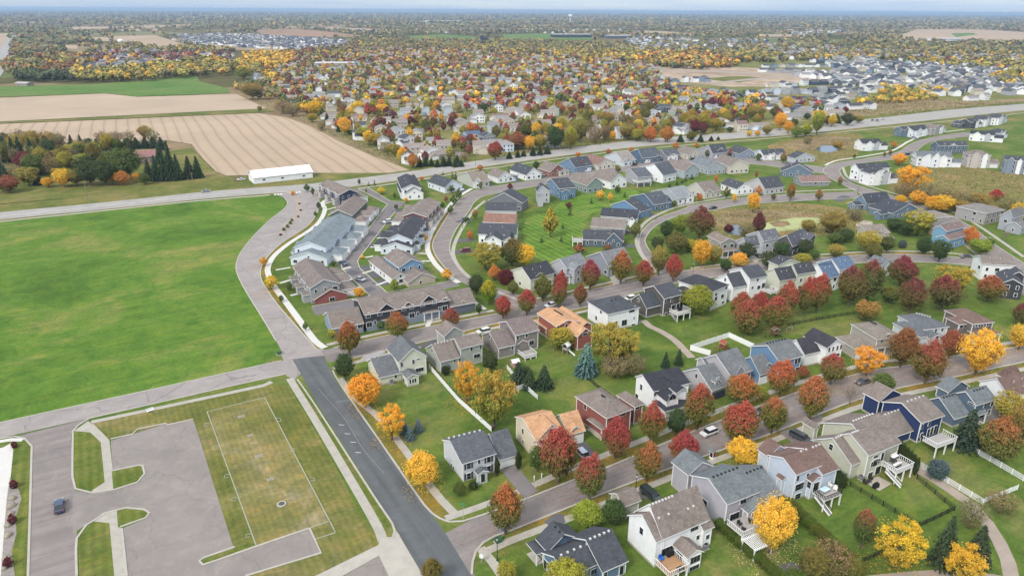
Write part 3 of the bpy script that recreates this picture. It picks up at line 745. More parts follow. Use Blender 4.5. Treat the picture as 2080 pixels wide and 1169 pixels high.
def roof_mesh(kind, x0, x1, y0, y1, h, rp, hr, m, t=0.24):
    """one closed slab; shingles on top, painted fascia round the edge"""
    if kind in 'uv':
        lo, hi = (y0, y1) if kind == 'u' else (x0, x1)
        e0, e1 = (x0, x1) if kind == 'u' else (y1, y0)
        prof = [(lo, h), (rp, hr), (hi, h), (hi, h - t), (rp, hr - t * 1.15), (lo, h - t)]
        V = [((e, p[0], p[1]) if kind == 'u' else (p[0], e, p[1])) for e in (e0, e1) for p in prof]
        F = [(0, 6, 7, 1), (1, 7, 8, 2), (2, 8, 9, 3), (3, 9, 10, 4), (4, 10, 11, 5), (5, 11, 6, 0), (0, 1, 4, 5), (1, 2, 3, 4), (6, 11, 10, 7), (7, 10, 9, 8)]
        I = [0, 0, 1, 1, 1, 1, 1, 1, 1, 1]
    else:
        a, b_ = x1 - x0, y1 - y0
        if a >= b_: r0, r1 = (x0 + b_ / 2, (y0 + y1) / 2), (x1 - b_ / 2 + 0.01, (y0 + y1) / 2)
        else: r0, r1 = ((x0 + x1) / 2, y0 + a / 2), ((x0 + x1) / 2, y1 - a / 2)
        V = [(x0, y0, h), (x1, y0, h), (x1, y1, h), (x0, y1, h), (*r0, hr), (*r1, hr), (x0, y0, h - t), (x1, y0, h - t), (x1, y1, h - t), (x0, y1, h - t)]
        if a >= b_: F = [(0, 1, 5, 4), (1, 2, 5), (2, 3, 4, 5), (3, 0, 4)]
        else: F = [(0, 1, 4), (1, 2, 5, 4), (2, 3, 5), (3, 0, 4, 5)]
        F += [(0, 6, 7, 1), (1, 7, 8, 2), (2, 8, 9, 3), (3, 9, 6, 0), (6, 9, 8, 7)]
        I = [0] * 4 + [1] * 5
    return mesh('roof', V, F, [m, M_TRIM], I)

def window(parent, face, x, y, z, w, h, panes=2, shutters=False, fm=None):
    """face 'f' looks to -v, 's' to -u, 'r' to +u, 'b' to +v; frame and glass panes set in front of the wall"""
    rz = {'f': 0, 's': -math.pi / 2, 'r': math.pi / 2, 'b': math.pi}[face]
    fr = link('window', boxm('window', w + 0.22, 0.10, h + 0.22, fm or M_TRIM), parent, (x, y, z - h / 2 - 0.11), rz)
    if panes == 2:
        hh = h / 2 - 0.03
        pm = boxm('pane', w, 0.05, hh, M_GLASS)
        link('pane', pm, fr, (0, -0.055, 0.11)); link('pane', pm, fr, (0, -0.055, 0.11 + h / 2 + 0.03))
    else:
        k = max(1, round(w / 0.8)) if panes == 0 else 1
        pw = w / k - 0.06
        pm = boxm('pane', pw, 0.05, h, M_GLASS)
        for i in range(k): link('pane', pm, fr, (-w / 2 + w / k * (i + .5), -0.055, 0.11))
    if shutters:
        sm = boxm('shutter', 0.42, 0.09, h + 0.15, M_SHUT)
        for s_ in (-1, 1): link('shutter', sm, fr, (s_ * (w / 2 + 0.34), 0, 0.04))
    return fr

HOUSES = []
class House:
    def __init__(s, label, crop, wall, roof, blocks, th=None, cat='house', group=None, name='house', detail=1, auto=True, vents=()):
        s.crop = crop; s.blocks = []; s.root = None
        M_W, M_R = siding(wall), (shingle(roof) if max(roof) < .6 else mat('white_metal_roof', roof, .4, .03))
        s.MR = M_R
        h0 = None
        for bi, B in enumerate(blocks):
            B = list(B) + [None] * (7 - len(B))
            kind, T, Rr, L, h, A, opt = B[:7]
            opt = opt or {}
            P = lambda q: px(opt.get('crop', crop), q)
            T = P(T)
            if isinstance(h, tuple):
                tagc, val = h
                if tagc == 'd': h = max(2.4, h0 + val)
                else:
                    base = G(P(val)); tp = T if tagc == 'c' else P(Rr)
                    best = min((abs((G(tp, z) - base).length), z) for z in [2 + 0.1 * k for k in range(85)])
                    h = best[1]
            if h0 is None: h0 = h
            T3 = G(T, h)
            if th is None:
                d = G(P(Rr), h) - T3
                th = math.atan2(d.y, d.x)
            u = Vector((math.cos(th), math.sin(th))); v = Vector((-u.y, u.x))
            if s.root is None:
                s.org = T3.copy(); s.th = th; s.u, s.v = u, v
                s.root = empty(name, (T3.x, T3.y, 0), th, label, cat, group)
            lx, ly = (T3 - s.org).dot(u), (T3 - s.org).dot(v)
            a = Rr if isinstance(Rr, (int, float)) else (G(P(Rr), h) - T3).dot(u)
            a = max(a, 0.6)
            apex = None; right = False
            if isinstance(A, tuple):
                if A[0] == 'r': right = True; ap = P(A[1])
                else: ap = P(A)
                d = Vector(ray(ap)); o3 = Vector((T3.x + (u.x * a if right else 0), T3.y + (u.y * a if right else 0), 0))
                nrm = (v if kind == 'v' else u)
                den = d.x * nrm.x + d.y * nrm.y
                if abs(den) > 1e-3:
                    k = ((o3.x) * nrm.x + (o3.y) * nrm.y) / den
                    pt = Vector((d.x * k, d.y * k)); z = CAMH + d.z * k
                    apex = ((pt - T3).dot(u if kind == 'v' else v), z)
            if L is None: b_ = 2 * apex[0] if apex and kind == 'u' else 8.0
            elif isinstance(L, (int, float)): b_ = L
            elif L[0] == 'r': b_ = (G(P(L[1]), h) - G(P(Rr), h)).dot(v)
            else: b_ = (G(P(L), h) - T3).dot(v)
            b_ = min(max(b_, 0.8), 62.0)
            span = b_ if kind == 'u' else a
            if kind == 'p':
                s.blocks.append(None)
                s.porch(lx, ly - opt.get('dy', 0), a, b_ + opt.get('dy', 0), h, M_R, opt); continue
            if kind == 'h':
                rise = A if isinstance(A, (int, float)) else min(a, b_) * 0.25
                rp = 0; hr = h + rise
            else:
                if apex:
                    rp = min(max(apex[0], span * 0.28), span * 0.72); rise = min(max(apex[1] - h, span * 0.16), span * 0.62)
                else:
                    rp = span / 2; rise = A if isinstance(A, (int, float)) else span * 0.30
                hr = h + rise
                rp += (ly if kind == 'u' else lx)
            mw = siding(opt['wall']) if 'wall' in opt else M_W
            mr = shingle(opt['roof']) if 'roof' in opt else M_R
            e = opt.get('e', 0.40) + 0.013 * bi
            e = min(e, a * 0.2, b_ * 0.2)
            x0, x1, y0, y1 = lx, lx + a, ly, ly + b_
            slope = rise / max(0.5, (span / 2))
            sl0 = rise / max(.4, (rp - (y0 if kind == 'u' else x0))) if kind != 'h' else slope
            hw = h + (e * sl0 if kind != 'h' else 0) - 0.25
            hrw = hr - 0.28
            link('wall', wall_mesh(kind, x0 + e, x1 - e, y0 + e, y1 - e, hw if kind != 'h' else h - 0.1, rp, max(hrw, hw + .05), mw), s.root)
            ro = link('roof', roof_mesh(kind, x0, x1, y0, y1, h, rp, hr, mr), s.root)
            s.blocks.append(dict(kind=kind, x0=x0, x1=x1, y0=y0, y1=y1, h=h, hr=hr, rp=rp, e=e, roof=ro, lo=sl0, opt=opt))
            if detail >= 2 and not opt.get('plain'):
                if h > 2.6:
                    for cx_, cy_ in ((x0 + e, y0 + e), (x1 - e, y0 + e), (x0 + e, y1 - e)):
                        box('corner_board', cx_ - .09, cy_ - .09, 0.3, cx_ + .09, cy_ + .09, h - 0.15, M_TRIM, s.root)
                if opt.get('found', True):
                    box('foundation', x0 + e - .03, y0 + e - .03, -0.3, x1 - e + .03, y1 - e + .03, 0.45, M_FOUND, s.root)
            if auto and not opt.get('noauto'):
                s.auto_windows(s.blocks[-1])
                if kind in 'uv' and span > 6:
                    for q in (.3, .62):
                        xx, yy = (x0 + a * q, y0 + (rp - y0) * .62) if kind == 'u' else (x0 + (rp - x0) * .62, y0 + b_ * q)
                        link('vent_pipe', boxm('vent_pipe', .16, .16, .75, M_VENTW), ro, (xx, yy, h + (hr - h) * .62 - .1))
        for q in vents: s.vents(*q)
        HOUSES.append((s, label))

    def add(s, kind, x0, y0, a, b_, h, rise, wall=None, roof=None, e=.3):
        rp = (y0 + b_ / 2) if kind == 'u' else (x0 + a / 2)
        sl = rise / ((b_ if kind == 'u' else a) / 2)
        link('wall', wall_mesh(kind, x0 + e, x0 + a - e, y0 + e, y0 + b_ - e, h + (e * sl if kind != 'h' else 0) - .25, rp, h + rise - .28, wall or siding(WHITE)), s.root)
        link('roof', roof_mesh(kind, x0, x0 + a, y0, y0 + b_, h, rp, h + rise, roof or s.MR), s.root)

    def units(s, low, main, n_, side, wall):
        """repeated townhouse units: garage wings on the lane side, porches and dormers on the street side"""
        L_, M_ = s.blocks[low], s.blocks[main]
        ln = (M_['y1'] - M_['y0']) / n_
        for i in range(n_):
            y = M_['y0'] + ln * (i + .08)
            gx = M_['x1'] - 1.2 if side == 'r' else M_['x0'] - 6.0
            s.add('u' if i % 2 else 'h', gx, y, 7.2, ln * .80, 3.0 + .07 * (i % 2), 1.7, siding(WHITE))
            fx = gx + (7.25 if side == 'r' else 0.20)
            g_ = link('garage_door', boxm('garage_door', 4.4, .09, 2.2, M_GDOOR), s.root, (fx - .30 if side == 'r' else fx + .05, y + ln * .40, .05), math.pi / 2)
            px_ = M_['x0'] - 2.2 if side == 'r' else M_['x1'] - 1.4
            s.add('u', px_, y + ln * .15, 3.6, ln * .42, 3.0, .9, siding(wall))
            dx = M_['x0'] - .25 if side == 'r' else M_['x1'] - 4.6
            s.add('u', dx, y + ln * .22, 4.9, ln * .36, M_['h'] - .05, 1.1, siding(wall))
            for q in (.3, .75):
                window(s.root, 's' if side == 'r' else 'r', (M_['x0'] + M_['e'] - .04) if side == 'r' else (M_['x1'] - M_['e'] + .04), y + ln * q, 4.4, 1.1, 1.2, 1)

    def plane_pt(s, face, bi, p, crop=None):
        B = s.blocks[bi]
        d = Vector(ray(px(crop or s.crop, p)))
        dl = (d.x * s.u.x + d.y * s.u.y, d.x * s.v.x + d.y * s.v.y, d.z)
        ol = (-s.org.dot(s.u), -s.org.dot(s.v), CAMH)
        if face == 'f': c = B['y0'] + B['e']; k = (c - ol[1]) / dl[1]
        elif face == 's': c = B['x0'] + B['e']; k = (c - ol[0]) / dl[0]
        else:  # roof, near slope
            if B['kind'] == 'u': nx, ny, sl, c0 = 0, 1, (B['hr'] - B['h']) / (B['rp'] - B['y0']), B['y0']
            elif B['kind'] == 'v': nx, ny, sl, c0 = 1, 0, (B['hr'] - B['h']) / (B['rp'] - B['x0']), B['x0']
            else: nx, ny, sl, c0 = 0, 1, (B['hr'] - B['h']) / ((B['y1'] - B['y0']) / 2), B['y0']
            k = (B['h'] - ol[2] + sl * (nx * ol[0] + ny * ol[1] - c0)) / (dl[2] - sl * (nx * dl[0] + ny * dl[1]))
        return Vector((ol[0] + dl[0] * k, ol[1] + dl[1] * k, ol[2] + dl[2] * k))

    def win(s, bi, face, p, w, h, panes=2, shutters=False, crop=None):
        q = s.plane_pt(face, bi, p, crop); B = s.blocks[bi]
        if face == 'f': q.x = min(max(q.x, B['x0'] + B['e'] + w / 2 + .1), max(B['x1'] - B['e'] - w / 2 - .1, B['x0'] + B['e'] + w / 2 + .1)); q.y = B['y0'] + B['e'] - 0.04
        else: q.y = min(max(q.y, B['y0'] + B['e'] + w / 2 + .1), B['y1'] - B['e'] - w / 2 - .1); q.x = B['x0'] + B['e'] - 0.04
        q.z = max(q.z, h / 2 + 0.15)
        return window(s.root, face, q.x, q.y, q.z, w, h, panes, shutters)

    def garage(s, bi, p, w=4.8, h=2.2, dark=False, face='f', crop=None):
        q = s.plane_pt(face, bi, p, crop); B = s.blocks[bi]
        m = M_GDARK if dark else M_GDOOR
        if face == 'f':
            q.x = min(max(q.x, B['x0'] + B['e'] + w / 2), B['x1'] - B['e'] - w / 2)
            g_ = link('garage_door', boxm('garage_door', w, 0.09, h, m), s.root, (q.x, B['y0'] + B['e'] - .05, 0.05))
        else:
            g_ = link('garage_door', boxm('garage_door', w, 0.09, h, m), s.root, (B['x0'] + B['e'] - .05, q.y, 0.05), -math.pi / 2)
        pm = boxm('door_panel', w / 4 - .10, 0.04, h / 4 - .10, m)
        for i in range(4):
            for j in range(4): link('door_panel', pm, g_, (-w / 2 + w / 4 * (i + .5), -0.05, h / 4 * j + .05))
        return g_

    def vents(s, bi, p0, p1, n_, dark=True, crop=None, sz=0.38):
        B = s.blocks[bi]
        vm = boxm('roof_vent', sz, sz, 0.30, M_VENTD if dark else M_VENTW)
        for i in range(n_):
            t_ = i / max(1, n_ - 1)
            q = s.plane_pt('t', bi, (p0[0] + (p1[0] - p0[0]) * t_, p0[1] + (p1[1] - p0[1]) * t_), crop)
            if q.z < B['h'] - 1 or q.z > B['hr'] + 1: continue
            link('roof_vent', vm, B['roof'], (q.x, q.y, q.z - 0.06))

    def auto_windows(s, B):
        if B['h'] < 2.2: return
        rng = random.Random(int(s.org.x * 7 + s.org.y * 13))
        for face in ('f', 's'):
            ln = (B['x1'] - B['x0'] if face == 'f' else B['y1'] - B['y0']) - 2 * B['e']
            k = int(ln // 3.2)
            for fl in range(max(1, int(B['h'] // 2.75))):
                z = 1.65 + 2.75 * fl
                if z > B['h'] - .8: break
                for i in range(k):
                    t_ = (i + .5) / k * ln
                    w_ = rng.choice((0.8, 0.9, 1.5))
                    if face == 's' and rng.random() < .45: continue
                    if face == 'f': window(s.root, 'f', B['x0'] + B['e'] + t_, B['y0'] + B['e'] - .04, z, w_, 1.25, 1 if w_ < 1 else 0)
                    else: window(s.root, 's', B['x0'] + B['e'] - .04, B['y0'] + B['e'] + t_, z, w_, 1.2, 1)
        if B['kind'] == 'v' and B['hr'] - B['h'] > 1.3 and B['h'] < 4.5:
            window(s.root, 'f', B['rp'], B['y0'] + B['e'] - .04, B['h'] + 0.35, .7, .8, 1)

    def porch(s, x, y, a, b_, h, m, opt):
        p = link('porch', roof_mesh('h', x, x + a, y, y + b_, h, 0, h + opt.get('rise', 0.5), m, 0.2), s.root)
        for k in range(max(2, int(a // 2.6) + 1)):
            xx = x + .25 + (a - .5) * k / max(1, int(a // 2.6))
            box('post', xx - .11, y + .12, 0, xx + .11, y + .34, h - .15, M_TRIM, p)
        box('porch_floor', x + .2, y + .2, -.1, x + a - .2, y + b_, 0.22, M_FOUND, p)

    def deck(s, T, Rr, L, z, crop=None, floor=None, rail=None, stairs=None, glass=False):
        """raised deck: floor boards, posts, rail with balusters, optional stairs (px of top and foot)"""
        c = crop or s.crop
        loc = lambda q, zz: Vector(((G(px(c, q), zz) - s.org).dot(s.u), (G(px(c, q), zz) - s.org).dot(s.v)))
        t_, r_, l_ = loc(T, z), loc(Rr, z), loc(L, z)
        x0, y0, x1, y1 = t_.x, t_.y, max(r_.x, t_.x + 1.5), max(l_.y, t_.y + 1.5)
        floor, rail = floor or M_DECKG, rail or M_TRIM
        d = link('deck', boxm('deck', x1 - x0, y1 - y0, 0.22, M_TRIM), s.root, ((x0 + x1) / 2, (y0 + y1) / 2, z - .24))
        w = y1 - y0; k = int((x1 - x0) / 0.45)
        bm = boxm('board', (x1 - x0) / k - .02, w - .06, 0.05, floor)
        for i in range(k): link('board', bm, d, (-(x1 - x0) / 2 + (x1 - x0) / k * (i + .5), 0, 0.22))
        for xx in (x0 + .15, (x0 + x1) / 2, x1 - .15):
            o = box('post', xx - .12, y0 + .03, -.2, xx + .12, y0 + .27, z - .24, M_TRIM, s.root); o.parent = d
            o.location = (xx - (x0 + x1) / 2, -w / 2 + .15, -(z - .24) - .2)
        hx, hy = (x1 - x0) / 2, w / 2
        for (ax, ay, bx_, by_) in ((-hx, -hy, hx, -hy), (-hx, -hy, -hx, hy), (hx, -hy, hx, hy)):
            ln = math.hypot(bx_ - ax, by_ - ay); an = math.atan2(by_ - ay, bx_ - ax)
            rl = link('railing', boxm('railing', ln, 0.09, 0.09, rail), d, ((ax + bx_) / 2, (ay + by_) / 2, 1.18), an)
            nb = max(3, int(ln / 0.42))
            bmesh_ = boxm('baluster', 0.10, 0.05, 0.88, rail)
            for i in range(nb): link('baluster', bmesh_, rl, (-ln / 2 + ln * (i + .5) / nb, 0, -0.88))
        if stairs:
            a3, f3 = loc(stairs[0], z), loc(stairs[1], 0.1)
            mb = MB()
            dv = Vector((f3.x - a3.x, f3.y - a3.y)); ln = dv.length; ns = max(6, int(z / 0.2)); dv.normalize(); sd = Vector((-dv.y, dv.x)) * .55
            st = link('stairs', None, d)
            bpy.data.objects.remove(st)
            for sgn in (-1, 1):
                p0 = Vector((a3.x, a3.y)) + sd * sgn; p1 = Vector((f3.x, f3.y)) + sd * sgn
                mb2 = MB(); mb2.tube([(p0.x, p0.y, z), (p1.x, p1.y, 0.15)], .14, 4)
                ob = mb2.build('stringer', M_TRIM, d); ob.location = (-(x0 + x1) / 2, -(y0 + y1) / 2, -(z - .24))
                mb2 = MB(); mb2.tube([(p0.x, p0.y, z + .95), (p1.x, p1.y, 1.05)], .06, 4)
                ob = mb2.build('handrail', rail, d); ob.location = (-(x0 + x1) / 2, -(y0 + y1) / 2, -(z - .24))
            tm = boxm('tread', 0.30, 1.05, 0.06, floor)
            for i in range(ns):
                tt = (i + .5) / ns
                link('tread', tm, d, (a3.x + dv.x * ln * tt - (x0 + x1) / 2, a3.y + dv.y * ln * tt - (y0 + y1) / 2, z * (1 - tt) - (z - .24)), math.atan2(dv.y, dv.x))
        return d

# colours
C_PGREEN, C_SAGE, C_SAGEG, C_TAUPE, C_DBROWN = (0.60, 0.61, 0.47), (0.36, 0.38, 0.33), (0.50, 0.50, 0.37), (0.25, 0.21, 0.185), (0.115, 0.10, 0.088)
C_LBLUE, C_LAV, C_GBLUE, C_NAVY, C_STEEL, C_BLUE = (0.50, 0.585, 0.71), (0.42, 0.40, 0.455), (0.55, 0.57, 0.61), (0.022, 0.045, 0.150), (0.100, 0.160, 0.235), (0.13, 0.30, 0.50)
C_RED, C_CREAM, C_TANW, C_GREY, C_BEIGE = (0.31, 0.075, 0.056), (0.66, 0.56, 0.37), (0.50, 0.40, 0.27), (0.30, 0.31, 0.33), (0.48, 0.43, 0.36)
R_SLATE, R_GREY, R_TAUPE, R_BROWN, R_ORANGE, R_BLACK, R_BGREY = (0.070, 0.076, 0.088), (0.155, 0.165, 0.172), (0.205, 0.172, 0.152), (0.165, 0.108, 0.092), (0.49, 0.285, 0.160), (0.042, 0.044, 0.054), (0.150, 0.168, 0.176)

def near_houses():
    H = House('blue ranch house with dark slate roof on the street corner below the maples', 'D1', (0.10, 0.185, 0.28), R_SLATE, [
        ('u', (1470, 1065), (1900, 870), None, 3.1, ('r', (1620, 345))),
        ('u', (850, 1165), (1480, 905), (400, 765), 3.3, (680, 800)),
        ('v', (575, 735), (1090, 470), (395, 505), 3.3, 2.6),
        ('p', (395, 772), (560, 735), (180, 600), 2.8, None, {'rise': .5})], detail=2, auto=False)
    H.vents(0, (1570, 395), (1270, 520), 5, False); H.vents(1, (1215, 605), (800, 785), 5, False); H.vents(2, (705, 325), (915, 560), 4)
    H.win(0, 'f', (1775, 1020), .9, 1.9, 1); H.win(0, 'f', (1515, 1085), .7, 1.1); H.win(1, 'f', (1330, 1040), 1.4, 1.1, 0)
    H.win(1, 's', (600, 960), 1.0, 1.2); H.win(1, 's', (480, 900), .9, 1.9, 1)

    H = House('white two storey house with brown roof and cedar deck beside the lavender house', 'D2', WHITE, R_TAUPE, [
        ('u', (520, 785), (650, 730), (200, 470), ('c', (505, 1095)), (358, 468)),
        ('u', (590, 755), (1130, 520), None, ('d', 0), (440, 345)),
        ('u', (1060, 660), (1190, 605), 6.5, ('d', -1.6), 2.4),
        ('v', (878, 975), (1062, 882), (690, 820), ('d', -2.4), (985, 868)),
        ('u', (150, 385), (390, 335), 5, ('d', -2.6), 1.6, {'wall': C_BEIGE})], detail=2, auto=False)
    H.vents(1, (445, 370), (700, 268), 8, False); H.vents(1, (880, 410), (940, 380), 2, False); H.vents(1, (550, 515), (660, 470), 2, False)
    H.win(0, 's', (355, 655), .9, 1.4); H.win(1, 'f', (952, 620), 1.9, 1.1, 0); H.win(1, 'f', (990, 725), .7, .9); H.win(1, 'f', (615, 890), 2.6, 1.6, 0)
    H.win(3, 'f', (960, 975), 2.3, 1.4, 0); H.win(3, 'f', (945, 1090), 2.3, .9, 0); H.win(3, 's', (785, 945), 1.6, 2.1, 0); H.win(2, 'f', (1100, 720), .8, .9)
    H.deck((668, 1175), (890, 1080), (510, 1010), 2.6, floor=M_DECKB)

    H = House('lavender house with blue grey roof, upper deck and white pergola', 'D3', C_LAV, R_BGREY, [
        ('u', (570, 660), (920, 520), (150, 345), ('c', (530, 940)), (365, 372)),
        ('u', (905, 640), (1160, 548), None, ('d', -1.4), ('r', (945, 228))),
        ('v', (797, 752), (1050, 640), (715, 690), ('d', -1.9), (955, 615)),
        ('v', (150, 345), (470, 270), 5.5, ('d', -0.2), 2.2)], detail=2, auto=False)
    H.vents(0, (420, 362), (675, 265), 7); H.vents(1, (780, 318), (935, 258), 5)
    H.win(0, 's', (320, 640), 1.7, 1.7, 2); H.win(0, 'f', (740, 620), 1.6, .9, 0); H.win(0, 'f', (645, 780), 2.4, 1.4, 0); H.win(2, 'f', (862, 775), 1.6, 2.0, 0)
    H.deck((735, 1000), (985, 900), (550, 865), 2.9, rail=M_TRIM)

    H = House('light blue house with red brown roof and white deck with stairs', 'D4', C_LBLUE, R_BROWN, [
        ('u', (570, 605), (875, 492), (95, 410), ('c', (510, 940)), (415, 400)),
        ('u', (885, 605), (1075, 522), None, ('d', -1.0), ('r', (850, 218))),
        ('v', (240, 395), (520, 330), (95, 300), ('d', -1.0), 2.0),
        ('v', (760, 695), (905, 635), (705, 635), ('d', -2.3), 0.9),
        ('v', (405, 675), 1.5, (330, 615), ('d', -2.6), .5)], detail=2, auto=False)
    H.vents(0, (625, 330), (685, 308), 2, False); H.vents(1, (765, 282), (840, 250), 3, False)
    H.win(0, 'f', (585, 645), .7, 1.2)
    H.win(0, 'f', (703, 603), .7, .7, 1)
    for q in ((570, 755), (603, 742), (636, 728)): H.win(0, 'f', q, .75, 1.5)
    for q in ((566, 875), (598, 860)): H.win(0, 'f', q, .75, 1.3)
    H.win(3, 's', (735, 730), .8, 1.4); H.win(3, 'f', (800, 740), 1.5, 2.0, 0)
    H.deck((905, 915), (1100, 822), (790, 800), 2.8, rail=M_RAILB, stairs=((800, 850), (975, 1080)))

    H = House('sage green house with taupe roof, white deck and zigzag stairs', 'D5', C_SAGEG, R_TAUPE, [
        ('u', (505, 805), (640, 752), (0, 525), ('c', (480, 980)), (285, 490)),
        ('u', (695, 695), (910, 605), (290, 470), ('c', (635, 985)), (480, 437)),
        ('u', (760, 668), (985, 500), (180, 310), ('d', 1.2), (500, 330)),
        ('v', (85, 400), (290, 462), 4, 3.2, 1.2)], detail=2, auto=False)
    H.vents(0, (325, 495), (400, 462), 4, False); H.vents(1, (505, 440), (570, 415), 4, False); H.vents(2, (520, 305), (735, 225), 8, False)
    H.win(0, 's', (270, 595), .9, 1.3); H.win(1, 'f', (765, 770), 1.5, 1.6, 1); H.win(1, 'f', (725, 790), .5, 1.2); H.win(1, 'f', (805, 750), .5, 1.2)
    H.win(1, 'f', (770, 702), 1.5, .6, 1); H.win(1, 'f', (705, 915), 1.4, 1.2, 0); H.win(1, 'f', (785, 890), 1.6, 2.0, 0); H.win(1, 'f', (875, 690), .9, 2.0, 1)
    H.deck((1010, 892), (1165, 795), (850, 790), 2.9, stairs=((885, 860), (1055, 1045)))

    H = House('navy blue house with taupe roof and white deck on posts', 'D6', C_NAVY, R_TAUPE, [
        ('u', (540, 695), (820, 600), (20, 450), ('c', (475, 945)), (300, 450)),
        ('u', (200, 865), (435, 775), None, ('d', -2.9), ('r', (270, 535))),
        ('v', (40, 440), (390, 388), 5, ('d', -.8), 2.4)], detail=2, auto=False)
    H.vents(0, (370, 440), (555, 375), 5, False); H.vents(1, (105, 595), (260, 540), 5, False)
    for q in ((540, 735), (628, 700), (535, 835)): H.win(0, 'f', q, .7, 1.1)
    for q in ((615, 805), (655, 785), (695, 768)): H.win(0, 'f', q, .8, 2.1)
    H.win(0, 'f', (525, 940), .9, 1.2)
    H.deck((720, 985), (905, 872), (555, 885), 2.9)

    H = House('steel blue house with blue grey roof behind the tall spruce', 'D6', C_STEEL, R_BGREY, [
        ('u', (930, 650), (1120, 590), (640, 400), ('c', (905, 760)), (745, 385)),
        ('u', (1190, 485), (1435, 410), (960, 325), ('d', 2.2), (1062, 315)),
        ('v', (860, 330), (1150, 270), (710, 250), ('d', 0.4), 2.4),
        ('p', (1190, 612), (1345, 575), (1155, 560), 3.2)], detail=2, auto=False)
    H.vents(0, (800, 390), (935, 352), 5); H.vents(1, (1160, 312), (1262, 282), 4)
    H.win(1, 's', (1127, 462), 1.4, .35, 1)
    H.win(1, 'f', (1290, 485), .8, 1.1); H.win(1, 'f', (1390, 455), .8, 1.1); H.win(1, 'f', (1335, 550), .7, .9); H.win(1, 'f', (1240, 640), 1.8, 2.0, 0)

    H = House('white house with stepped red brown roofs beyond the steel blue house', 'D6', WHITE, R_BROWN, [
        ('u', (1580, 385), (2050, 290), (1180, 200), 4.6, 3.2),
        ('h', (1530, 165), (1740, 130), (1420, 110), 5.6, 2.6),
        ('v', (1700, 280), (1950, 230), 5, 5.4, 2.0)], detail=2)

    # north side of the maple street
    H = House('pale grey blue colonial with slate roof, black shutters and gabled porch', 'E1', C_GBLUE, (0.105, 0.112, 0.125), [
        ('u', (285, 692), (628, 585), (70, 452), ('c', (288, 880)), (165, 458)),
        ('u', (655, 655), (850, 600), None, ('c', (668, 752)), ('r', (740, 332))),
        ('v', (440, 798), (562, 768), (390, 762), 2.9, (497, 752), {'found': False, 'plain': True})], detail=2, auto=False)
    H.vents(0, (155, 437), (460, 362), 7, False)
    for q in ((350, 705), (350, 808), (548, 640), (548, 735)): H.win(0, 'f', q, .9, 1.5, 2, True)
    H.win(0, 'f', (452, 665), .5, .9); H.win(0, 's', (185, 715), .5, .9); H.win(0, 's', (205, 738), .5, .9); H.win(0, 's', (120, 670), .4, .3, 1)
    H.win(2, 'f', (490, 825), 1.0, 2.0, 1)
    H.garage(1, (740, 690), 4.9, 2.3)
    H = House('cream house with orange tan roof and arched gable window', 'E1', C_CREAM, R_ORANGE, [
        ('u', (1018, 462), (1310, 385), (770, 228), 6.0, (885, 235)),
        ('v', (1025, 462), (1300, 390), 5.0, 5.9, (1180, 292)),
        ('u', (1330, 405), (1515, 360), None, 3.4, ('r', (1430, 150))),
        ('v', (1370, 360), (1475, 345), 4.0, 4.2, 1.0)], detail=2, auto=False)
    H.win(0, 's', (890, 365), .8, 1.3); H.win(0, 's', (893, 467), .5, .8); H.win(1, 'f', (1082, 470), 1.3, 1.2, 0); H.win(1, 'f', (1170, 360), 1.0, 1.1, 1)
    H.win(3, 'f', (1387, 340), .6, .7, 1); H.garage(2, (1435, 440), 4.6, 2.2)
    H.vents(0, (1060, 215), (1130, 275), 3)
    H = House('brick red house with hipped taupe roof and wrap around porch', 'E2', C_RED, R_TAUPE, [
        ('h', (480, 697), (795, 582), (95, 435), 6.2, 2.3),
        ('h', (815, 562), (935, 520), (560, 430), 5.4, 1.5),
        ('p', (420, 830), (850, 772), (245, 700), 3.1, None, {'rise': 1.0})], detail=2, auto=False)
    H.win(0, 'f', (665, 640), 2.0, 1.1, 0); H.win(1, 'f', (845, 565), 1.3, .9, 0); H.vents(0, (425, 425), (490, 460), 5)
    H.win(0, 's', (230, 560), .9, 1.3); H.win(0, 'f', (560, 760), 1.6, 1.4, 0)
    H = House('white farmhouse style house with black roofs on the maple street', 'E2', WHITE, R_BLACK, [
        ('u', (1040, 378), (1480, 275), (765, 210), 6.2, (900, 172)),
        ('v', (1195, 505), (1330, 445), 6.0, 5.2, (1270, 355)),
        ('v', (1310, 400), (1400, 330), 5.0, 6.0, 1.0),
        ('p', (1170, 615), (1430, 480), (1010, 488), 3.3, None, {'rise': .7})], detail=2, auto=False)
    H.win(0, 's', (895, 325), .9, 1.5); H.win(1, 'f', (1262, 440), 2.0, 1.4, 0); H.win(0, 'f', (1053, 405), .8, 1.1); H.win(0, 's', (830, 420), 1.2, 1.2, 0)
    H.vents(0, (1160, 215), (1250, 265), 3)
    H = House('grey house with grey roof, small dormer and dark garage door', 'E3', (0.42, 0.41, 0.425), R_GREY, [
        ('u', (505, 780), (700, 708), (130, 550), 3.4, (330, 508)),
        ('u', (740, 620), (1015, 540), (470, 360), 5.4, (550, 345)),
        ('v', (780, 605), (920, 562), 4.5, 5.3, (858, 470)),
        ('u', (435, 467), 3.0, (215, 430), 5.6, (380, 385)),
        ('v', (545, 682), (605, 655), 3.0, 5.0, .9)], detail=2, auto=False)
    H.garage(0, (590, 815), 5.2, 2.2, True); H.win(0, 's', (322, 600), .8, 1.2); H.win(4, 'f', (575, 640), .7, .9, 2); H.win(1, 'f', (940, 585), .9, 1.0)
    H = House('bright blue house with grey roof and white garage gable', 'E3', (0.12, 0.26, 0.44), R_GREY, [
        ('u', (1310, 440), (1590, 360), (970, 242), 6.2, (1160, 236)),
        ('u', (1075, 592), (1230, 545), (925, 382), 3.4, (965, 372)),
        ('v', (1082, 548), (1232, 475), 3.0, 3.5, (1185, 440))], detail=2, auto=False)
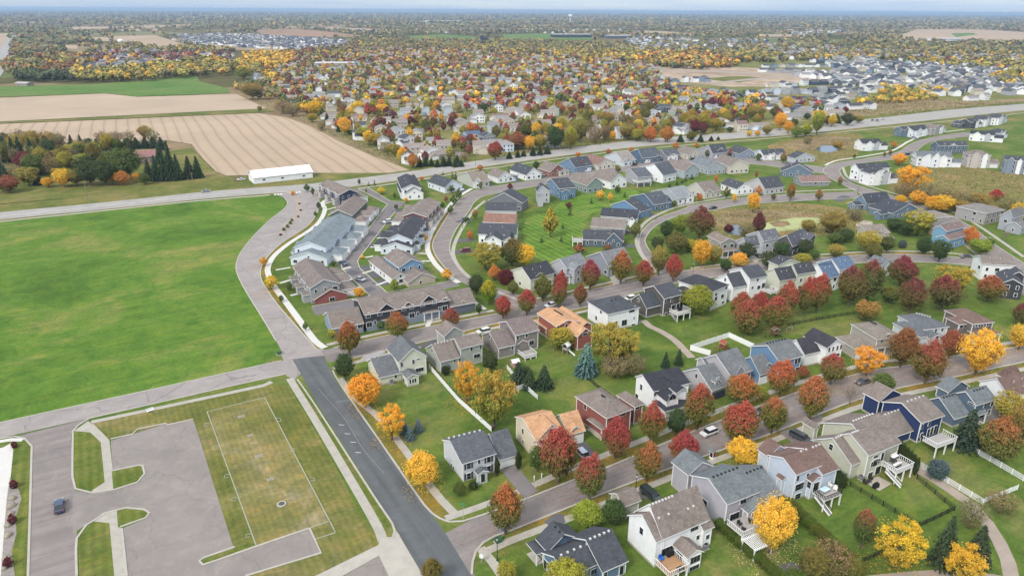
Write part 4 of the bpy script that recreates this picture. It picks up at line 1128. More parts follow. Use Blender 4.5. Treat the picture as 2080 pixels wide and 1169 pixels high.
    H.vents(0, (1160, 215), (1370, 165), 7); H.win(0, 'f', (1500, 425), 1.0, 1.4); H.win(0, 'f', (1540, 412), 1.0, 1.4); H.win(0, 'f', (1520, 520), 1.4, 1.3, 0); H.garage(1, (1110, 630), 4.0, 2.2)
    H = House('white house with black roof and four window front gable', 'E4', WHITE, (0.050, 0.048, 0.058), [
        ('v', (105, 555), (288, 512), 9.0, 6.2, (215, 460)),
        ('u', (-130, 625), (100, 560), 8.0, 4.2, 3.2),
        ('p', (130, 660), (240, 630), 1.8, 3.1)], detail=2, auto=False)
    for q in ((125, 570), (165, 560), (210, 550), (248, 540)): H.win(0, 'f', q, .6, 1.3)
    H.win(0, 'f', (215, 630), 1.0, 1.4)
    H = House('taupe house with low spreading roof beside the yellow street tree', 'E4', (0.40, 0.36, 0.29), (0.215, 0.19, 0.16), [
        ('h', (420, 580), (640, 555), (200, 430), 3.3, 2.2),
        ('h', (632, 464), (860, 405), (300, 300), 5.6, 1.6),
        ('p', (640, 555), (790, 520), 2.0, 3.2)], detail=2, auto=False)
    H.win(1, 'f', (680, 475), .9, .9); H.win(1, 'f', (750, 420), 1.0, .6, 0); H.garage(0, (480, 590), 4.6, 2.2); H.vents(1, (565, 278), (620, 298), 4)
    H = House('pale blue grey house with hipped grey roof and arched entry', 'E4', (0.55, 0.58, 0.62), (0.125, 0.135, 0.148), [
        ('h', (1135, 360), (1400, 326), (825, 212), ('c', (1120, 500)), 2.0),
        ('h', (1090, 440), (1330, 430), (690, 295), 3.2, 1.5),
        ('v', (1190, 455), (1340, 425), 2.5, 3.0, 1.1)], detail=2, auto=False)
    for q in ((1180, 380), (1250, 370), (1320, 355)): H.win(0, 'f', q, .75, 1.3)
    H.win(2, 'f', (1260, 450), 1.2, 1.4, 0); H.vents(0, (1050, 190), (1190, 225), 6, False)
    H = House('brown house with red brown hipped roofs and deep front porch', 'E4', (0.17, 0.14, 0.12), (0.17, 0.115, 0.095), [
        ('h', (1645, 302), (1880, 278), (1335, 150), 5.9, 1.8),
        ('h', (1500, 305), (1640, 290), (1235, 240), 5.0, 1.3),
        ('p', (1700, 425), (1945, 395), (1640, 360), 3.1, None, {'rise': .9})], detail=2, auto=False)
    for q in ((1680, 315), (1712, 310), (1770, 303), (1800, 300)): H.win(0, 'f', q, .7, 1.1)
    H.win(1, 'f', (1520, 327), 1.2, 1.0, 0)

    # south side of the townhouse street
    H = House('pale green house with grey roof and small sunroom on the corner lot', 'D7', C_PGREEN, (0.135, 0.142, 0.15), [
        ('v', (545, 522), (950, 430), (340, 330), ('cr', (938, 690)), (745, 318)),
        ('u', (270, 737), (600, 650), (75, 510), ('c', (280, 855)), (150, 462)),
        ('v', (655, 747), (840, 692), (560, 665), ('c', (665, 880)), (745, 680))], detail=2, auto=False)
    H.win(0, 'f', (590, 550), .6, 1.2); H.win(0, 'f', (752, 507), .6, 1.2); H.win(0, 'f', (840, 618), 2.4, 1.1, 0); H.win(0, 'f', (820, 470), 1.1, .25, 1); H.win(1, 'f', (505, 712), .7, .9, 1)
    for q in ((710, 785), (747, 775), (780, 765)): H.win(2, 'f', q, .55, 1.2, 1)
    H.win(2, 's', (622, 770), 1.0, 1.4, 0); H.vents(1, (215, 448), (430, 395), 5, False)
    H = House('grey green house with taupe roof next to the corner house', 'D7', C_SAGE, R_TAUPE, [
        ('u', (1125, 517), (1410, 445), (920, 320), 3.7, (1010, 265)),
        ('u', (1405, 332), (1745, 257), None, 6.1, (1325, 184)),
        ('v', (1180, 160), (1520, 130), 6.0, 5.4, 2.4)], detail=2, auto=False)
    H.win(1, 'f', (1563, 332), .7, 1.1); H.win(1, 'f', (1695, 300), .7, 1.1); H.win(1, 'f', (1640, 425), 2.0, 1.1, 0); H.win(0, 'f', (1328, 492), .6, .9); H.win(0, 's', (1020, 350), .6, .9)
    H.vents(0, (1060, 265), (1230, 225), 5, False)
    H = House('taupe house with brown grey roof and pale round deck', 'D8', C_TAUPE, (0.19, 0.155, 0.145), [
        ('u', (300, 622), (510, 572), (100, 455), 3.7, (195, 420)),
        ('u', (500, 467), (785, 397), (290, 315), 6.4, (395, 300)),
        ('v', (525, 572), (655, 540), 1.6, 3.2, (590, 518))], detail=2, auto=False)
    H.win(1, 'f', (528, 492), .8, 1.1, 1); H.win(1, 'f', (632, 467), .8, 1.1, 1); H.win(1, 'f', (690, 550), 1.7, 1.4, 0); H.win(2, 'f', (582, 605), 1.3, 2.0, 0); H.win(0, 'f', (465, 612), .7, 1.0); H.win(0, 's', (200, 482), .7, 1.2)
    H.deck((615, 735), (755, 700), (535, 665), 0.9)
    H = House('brick red house with wide orange roofs seen from its back garden', 'D8', (0.36, 0.085, 0.05), R_ORANGE, [
        ('v', (980, 362), (1255, 300), (770, 200), 6.2, 1.3),
        ('v', (1230, 485), (1390, 417), (1130, 375), 4.8, (1330, 382)),
        ('v', (1265, 375), (1425, 345), (1080, 160), 4.4, 1.4),
        ('p', (860, 390), (960, 370), (722, 285), 3.2, None, {'rise': .3})], detail=2, auto=False)
    H.vents(0, (962, 175), (1050, 222), 6); H.win(0, 'f', (1100, 352), .9, 1.3, 1); H.win(0, 'f', (1005, 375), .8, 1.2, 1); H.win(1, 'f', (1320, 450), 1.6, .7, 0)
    H = House('white house with dark hipped roof and black framed windows', 'E5', WHITE, R_SLATE, [
        ('h', (300, 590), (662, 512), (100, 440), 6.3, 2.2),
        ('v', (560, 545), (702, 567), 7.0, 5.6, 1.5, {'plain': True})], detail=2, auto=False)
    H.win(0, 'f', (372, 690), 2.2, 1.1, 0); H.win(0, 'f', (480, 682), 2.0, 1.9, 0); H.win(0, 'f', (565, 552), 2.2, .9, 0); H.win(0, 'f', (588, 630), .4, .9, 1); H.win(0, 'f', (578, 712), 1.3, .6, 0)
    H.win(0, 's', (225, 565), .9, .9); H.win(0, 's', (172, 630), .9, 1.3); H.vents(0, (340, 440), (385, 430), 2)
    H = House('dark brown house with slate roof and white deck by the garden path', 'E5', C_DBROWN, R_SLATE, [
        ('u', (730, 527), (910, 483), (550, 430), ('c', (725, 640)), (645, 362)),
        ('u', (925, 417), (1140, 374), (675, 305), ('c', (905, 620)), (810, 272))], detail=2, auto=False)
    H.win(1, 'f', (938, 447), .8, 1.1); H.win(1, 'f', (1010, 430), .8, 1.2); H.win(1, 'f', (1025, 507), 1.4, 1.5, 0); H.win(1, 'f', (1085, 500), 1.3, 2.0, 0); H.win(0, 's', (638, 432), .8, 1.2, 1); H.win(1, 'f', (945, 600), .9, .9)
    H.deck((1075, 602), (1208, 556), (1005, 548), 2.5, stairs=((1000, 590), (1045, 655)))
    H = House('white house with black hipped roof behind the green yellow maple', 'E5', WHITE, (0.05, 0.052, 0.06), [
        ('h', (1460, 342), (1652, 262), (1160, 187), 7.4, 2.4),
        ('h', (1200, 355), (1420, 330), (1070, 290), 5.0, 1.5)], detail=2, auto=False)
    H.win(0, 'f', (1570, 388), 1.6, 1.3, 0); H.win(0, 'f', (1500, 370), 1.4, .8, 0); H.win(0, 'f', (1498, 415), 1.4, 1.3, 0); H.win(0, 'f', (1575, 455), 1.4, .7, 0); H.win(0, 'f', (1615, 292), .9, 1.0)
    H = House('white house with slate roof and lower front garage wing', 'E5', WHITE, R_SLATE, [
        ('u', (1695, 297), (1850, 265), (1530, 190), 5.6, (1615, 140)),
        ('u', (1885, 202), (2085, 165), (1645, 95), 8.2, (1780, 70))], detail=2, auto=False)
    H.win(1, 'f', (1963, 205), .8, 1.1); H.win(1, 'f', (1975, 290), 1.4, 1.3, 0); H.win(1, 'f', (1905, 295), .8, .9); H.win(1, 'f', (2035, 268), 1.4, 1.9, 0); H.win(0, 's', (1607, 205), .8, 1.2)
    H.deck((2110, 360), (2180, 335), (2050, 310), 2.6)
    H = House('pale green house with charcoal roofs behind the red back garden maples', 'B4', C_PGREEN, (0.060, 0.063, 0.072), [
        ('u', (1180, 792), (1325, 768), (1065, 715), 5.4, (1130, 685)),
        ('u', (1330, 737), (1480, 707), (1248, 668), 7.0, (1290, 650)),
        ('v', (1170, 660), (1330, 620), 6.0, 5.0, 1.8)])
    H = House('white house with blue shingle roofs behind the red back garden maples', 'B4', WHITE, (0.105, 0.155, 0.235), [
        ('u', (1575, 775), (1690, 745), (1460, 665), 5.6, (1500, 645)),
        ('u', (1690, 700), (1810, 660), (1530, 622), 7.6, (1622, 607))], vents=((0, (1515, 655), (1620, 645), 6),))
    House('small grey blue house half hidden by the purple maple', 'B5', C_GBLUE, (0.14, 0.155, 0.17), [('v', (688, 715), (790, 690), (612, 655), 5.0, 2.0)])
    House('white house with taupe roof at the bend of the eastern street', 'B5', WHITE, R_TAUPE, [('u', (1600, 700), (1900, 715), (1525, 632), 6.5, 2.2), ('u', (1650, 760), (1800, 740), 6, 3.6, 1.6)])
    House('white and black house with dark roofs below the bend house', 'B5', (0.05, 0.055, 0.066), R_SLATE, [('v', (1772, 874), (1990, 900), (1665, 775), 5.6, (1880, 835)), ('v', (1860, 800), (2020, 850), 6, 6.2, 1.6)])

    # north side of the townhouse street
    House('pale green house with charcoal roof among red maples', 'B3', C_PGREEN, (0.05, 0.052, 0.06), [('u', (740, 992), (950, 930), (590, 905), 4.8, (665, 882)), ('v', (745, 985), (860, 955), 4, 4.7, (830, 925))])
    H = House('lavender grey house with grey roof and pillared porch', 'B3', (0.40, 0.40, 0.45), (0.20, 0.21, 0.225), [('u', (1045, 895), (1220, 840), (930, 838), 6.0, (985, 812)), ('v', (1112, 905), (1195, 885), 4, 6.0, (1150, 858)), ('p', (1070, 960), (1190, 930), 2.2, 3.2)])
    House('grey house with grey roof behind the tall orange green maple', 'B3', (0.26, 0.28, 0.33), (0.20, 0.205, 0.215), [('u', (1400, 880), (1600, 835), (1285, 775), 4.4, (1330, 752))])
    H = House('green gabled house with brown roof and deep porch by the pond', 'B4', (0.30, 0.31, 0.25), (0.225, 0.18, 0.155), [('v', (690, 470), (818, 455), (560, 410), 6.2, (755, 428)), ('u', (620, 535), (700, 520), 7, 3.4, 1.8), ('p', (700, 545), (850, 528), 2.6, 3.3)])
    H = House('grey two storey house with dormers and double garage by the pond', 'B4', (0.43, 0.43, 0.45), (0.130, 0.138, 0.152), [('u', (1045, 457), (1190, 430), (930, 395), 6.6, (1000, 370)), ('u', (900, 512), (1040, 495), (835, 455), 4.2, (885, 425)), ('v', (1080, 440), (1112, 434), 3, 7.0, .8, {'noauto': 1}), ('v', (1140, 430), (1172, 424), 3, 7.0, .8, {'noauto': 1})])
    H.garage(1, (1000, 535), 4.4, 2.2)
    House('dark grey house with slate roof and front gable by the pond', 'B4', (0.10, 0.095, 0.10), (0.095, 0.10, 0.118), [('u', (1290, 502), (1440, 440), (1195, 425), 4.6, (1240, 403)), ('v', (1430, 445), (1532, 430), 8, 6.2, (1482, 392))])
    House('beige ranch house with taupe roof and front gables', 'B5', (0.50, 0.46, 0.40), (0.24, 0.205, 0.18), [('u', (560, 425), (760, 410), (430, 380), 3.6, (480, 345)), ('v', (640, 425), (725, 437), 5, 3.8, (672, 390)), ('v', (775, 470), (850, 487), 7, 3.4, (792, 428))])
    House('bright blue house with brown roofs beside the orange maple', 'B5', (0.14, 0.34, 0.52), (0.185, 0.135, 0.125), [('u', (1275, 405), (1442, 362), (1225, 352), 6.8, 1.8), ('u', (1300, 485), (1440, 405), 6, 4.4, 1.6)])
    House('tan house with shallow grey roof behind the bright blue house', 'B5', C_TANW, (0.20, 0.185, 0.17), [('h', (1170, 355), (1330, 300), (1140, 330), 4.5, 1.4)])
    House('grey house with broad hipped roof and dormer on the eastern street', 'B5', (0.34, 0.32, 0.30), (0.215, 0.20, 0.19), [('h', (1640, 240), (1815, 205), (1480, 150), 5.8, 2.2), ('p', (1480, 215), (1600, 240), 3, 3.4)])
    House('grey blue house with dormers and white garage on the eastern street', 'B5', (0.34, 0.36, 0.40), (0.17, 0.17, 0.175), [('u', (1880, 285), (1990, 250), (1775, 252), 6.4, (1850, 202)), ('u', (1960, 370), (2040, 350), 7, 3.6, 2)])
    House('blue ranch house with screened porch beside the pond lawn', 'B5', (0.17, 0.25, 0.34), (0.058, 0.066, 0.080), [('u', (545, 155), (770, 130), None, 3.4, (495, 62)), ('u', (440, 165), (545, 170), 5.5, 3.0, 1.2)])
    House('blue ranch house with wide front gable beside the pond lawn', 'B5', (0.135, 0.205, 0.285), (0.058, 0.066, 0.080), [('v', (778, 240), (1020, 197), (690, 160), 3.4, (935, 150)), ('u', (670, 250), (778, 240), 4, 3.0, 1.2)])
    House('low taupe roofed ranch behind the yellow willow', 'B5', (0.42, 0.36, 0.28), (0.24, 0.215, 0.195), [('h', (1140, 285), (1340, 265), (1090, 215), 3.4, 1.8)])
near_houses()
# ---------------------------------------------------------------- townhouses
def townhouses():
    NA = {'noauto': 1}
    LB = (0.60, 0.67, 0.74)
    H = House('long navy and grey townhouse row with dark gables along the street', 'E6', (0.125, 0.145, 0.185), R_TAUPE, [
        ('u', (262, 640), (655, 568), None, 3.3, (195, 432), {'wall': (0.22, 0.30, 0.40)}),
        ('u', (655, 472), (1680, 272), None, 6.0, (575, 327), {'wall': (0.05, 0.052, 0.07)}),
        ('u', (1685, 375), (2002, 312), None, 3.3, ('r', (1925, 135))),
        ('v', (805, 447), (1035, 392), 6, 5.95, (920, 330), {'wall': (0.03, 0.035, 0.045)}),
        ('v', (1112, 382), (1268, 347), 5, 5.95, (1182, 311), {'wall': (0.03, 0.035, 0.045)}),
        ('v', (1325, 342), (1542, 292), 6, 5.95, (1430, 230), {'wall': (0.03, 0.035, 0.045)}),
        ('v', (665, 465), (752, 442), 3, 5.9, (706, 436), NA), ('v', (1590, 290), (1682, 270), 3, 5.9, (1640, 250), NA),
        ('v', (342, 607), (562, 560), 5, 3.4, (432, 532), {'wall': (0.14, 0.03, 0.04), 'noauto': 1}),
        ('v', (1792, 342), (1908, 320), 4, 3.3, (1846, 290), {'wall': (0.03, 0.035, 0.045), 'noauto': 1}),
        ('p', (832, 522), (1012, 480), 2.4, 3.1, None, {'dy': 1.4}), ('p', (1352, 435), (1542, 392), 2.4, 3.1, None, {'dy': 1.4}), ('p', (1915, 330), (2000, 312), 3.2, 3.0)],
        name='townhouse_row', cat='townhouses', auto=False, detail=1)
    for q in ((700, 482), (840, 455), (995, 425), (1130, 396), (1225, 376), (1355, 350), (1500, 320), (1625, 292)): H.win(1, 'f', q, 1.3, 1.1, 0)
    for q in ((708, 587), (1228, 475), (1625, 388)): H.win(1, 'f', q, 1.8, 1.6, 0)
    for q in ((783, 560), (1298, 456), (1562, 400)): H.win(1, 'f', q, .7, 1.2)
    B = H.blocks[1]; box('lower_wall', B['x0'] + B['e'] + .1, B['y0'] + B['e'] - .06, 0, B['x1'] - B['e'] - .1, B['y0'] + B['e'] + .1, 2.9, siding((0.20, 0.25, 0.32)), H.root)
    H.win(0, 'f', (612, 602), 1.6, 1.2, 0); H.win(9, 'f', (1840, 365), 1.8, 1.4, 0)
    T = lambda lab, *a, **k: House(lab, *a, name='townhouse_row', cat='townhouses', **k)
    H = T('taupe townhouse block with bright red end wall', 'E7', C_RED, (0.195, 0.165, 0.15), [
        ('v', (565, 942), (1085, 850), 10, ('c', (595, 1018)), (815, 775), NA),
        ('v', (500, 772), (965, 690), (190, 450), 5.9, (715, 634), {'wall': (0.30, 0.31, 0.31)}),
        ('v', (480, 830), 2.5, (230, 560), 3.2, .8, {'wall': (0.30, 0.31, 0.31)})])
    H.win(0, 'f', (838, 930), 1.8, 1.4, 0); H.units(0, 1, 3, 'r', (0.36, 0.36, 0.36))
    H = T('pale blue townhouse block with blue grey roofs and white end gable', 'B1', LB, (0.185, 0.22, 0.24), [
        ('v', (445, 802), (800, 780), 9, 3.3, 2.6), ('v', (478, 716), (762, 722), (745, 470), 6.0, 2.5)], th=R(-4))
    H.units(0, 1, 4, 'r', (0.66, 0.70, 0.74))
    H = T('tan townhouse block with taupe roof above the pale blue block', 'F1', (0.52, 0.46, 0.38), R_TAUPE, [
        ('v', (215, 765), (650, 790), 10, 3.3, 2.2), ('v', (212, 692), (605, 700), (395, 450), 5.9, (375, 606), {'wall': (0.13, 0.145, 0.12)})], th=R(-4))
    H.units(0, 1, 3, 'r', (0.45, 0.42, 0.38))
    H = T('taupe townhouse block with navy gable near the county road', 'F1', (0.40, 0.35, 0.31), R_TAUPE, [
        ('v', (395, 368), (702, 322), (150, 190), 6.0, (560, 274), {'wall': (0.05, 0.06, 0.13)}), ('v', (420, 430), (810, 395), 8, 3.2, 1.8)])
    H.units(1, 0, 3, 'r', (0.42, 0.38, 0.35))
    H = T('taupe roofed townhouse block with brick red gable', 'F1', (0.40, 0.35, 0.30), (0.215, 0.18, 0.16), [
        ('v', (1340, 770), (1850, 780), 10, 3.3, 2.2), ('v', (1420, 708), (1805, 735), (1560, 460), 5.9, (1590, 650), {'wall': (0.20, 0.06, 0.05)})], th=R(-8))
    H.units(0, 1, 4, 'l', (0.52, 0.48, 0.43))
    H = T('black roofed townhouse block with pale blue gables', 'E8', LB, (0.060, 0.062, 0.072), [
        ('v', (420, 262), (970, 312), 10, 3.3, (690, 187)), ('v', (545, 130), (980, 152), 30, 5.8, (735, 42))], th=R(-5))
    H.units(0, 1, 3, 'l', (0.62, 0.68, 0.74))
    H = T('taupe townhouse block with blue gables and tan end wall', 'E8', (0.50, 0.42, 0.31), (0.205, 0.172, 0.155), [
        ('v', (905, 872), (1395, 775), 13, ('c', (905, 950)), (1140, 697), NA),
        ('v', (752, 612), (1195, 537), (280, 460), 5.8, (970, 462), {'wall': (0.15, 0.34, 0.52)}),
        ('v', (640, 805), 7, (290, 480), 3.1, 1.6, {'wall': (0.74, 0.74, 0.73)})])
    H.win(0, 'f', (1120, 855), .8, 1.0)
    T('white townhouse block with black roofs at the lane end', 'F1', WHITE, (0.055, 0.058, 0.07), [
        ('v', (1455, 348), (1770, 332), 9, 3.6, (1610, 252)), ('v', (1400, 267), (1720, 222), (1180, 95), 5.9, 2.2), ('v', (1380, 335), 4, (1080, 192), 3.2, 1.0)])
townhouses()

# ---------------------------------------------------------------- villas round the pond
def villas():
    GB = R_SLATE
    def V(lab, crop, wall, roof, bl, th=None):
        H = House(lab, crop, wall, roof, bl, th=th)
        if (crop == 'F8' or 'modern' in lab or 'marsh' in lab) and len(bl) < 3:      # front gable and garage wing
            B = H.blocks[0]; a, b_ = B['x1'] - B['x0'], B['y1'] - B['y0']
            H.add('v', B['x0'] + a * .12, B['y0'] - 1.3, a * .36, b_ * .55, B['h'] - .12, 2.3, siding(wall))
            H.add('v', B['x0'] + a * .60, B['y0'] - .8, a * .26, b_ * .5, B['h'] - .2, 1.8, siding(WHITE if wall != WHITE else (0.45, 0.47, 0.50)))
            H.add('u', B['x1'] - .6, B['y0'] + .8, 6.8, 7.2, 3.2, 2.2, siding(wall))
            link('garage_door', boxm('garage_door', 4.6, .09, 2.2, M_GDOOR), H.root, (B['x1'] + 2.9, B['y0'] + 1.02, .05))
        return H
    W = {'wall': WHITE}
    H = V('white villa with slate roof and blue front gable nearest the townhouses', 'F2', (0.66, 0.70, 0.76), GB, [('v', (345, 408), (640, 360), (120, 300), 3.4, (480, 277)), ('v', (490, 372), (702, 365), 6, 3.0, 1.2)]); H.garage(1, (600, 410), 4.6)
    H = V('sage villa with tan roof and white front gable', 'F2', (0.46, 0.48, 0.39), (0.235, 0.195, 0.165), [('u', (805, 322), (1085, 290), (560, 195), 3.6, (705, 160)), ('v', (815, 325), (930, 300), 4, 3.6, (890, 234), W)])
    H = V('slate blue villa with taupe roof and double white garage', 'F2', (0.13, 0.17, 0.25), R_TAUPE, [('v', (1215, 252), (1475, 215), (1030, 190), 3.4, (1335, 140), W), ('v', (1360, 242), (1552, 216), 6, 3.0, 1.0)]); H.garage(1, (1450, 270), 5)
    H = V('white villa with slate roof beside the county road spruces', 'F2', WHITE, GB, [('v', (1670, 207), (1932, 172), (1415, 112), 3.4, (1790, 82))])
    V('grey walkout villa with slate roof and gabled bay', 'F2', (0.42, 0.43, 0.46), GB, [('v', (1840, 472), (2068, 470), (1480, 418), 6.2, (1930, 374)), ('v', (1850, 548), (1952, 525), 2, 5.6, 1)])
    V('grey gable ended villa with slate roof on the curve', 'F2', (0.17, 0.18, 0.20), GB, [('v', (1045, 612), (1612, 660), 11, 4.6, (1315, 490))])
    V('villa with plain slate roof between the grey gable and the brown roof', 'F2', (0.62, 0.64, 0.66), GB, [('u', (1005, 785), (1520, 790), 12, 4.6, 2.8)])
    V('villa with red brown roof on the curve', 'F2', (0.45, 0.36, 0.30), (0.25, 0.140, 0.108), [('u', (960, 965), (1492, 988), 12, 4.6, 2.8)])
    V('white villa with charcoal roofs and paired white gables', 'F3', WHITE, GB, [('u', (240, 762), (872, 782), 14, 4.6, 3.2), ('v', (345, 862), (640, 880), 8, 4.2, (490, 787)), ('v', (642, 880), (832, 822), 8, 4.2, (785, 802))])
    V('cream villa with rust gable and tan roof', 'F4', (0.60, 0.55, 0.44), R_TAUPE, [('v', (145, 472), (388, 437), (-60, 410), 3.4, (270, 347), {'wall': (0.30, 0.10, 0.06)}), ('v', (300, 470), (440, 440), 5, 3.0, 1)])
    H = V('blue villa with slate roof and white dormer facing the county road row', 'F4', (0.14, 0.25, 0.39), GB, [('u', (548, 405), (842, 362), (300, 325), 3.6, (442, 250)), ('v', (702, 352), (752, 345), 3, 4.4, .9, W)]); H.garage(0, (760, 410), 4.8)
    V('cream villa with red brown roof', 'F4', (0.64, 0.58, 0.45), (0.225, 0.135, 0.115), [('v', (915, 362), (1212, 322), (740, 270), 3.4, (1057, 250))])
    V('pale blue villa with patchy tan roof', 'F4', (0.52, 0.58, 0.63), (0.27, 0.245, 0.22), [('u', (1325, 298), (1542, 272), (1095, 200), 3.6, (1200, 150)), ('v', (1335, 302), (1500, 285), 4, 3.6, 1.6)])
    H = V('navy villa with grey roof and white gable dormer', 'F4', (0.09, 0.16, 0.26), (0.10, 0.115, 0.135), [('u', (1640, 252), (1932, 217), (1460, 165), 3.6, (1572, 100)), ('v', (1850, 235), (1945, 217), 4, 3.4, 1.2)]); H.garage(0, (1720, 295), 5)
    H = V('bright blue walkout villa with slate roof and white trimmed bay', 'F4', (0.12, 0.235, 0.38), GB, [('u', (292, 747), (570, 722), (10, 640), ('c', (330, 915)), (150, 582)), ('v', (335, 790), (440, 770), 2, ('d', -.6), .8)])
    V('green gabled walkout villa with tan roof and black railed deck', 'F4', (0.24, 0.31, 0.29), R_TAUPE, [('v', (745, 697), (1012, 657), (470, 590), ('c', (740, 830)), (885, 562))])
    V('white gabled walkout villa with tan roof', 'F4', WHITE, R_TAUPE, [('v', (1130, 637), (1402, 592), (890, 540), ('c', (1120, 760)), (1265, 502))])
    H = V('grey walkout villa with slate roof and white deck posts', 'F4', (0.36, 0.365, 0.40), (0.105, 0.115, 0.13), [('u', (1567, 562), (1817, 537), (1275, 492), ('c', (1530, 700)), (1437, 417))]); H.deck((1560, 650), (1790, 630), (1560, 610), 2.7)
    V('white walkout villa with charcoal roof next to the grey one', 'F6', WHITE, (0.09, 0.10, 0.115), [('u', (60, 612), (290, 562), (-215, 465), ('c', (40, 740)), (-90, 422))])
    V('grey blue walkout villa with tan roof and white gable top', 'F6', (0.37, 0.43, 0.46), R_TAUPE, [('v', (410, 542), (652, 502), (195, 430), ('c', (410, 668)), (540, 417))])
    V('grey walkout villa with blue grey roof and recessed deck', 'F6', (0.36, 0.40, 0.45), (0.17, 0.19, 0.205), [('v', (795, 492), (1092, 467), (560, 390), ('c', (790, 605)), (925, 377))])
    V('cream walkout villa with tan roof and timber deck', 'F6', (0.60, 0.54, 0.43), R_TAUPE, [('v', (1140, 462), (1467, 442), (950, 360), ('c', (1140, 592)), (1300, 352))])
    H = V('dark grey villa with white gable and white garage by the orange tree', 'F6', (0.24, 0.24, 0.28), (0.10, 0.11, 0.125), [('u', (110, 302), (347, 272), (-60, 230), 3.6, (22, 190)), ('v', (142, 302), (282, 274), 4, 3.6, 1.7, W)]); H.garage(0, (175, 330), 4.6)
    V('beige villa with tan roof between two orange trees', 'F6', (0.57, 0.51, 0.39), R_TAUPE, [('v', (465, 272), (692, 242), (300, 215), 3.4, (590, 167))])
    H = V('grey gabled villa with slate roof and white garage', 'F6', (0.35, 0.36, 0.40), GB, [('u', (862, 257), (1112, 227), (730, 175), 3.6, (800, 117)), ('v', (882, 250), (1062, 227), 5, 3.5, (1010, 150))]); H.garage(0, (925, 290), 4.8)
    V('slate blue villa with open garage and white trimmed gable', 'F6', (0.22, 0.285, 0.38), GB, [('v', (1295, 262), (1552, 247), (1230, 190), 3.4, (1450, 172))])
    H = V('white villa with slate roof, dormer and red door', 'F6', WHITE, GB, [('u', (1692, 282), (2062, 252), 9, 3.5, 2.8), ('v', (1815, 262), (1877, 252), 3, 4.4, 1.1), ('v', (1920, 277), (2037, 267), 4, 3.5, 1.4)]); H.garage(0, (1790, 325), 4.8)
    H = V('grey green villa with pale grey roof and white gables', 'F5', (0.40, 0.44, 0.46), (0.245, 0.265, 0.275), [('u', (1735, 268), (2002, 217), (1435, 120), 3.6, (1572, 92)), ('v', (1887, 245), (2007, 217), 4, 3.5, (1955, 152), W)]); H.garage(0, (1790, 300), 4.6)
    V('navy villa with slate roof and white trimmed front wing', 'F5', (0.09, 0.165, 0.265), (0.085, 0.095, 0.115), [('u', (1347, 367), (1632, 322), (1040, 215), 3.6, (1187, 180)), ('v', (1532, 332), (1632, 302), 4, 3.5, (1590, 217))])
    V('bright blue villa with broad blue gable on the pond street', 'F5', (0.115, 0.26, 0.46), GB, [('u', (1135, 482), (1300, 430), (590, 380), 3.6, (870, 292))])
    V('villa with black roof and white entrance gable on the pond street', 'F5', (0.60, 0.62, 0.64), (0.055, 0.058, 0.068), [('u', (470, 548), (1080, 592), 12, 3.6, 2.8), ('v', (935, 612), (1062, 572), 5, 3.5, 1.6, W)])
    V('villa with tan roof behind the dark blue corner villa', 'F5', (0.36, 0.35, 0.33), (0.215, 0.185, 0.165), [('u', (310, 718), (882, 762), 12, 3.6, 2.8)])
    H = V('dark blue villa with slate roof and white side deck', 'F5', (0.095, 0.14, 0.20), GB, [('u', (190, 932), (862, 948), 11, ('c', (195, 1045)), 3.0), ('v', (545, 968), (852, 968), 6, ('d', -.2), (695, 817))]); H.deck((20, 960), (190, 950), (30, 900), 2.4)
    V('beige villa with tan roof and grey front gable', 'F6', (0.55, 0.52, 0.43), R_TAUPE, [('u', (740, 892), (1012, 852), (420, 800), 3.6, (592, 720)), ('v', (752, 892), (882, 872), 4, 3.5, (820, 827))])
    H = V('white gabled villa with slate roof above the gold tree', 'F6', WHITE, GB, [('v', (1250, 832), (1542, 802), (1000, 740), 3.5, (1385, 732))]); H.garage(0, (1310, 890), 4.6)
    V('off white villa with slate roof and wide dormer', 'F6', (0.50, 0.49, 0.47), GB, [('u', (1715, 832), (2032, 792), (1460, 720), 3.6, (1600, 647)), ('v', (1732, 815), (1867, 802), 4, 3.5, (1795, 752))])
    V('small grey villa with white garage near the small pond', 'F7', (0.50, 0.52, 0.55), GB, [('v', (440, 252), (782, 222), 8, 3.4, (605, 162))])
    V('blue villa with long gable wall near the street bend', 'F7', (0.125, 0.19, 0.27), GB, [('v', (215, 462), (752, 492), 10, 3.4, (505, 347))])
    V('grey ranch villa with long red brown roof near the street bend', 'F7', (0.27, 0.28, 0.30), (0.235, 0.155, 0.14), [('u', (540, 640), (1022, 630), 10, ('c', (550, 712)), 3.0)])
    V('white modern house with black roofs inside the street bend', 'F7', WHITE, (0.062, 0.066, 0.078), [('v', (1660, 502), (2022, 482), 9, 7.0, (1890, 422)), ('u', (1480, 430), (1985, 400), 8, 7.0, 2.6)])
    V('white house with black roof beside the marsh', 'F7', WHITE, (0.055, 0.058, 0.07), [('u', (1540, 15), (1860, 5), 10, ('c', (1545, 135)), 2.6)])
    # far eastern group
    V('steel blue house with slate roof on the eastern street', 'F8', (0.13, 0.195, 0.25), GB, [('u', (110, 352), (300, 338), 9, 5.6, 2.2)])
    V('white fronted house with black roof on the eastern street', 'F8', (0.68, 0.70, 0.73), (0.058, 0.062, 0.075), [('u', (290, 367), (542, 332), 11, 5.4, 2.8)])
    V('grey house with taupe gables and white garage on the eastern street', 'F8', (0.36, 0.34, 0.33), R_TAUPE, [('v', (600, 332), (802, 290), 9, 5.6, 2.2)])
    V('charcoal house with white garage near the county road', 'F8', (0.07, 0.085, 0.105), GB, [('u', (1210, 225), (1372, 207), 10, 5.6, 2.4), ('v', (1060, 260), (1210, 240), 9, 3.4, 2.0)])
    V('white gabled house near the county road', 'F8', WHITE, GB, [('v', (1430, 187), (1562, 157), 10, 6.2, 2.4)])
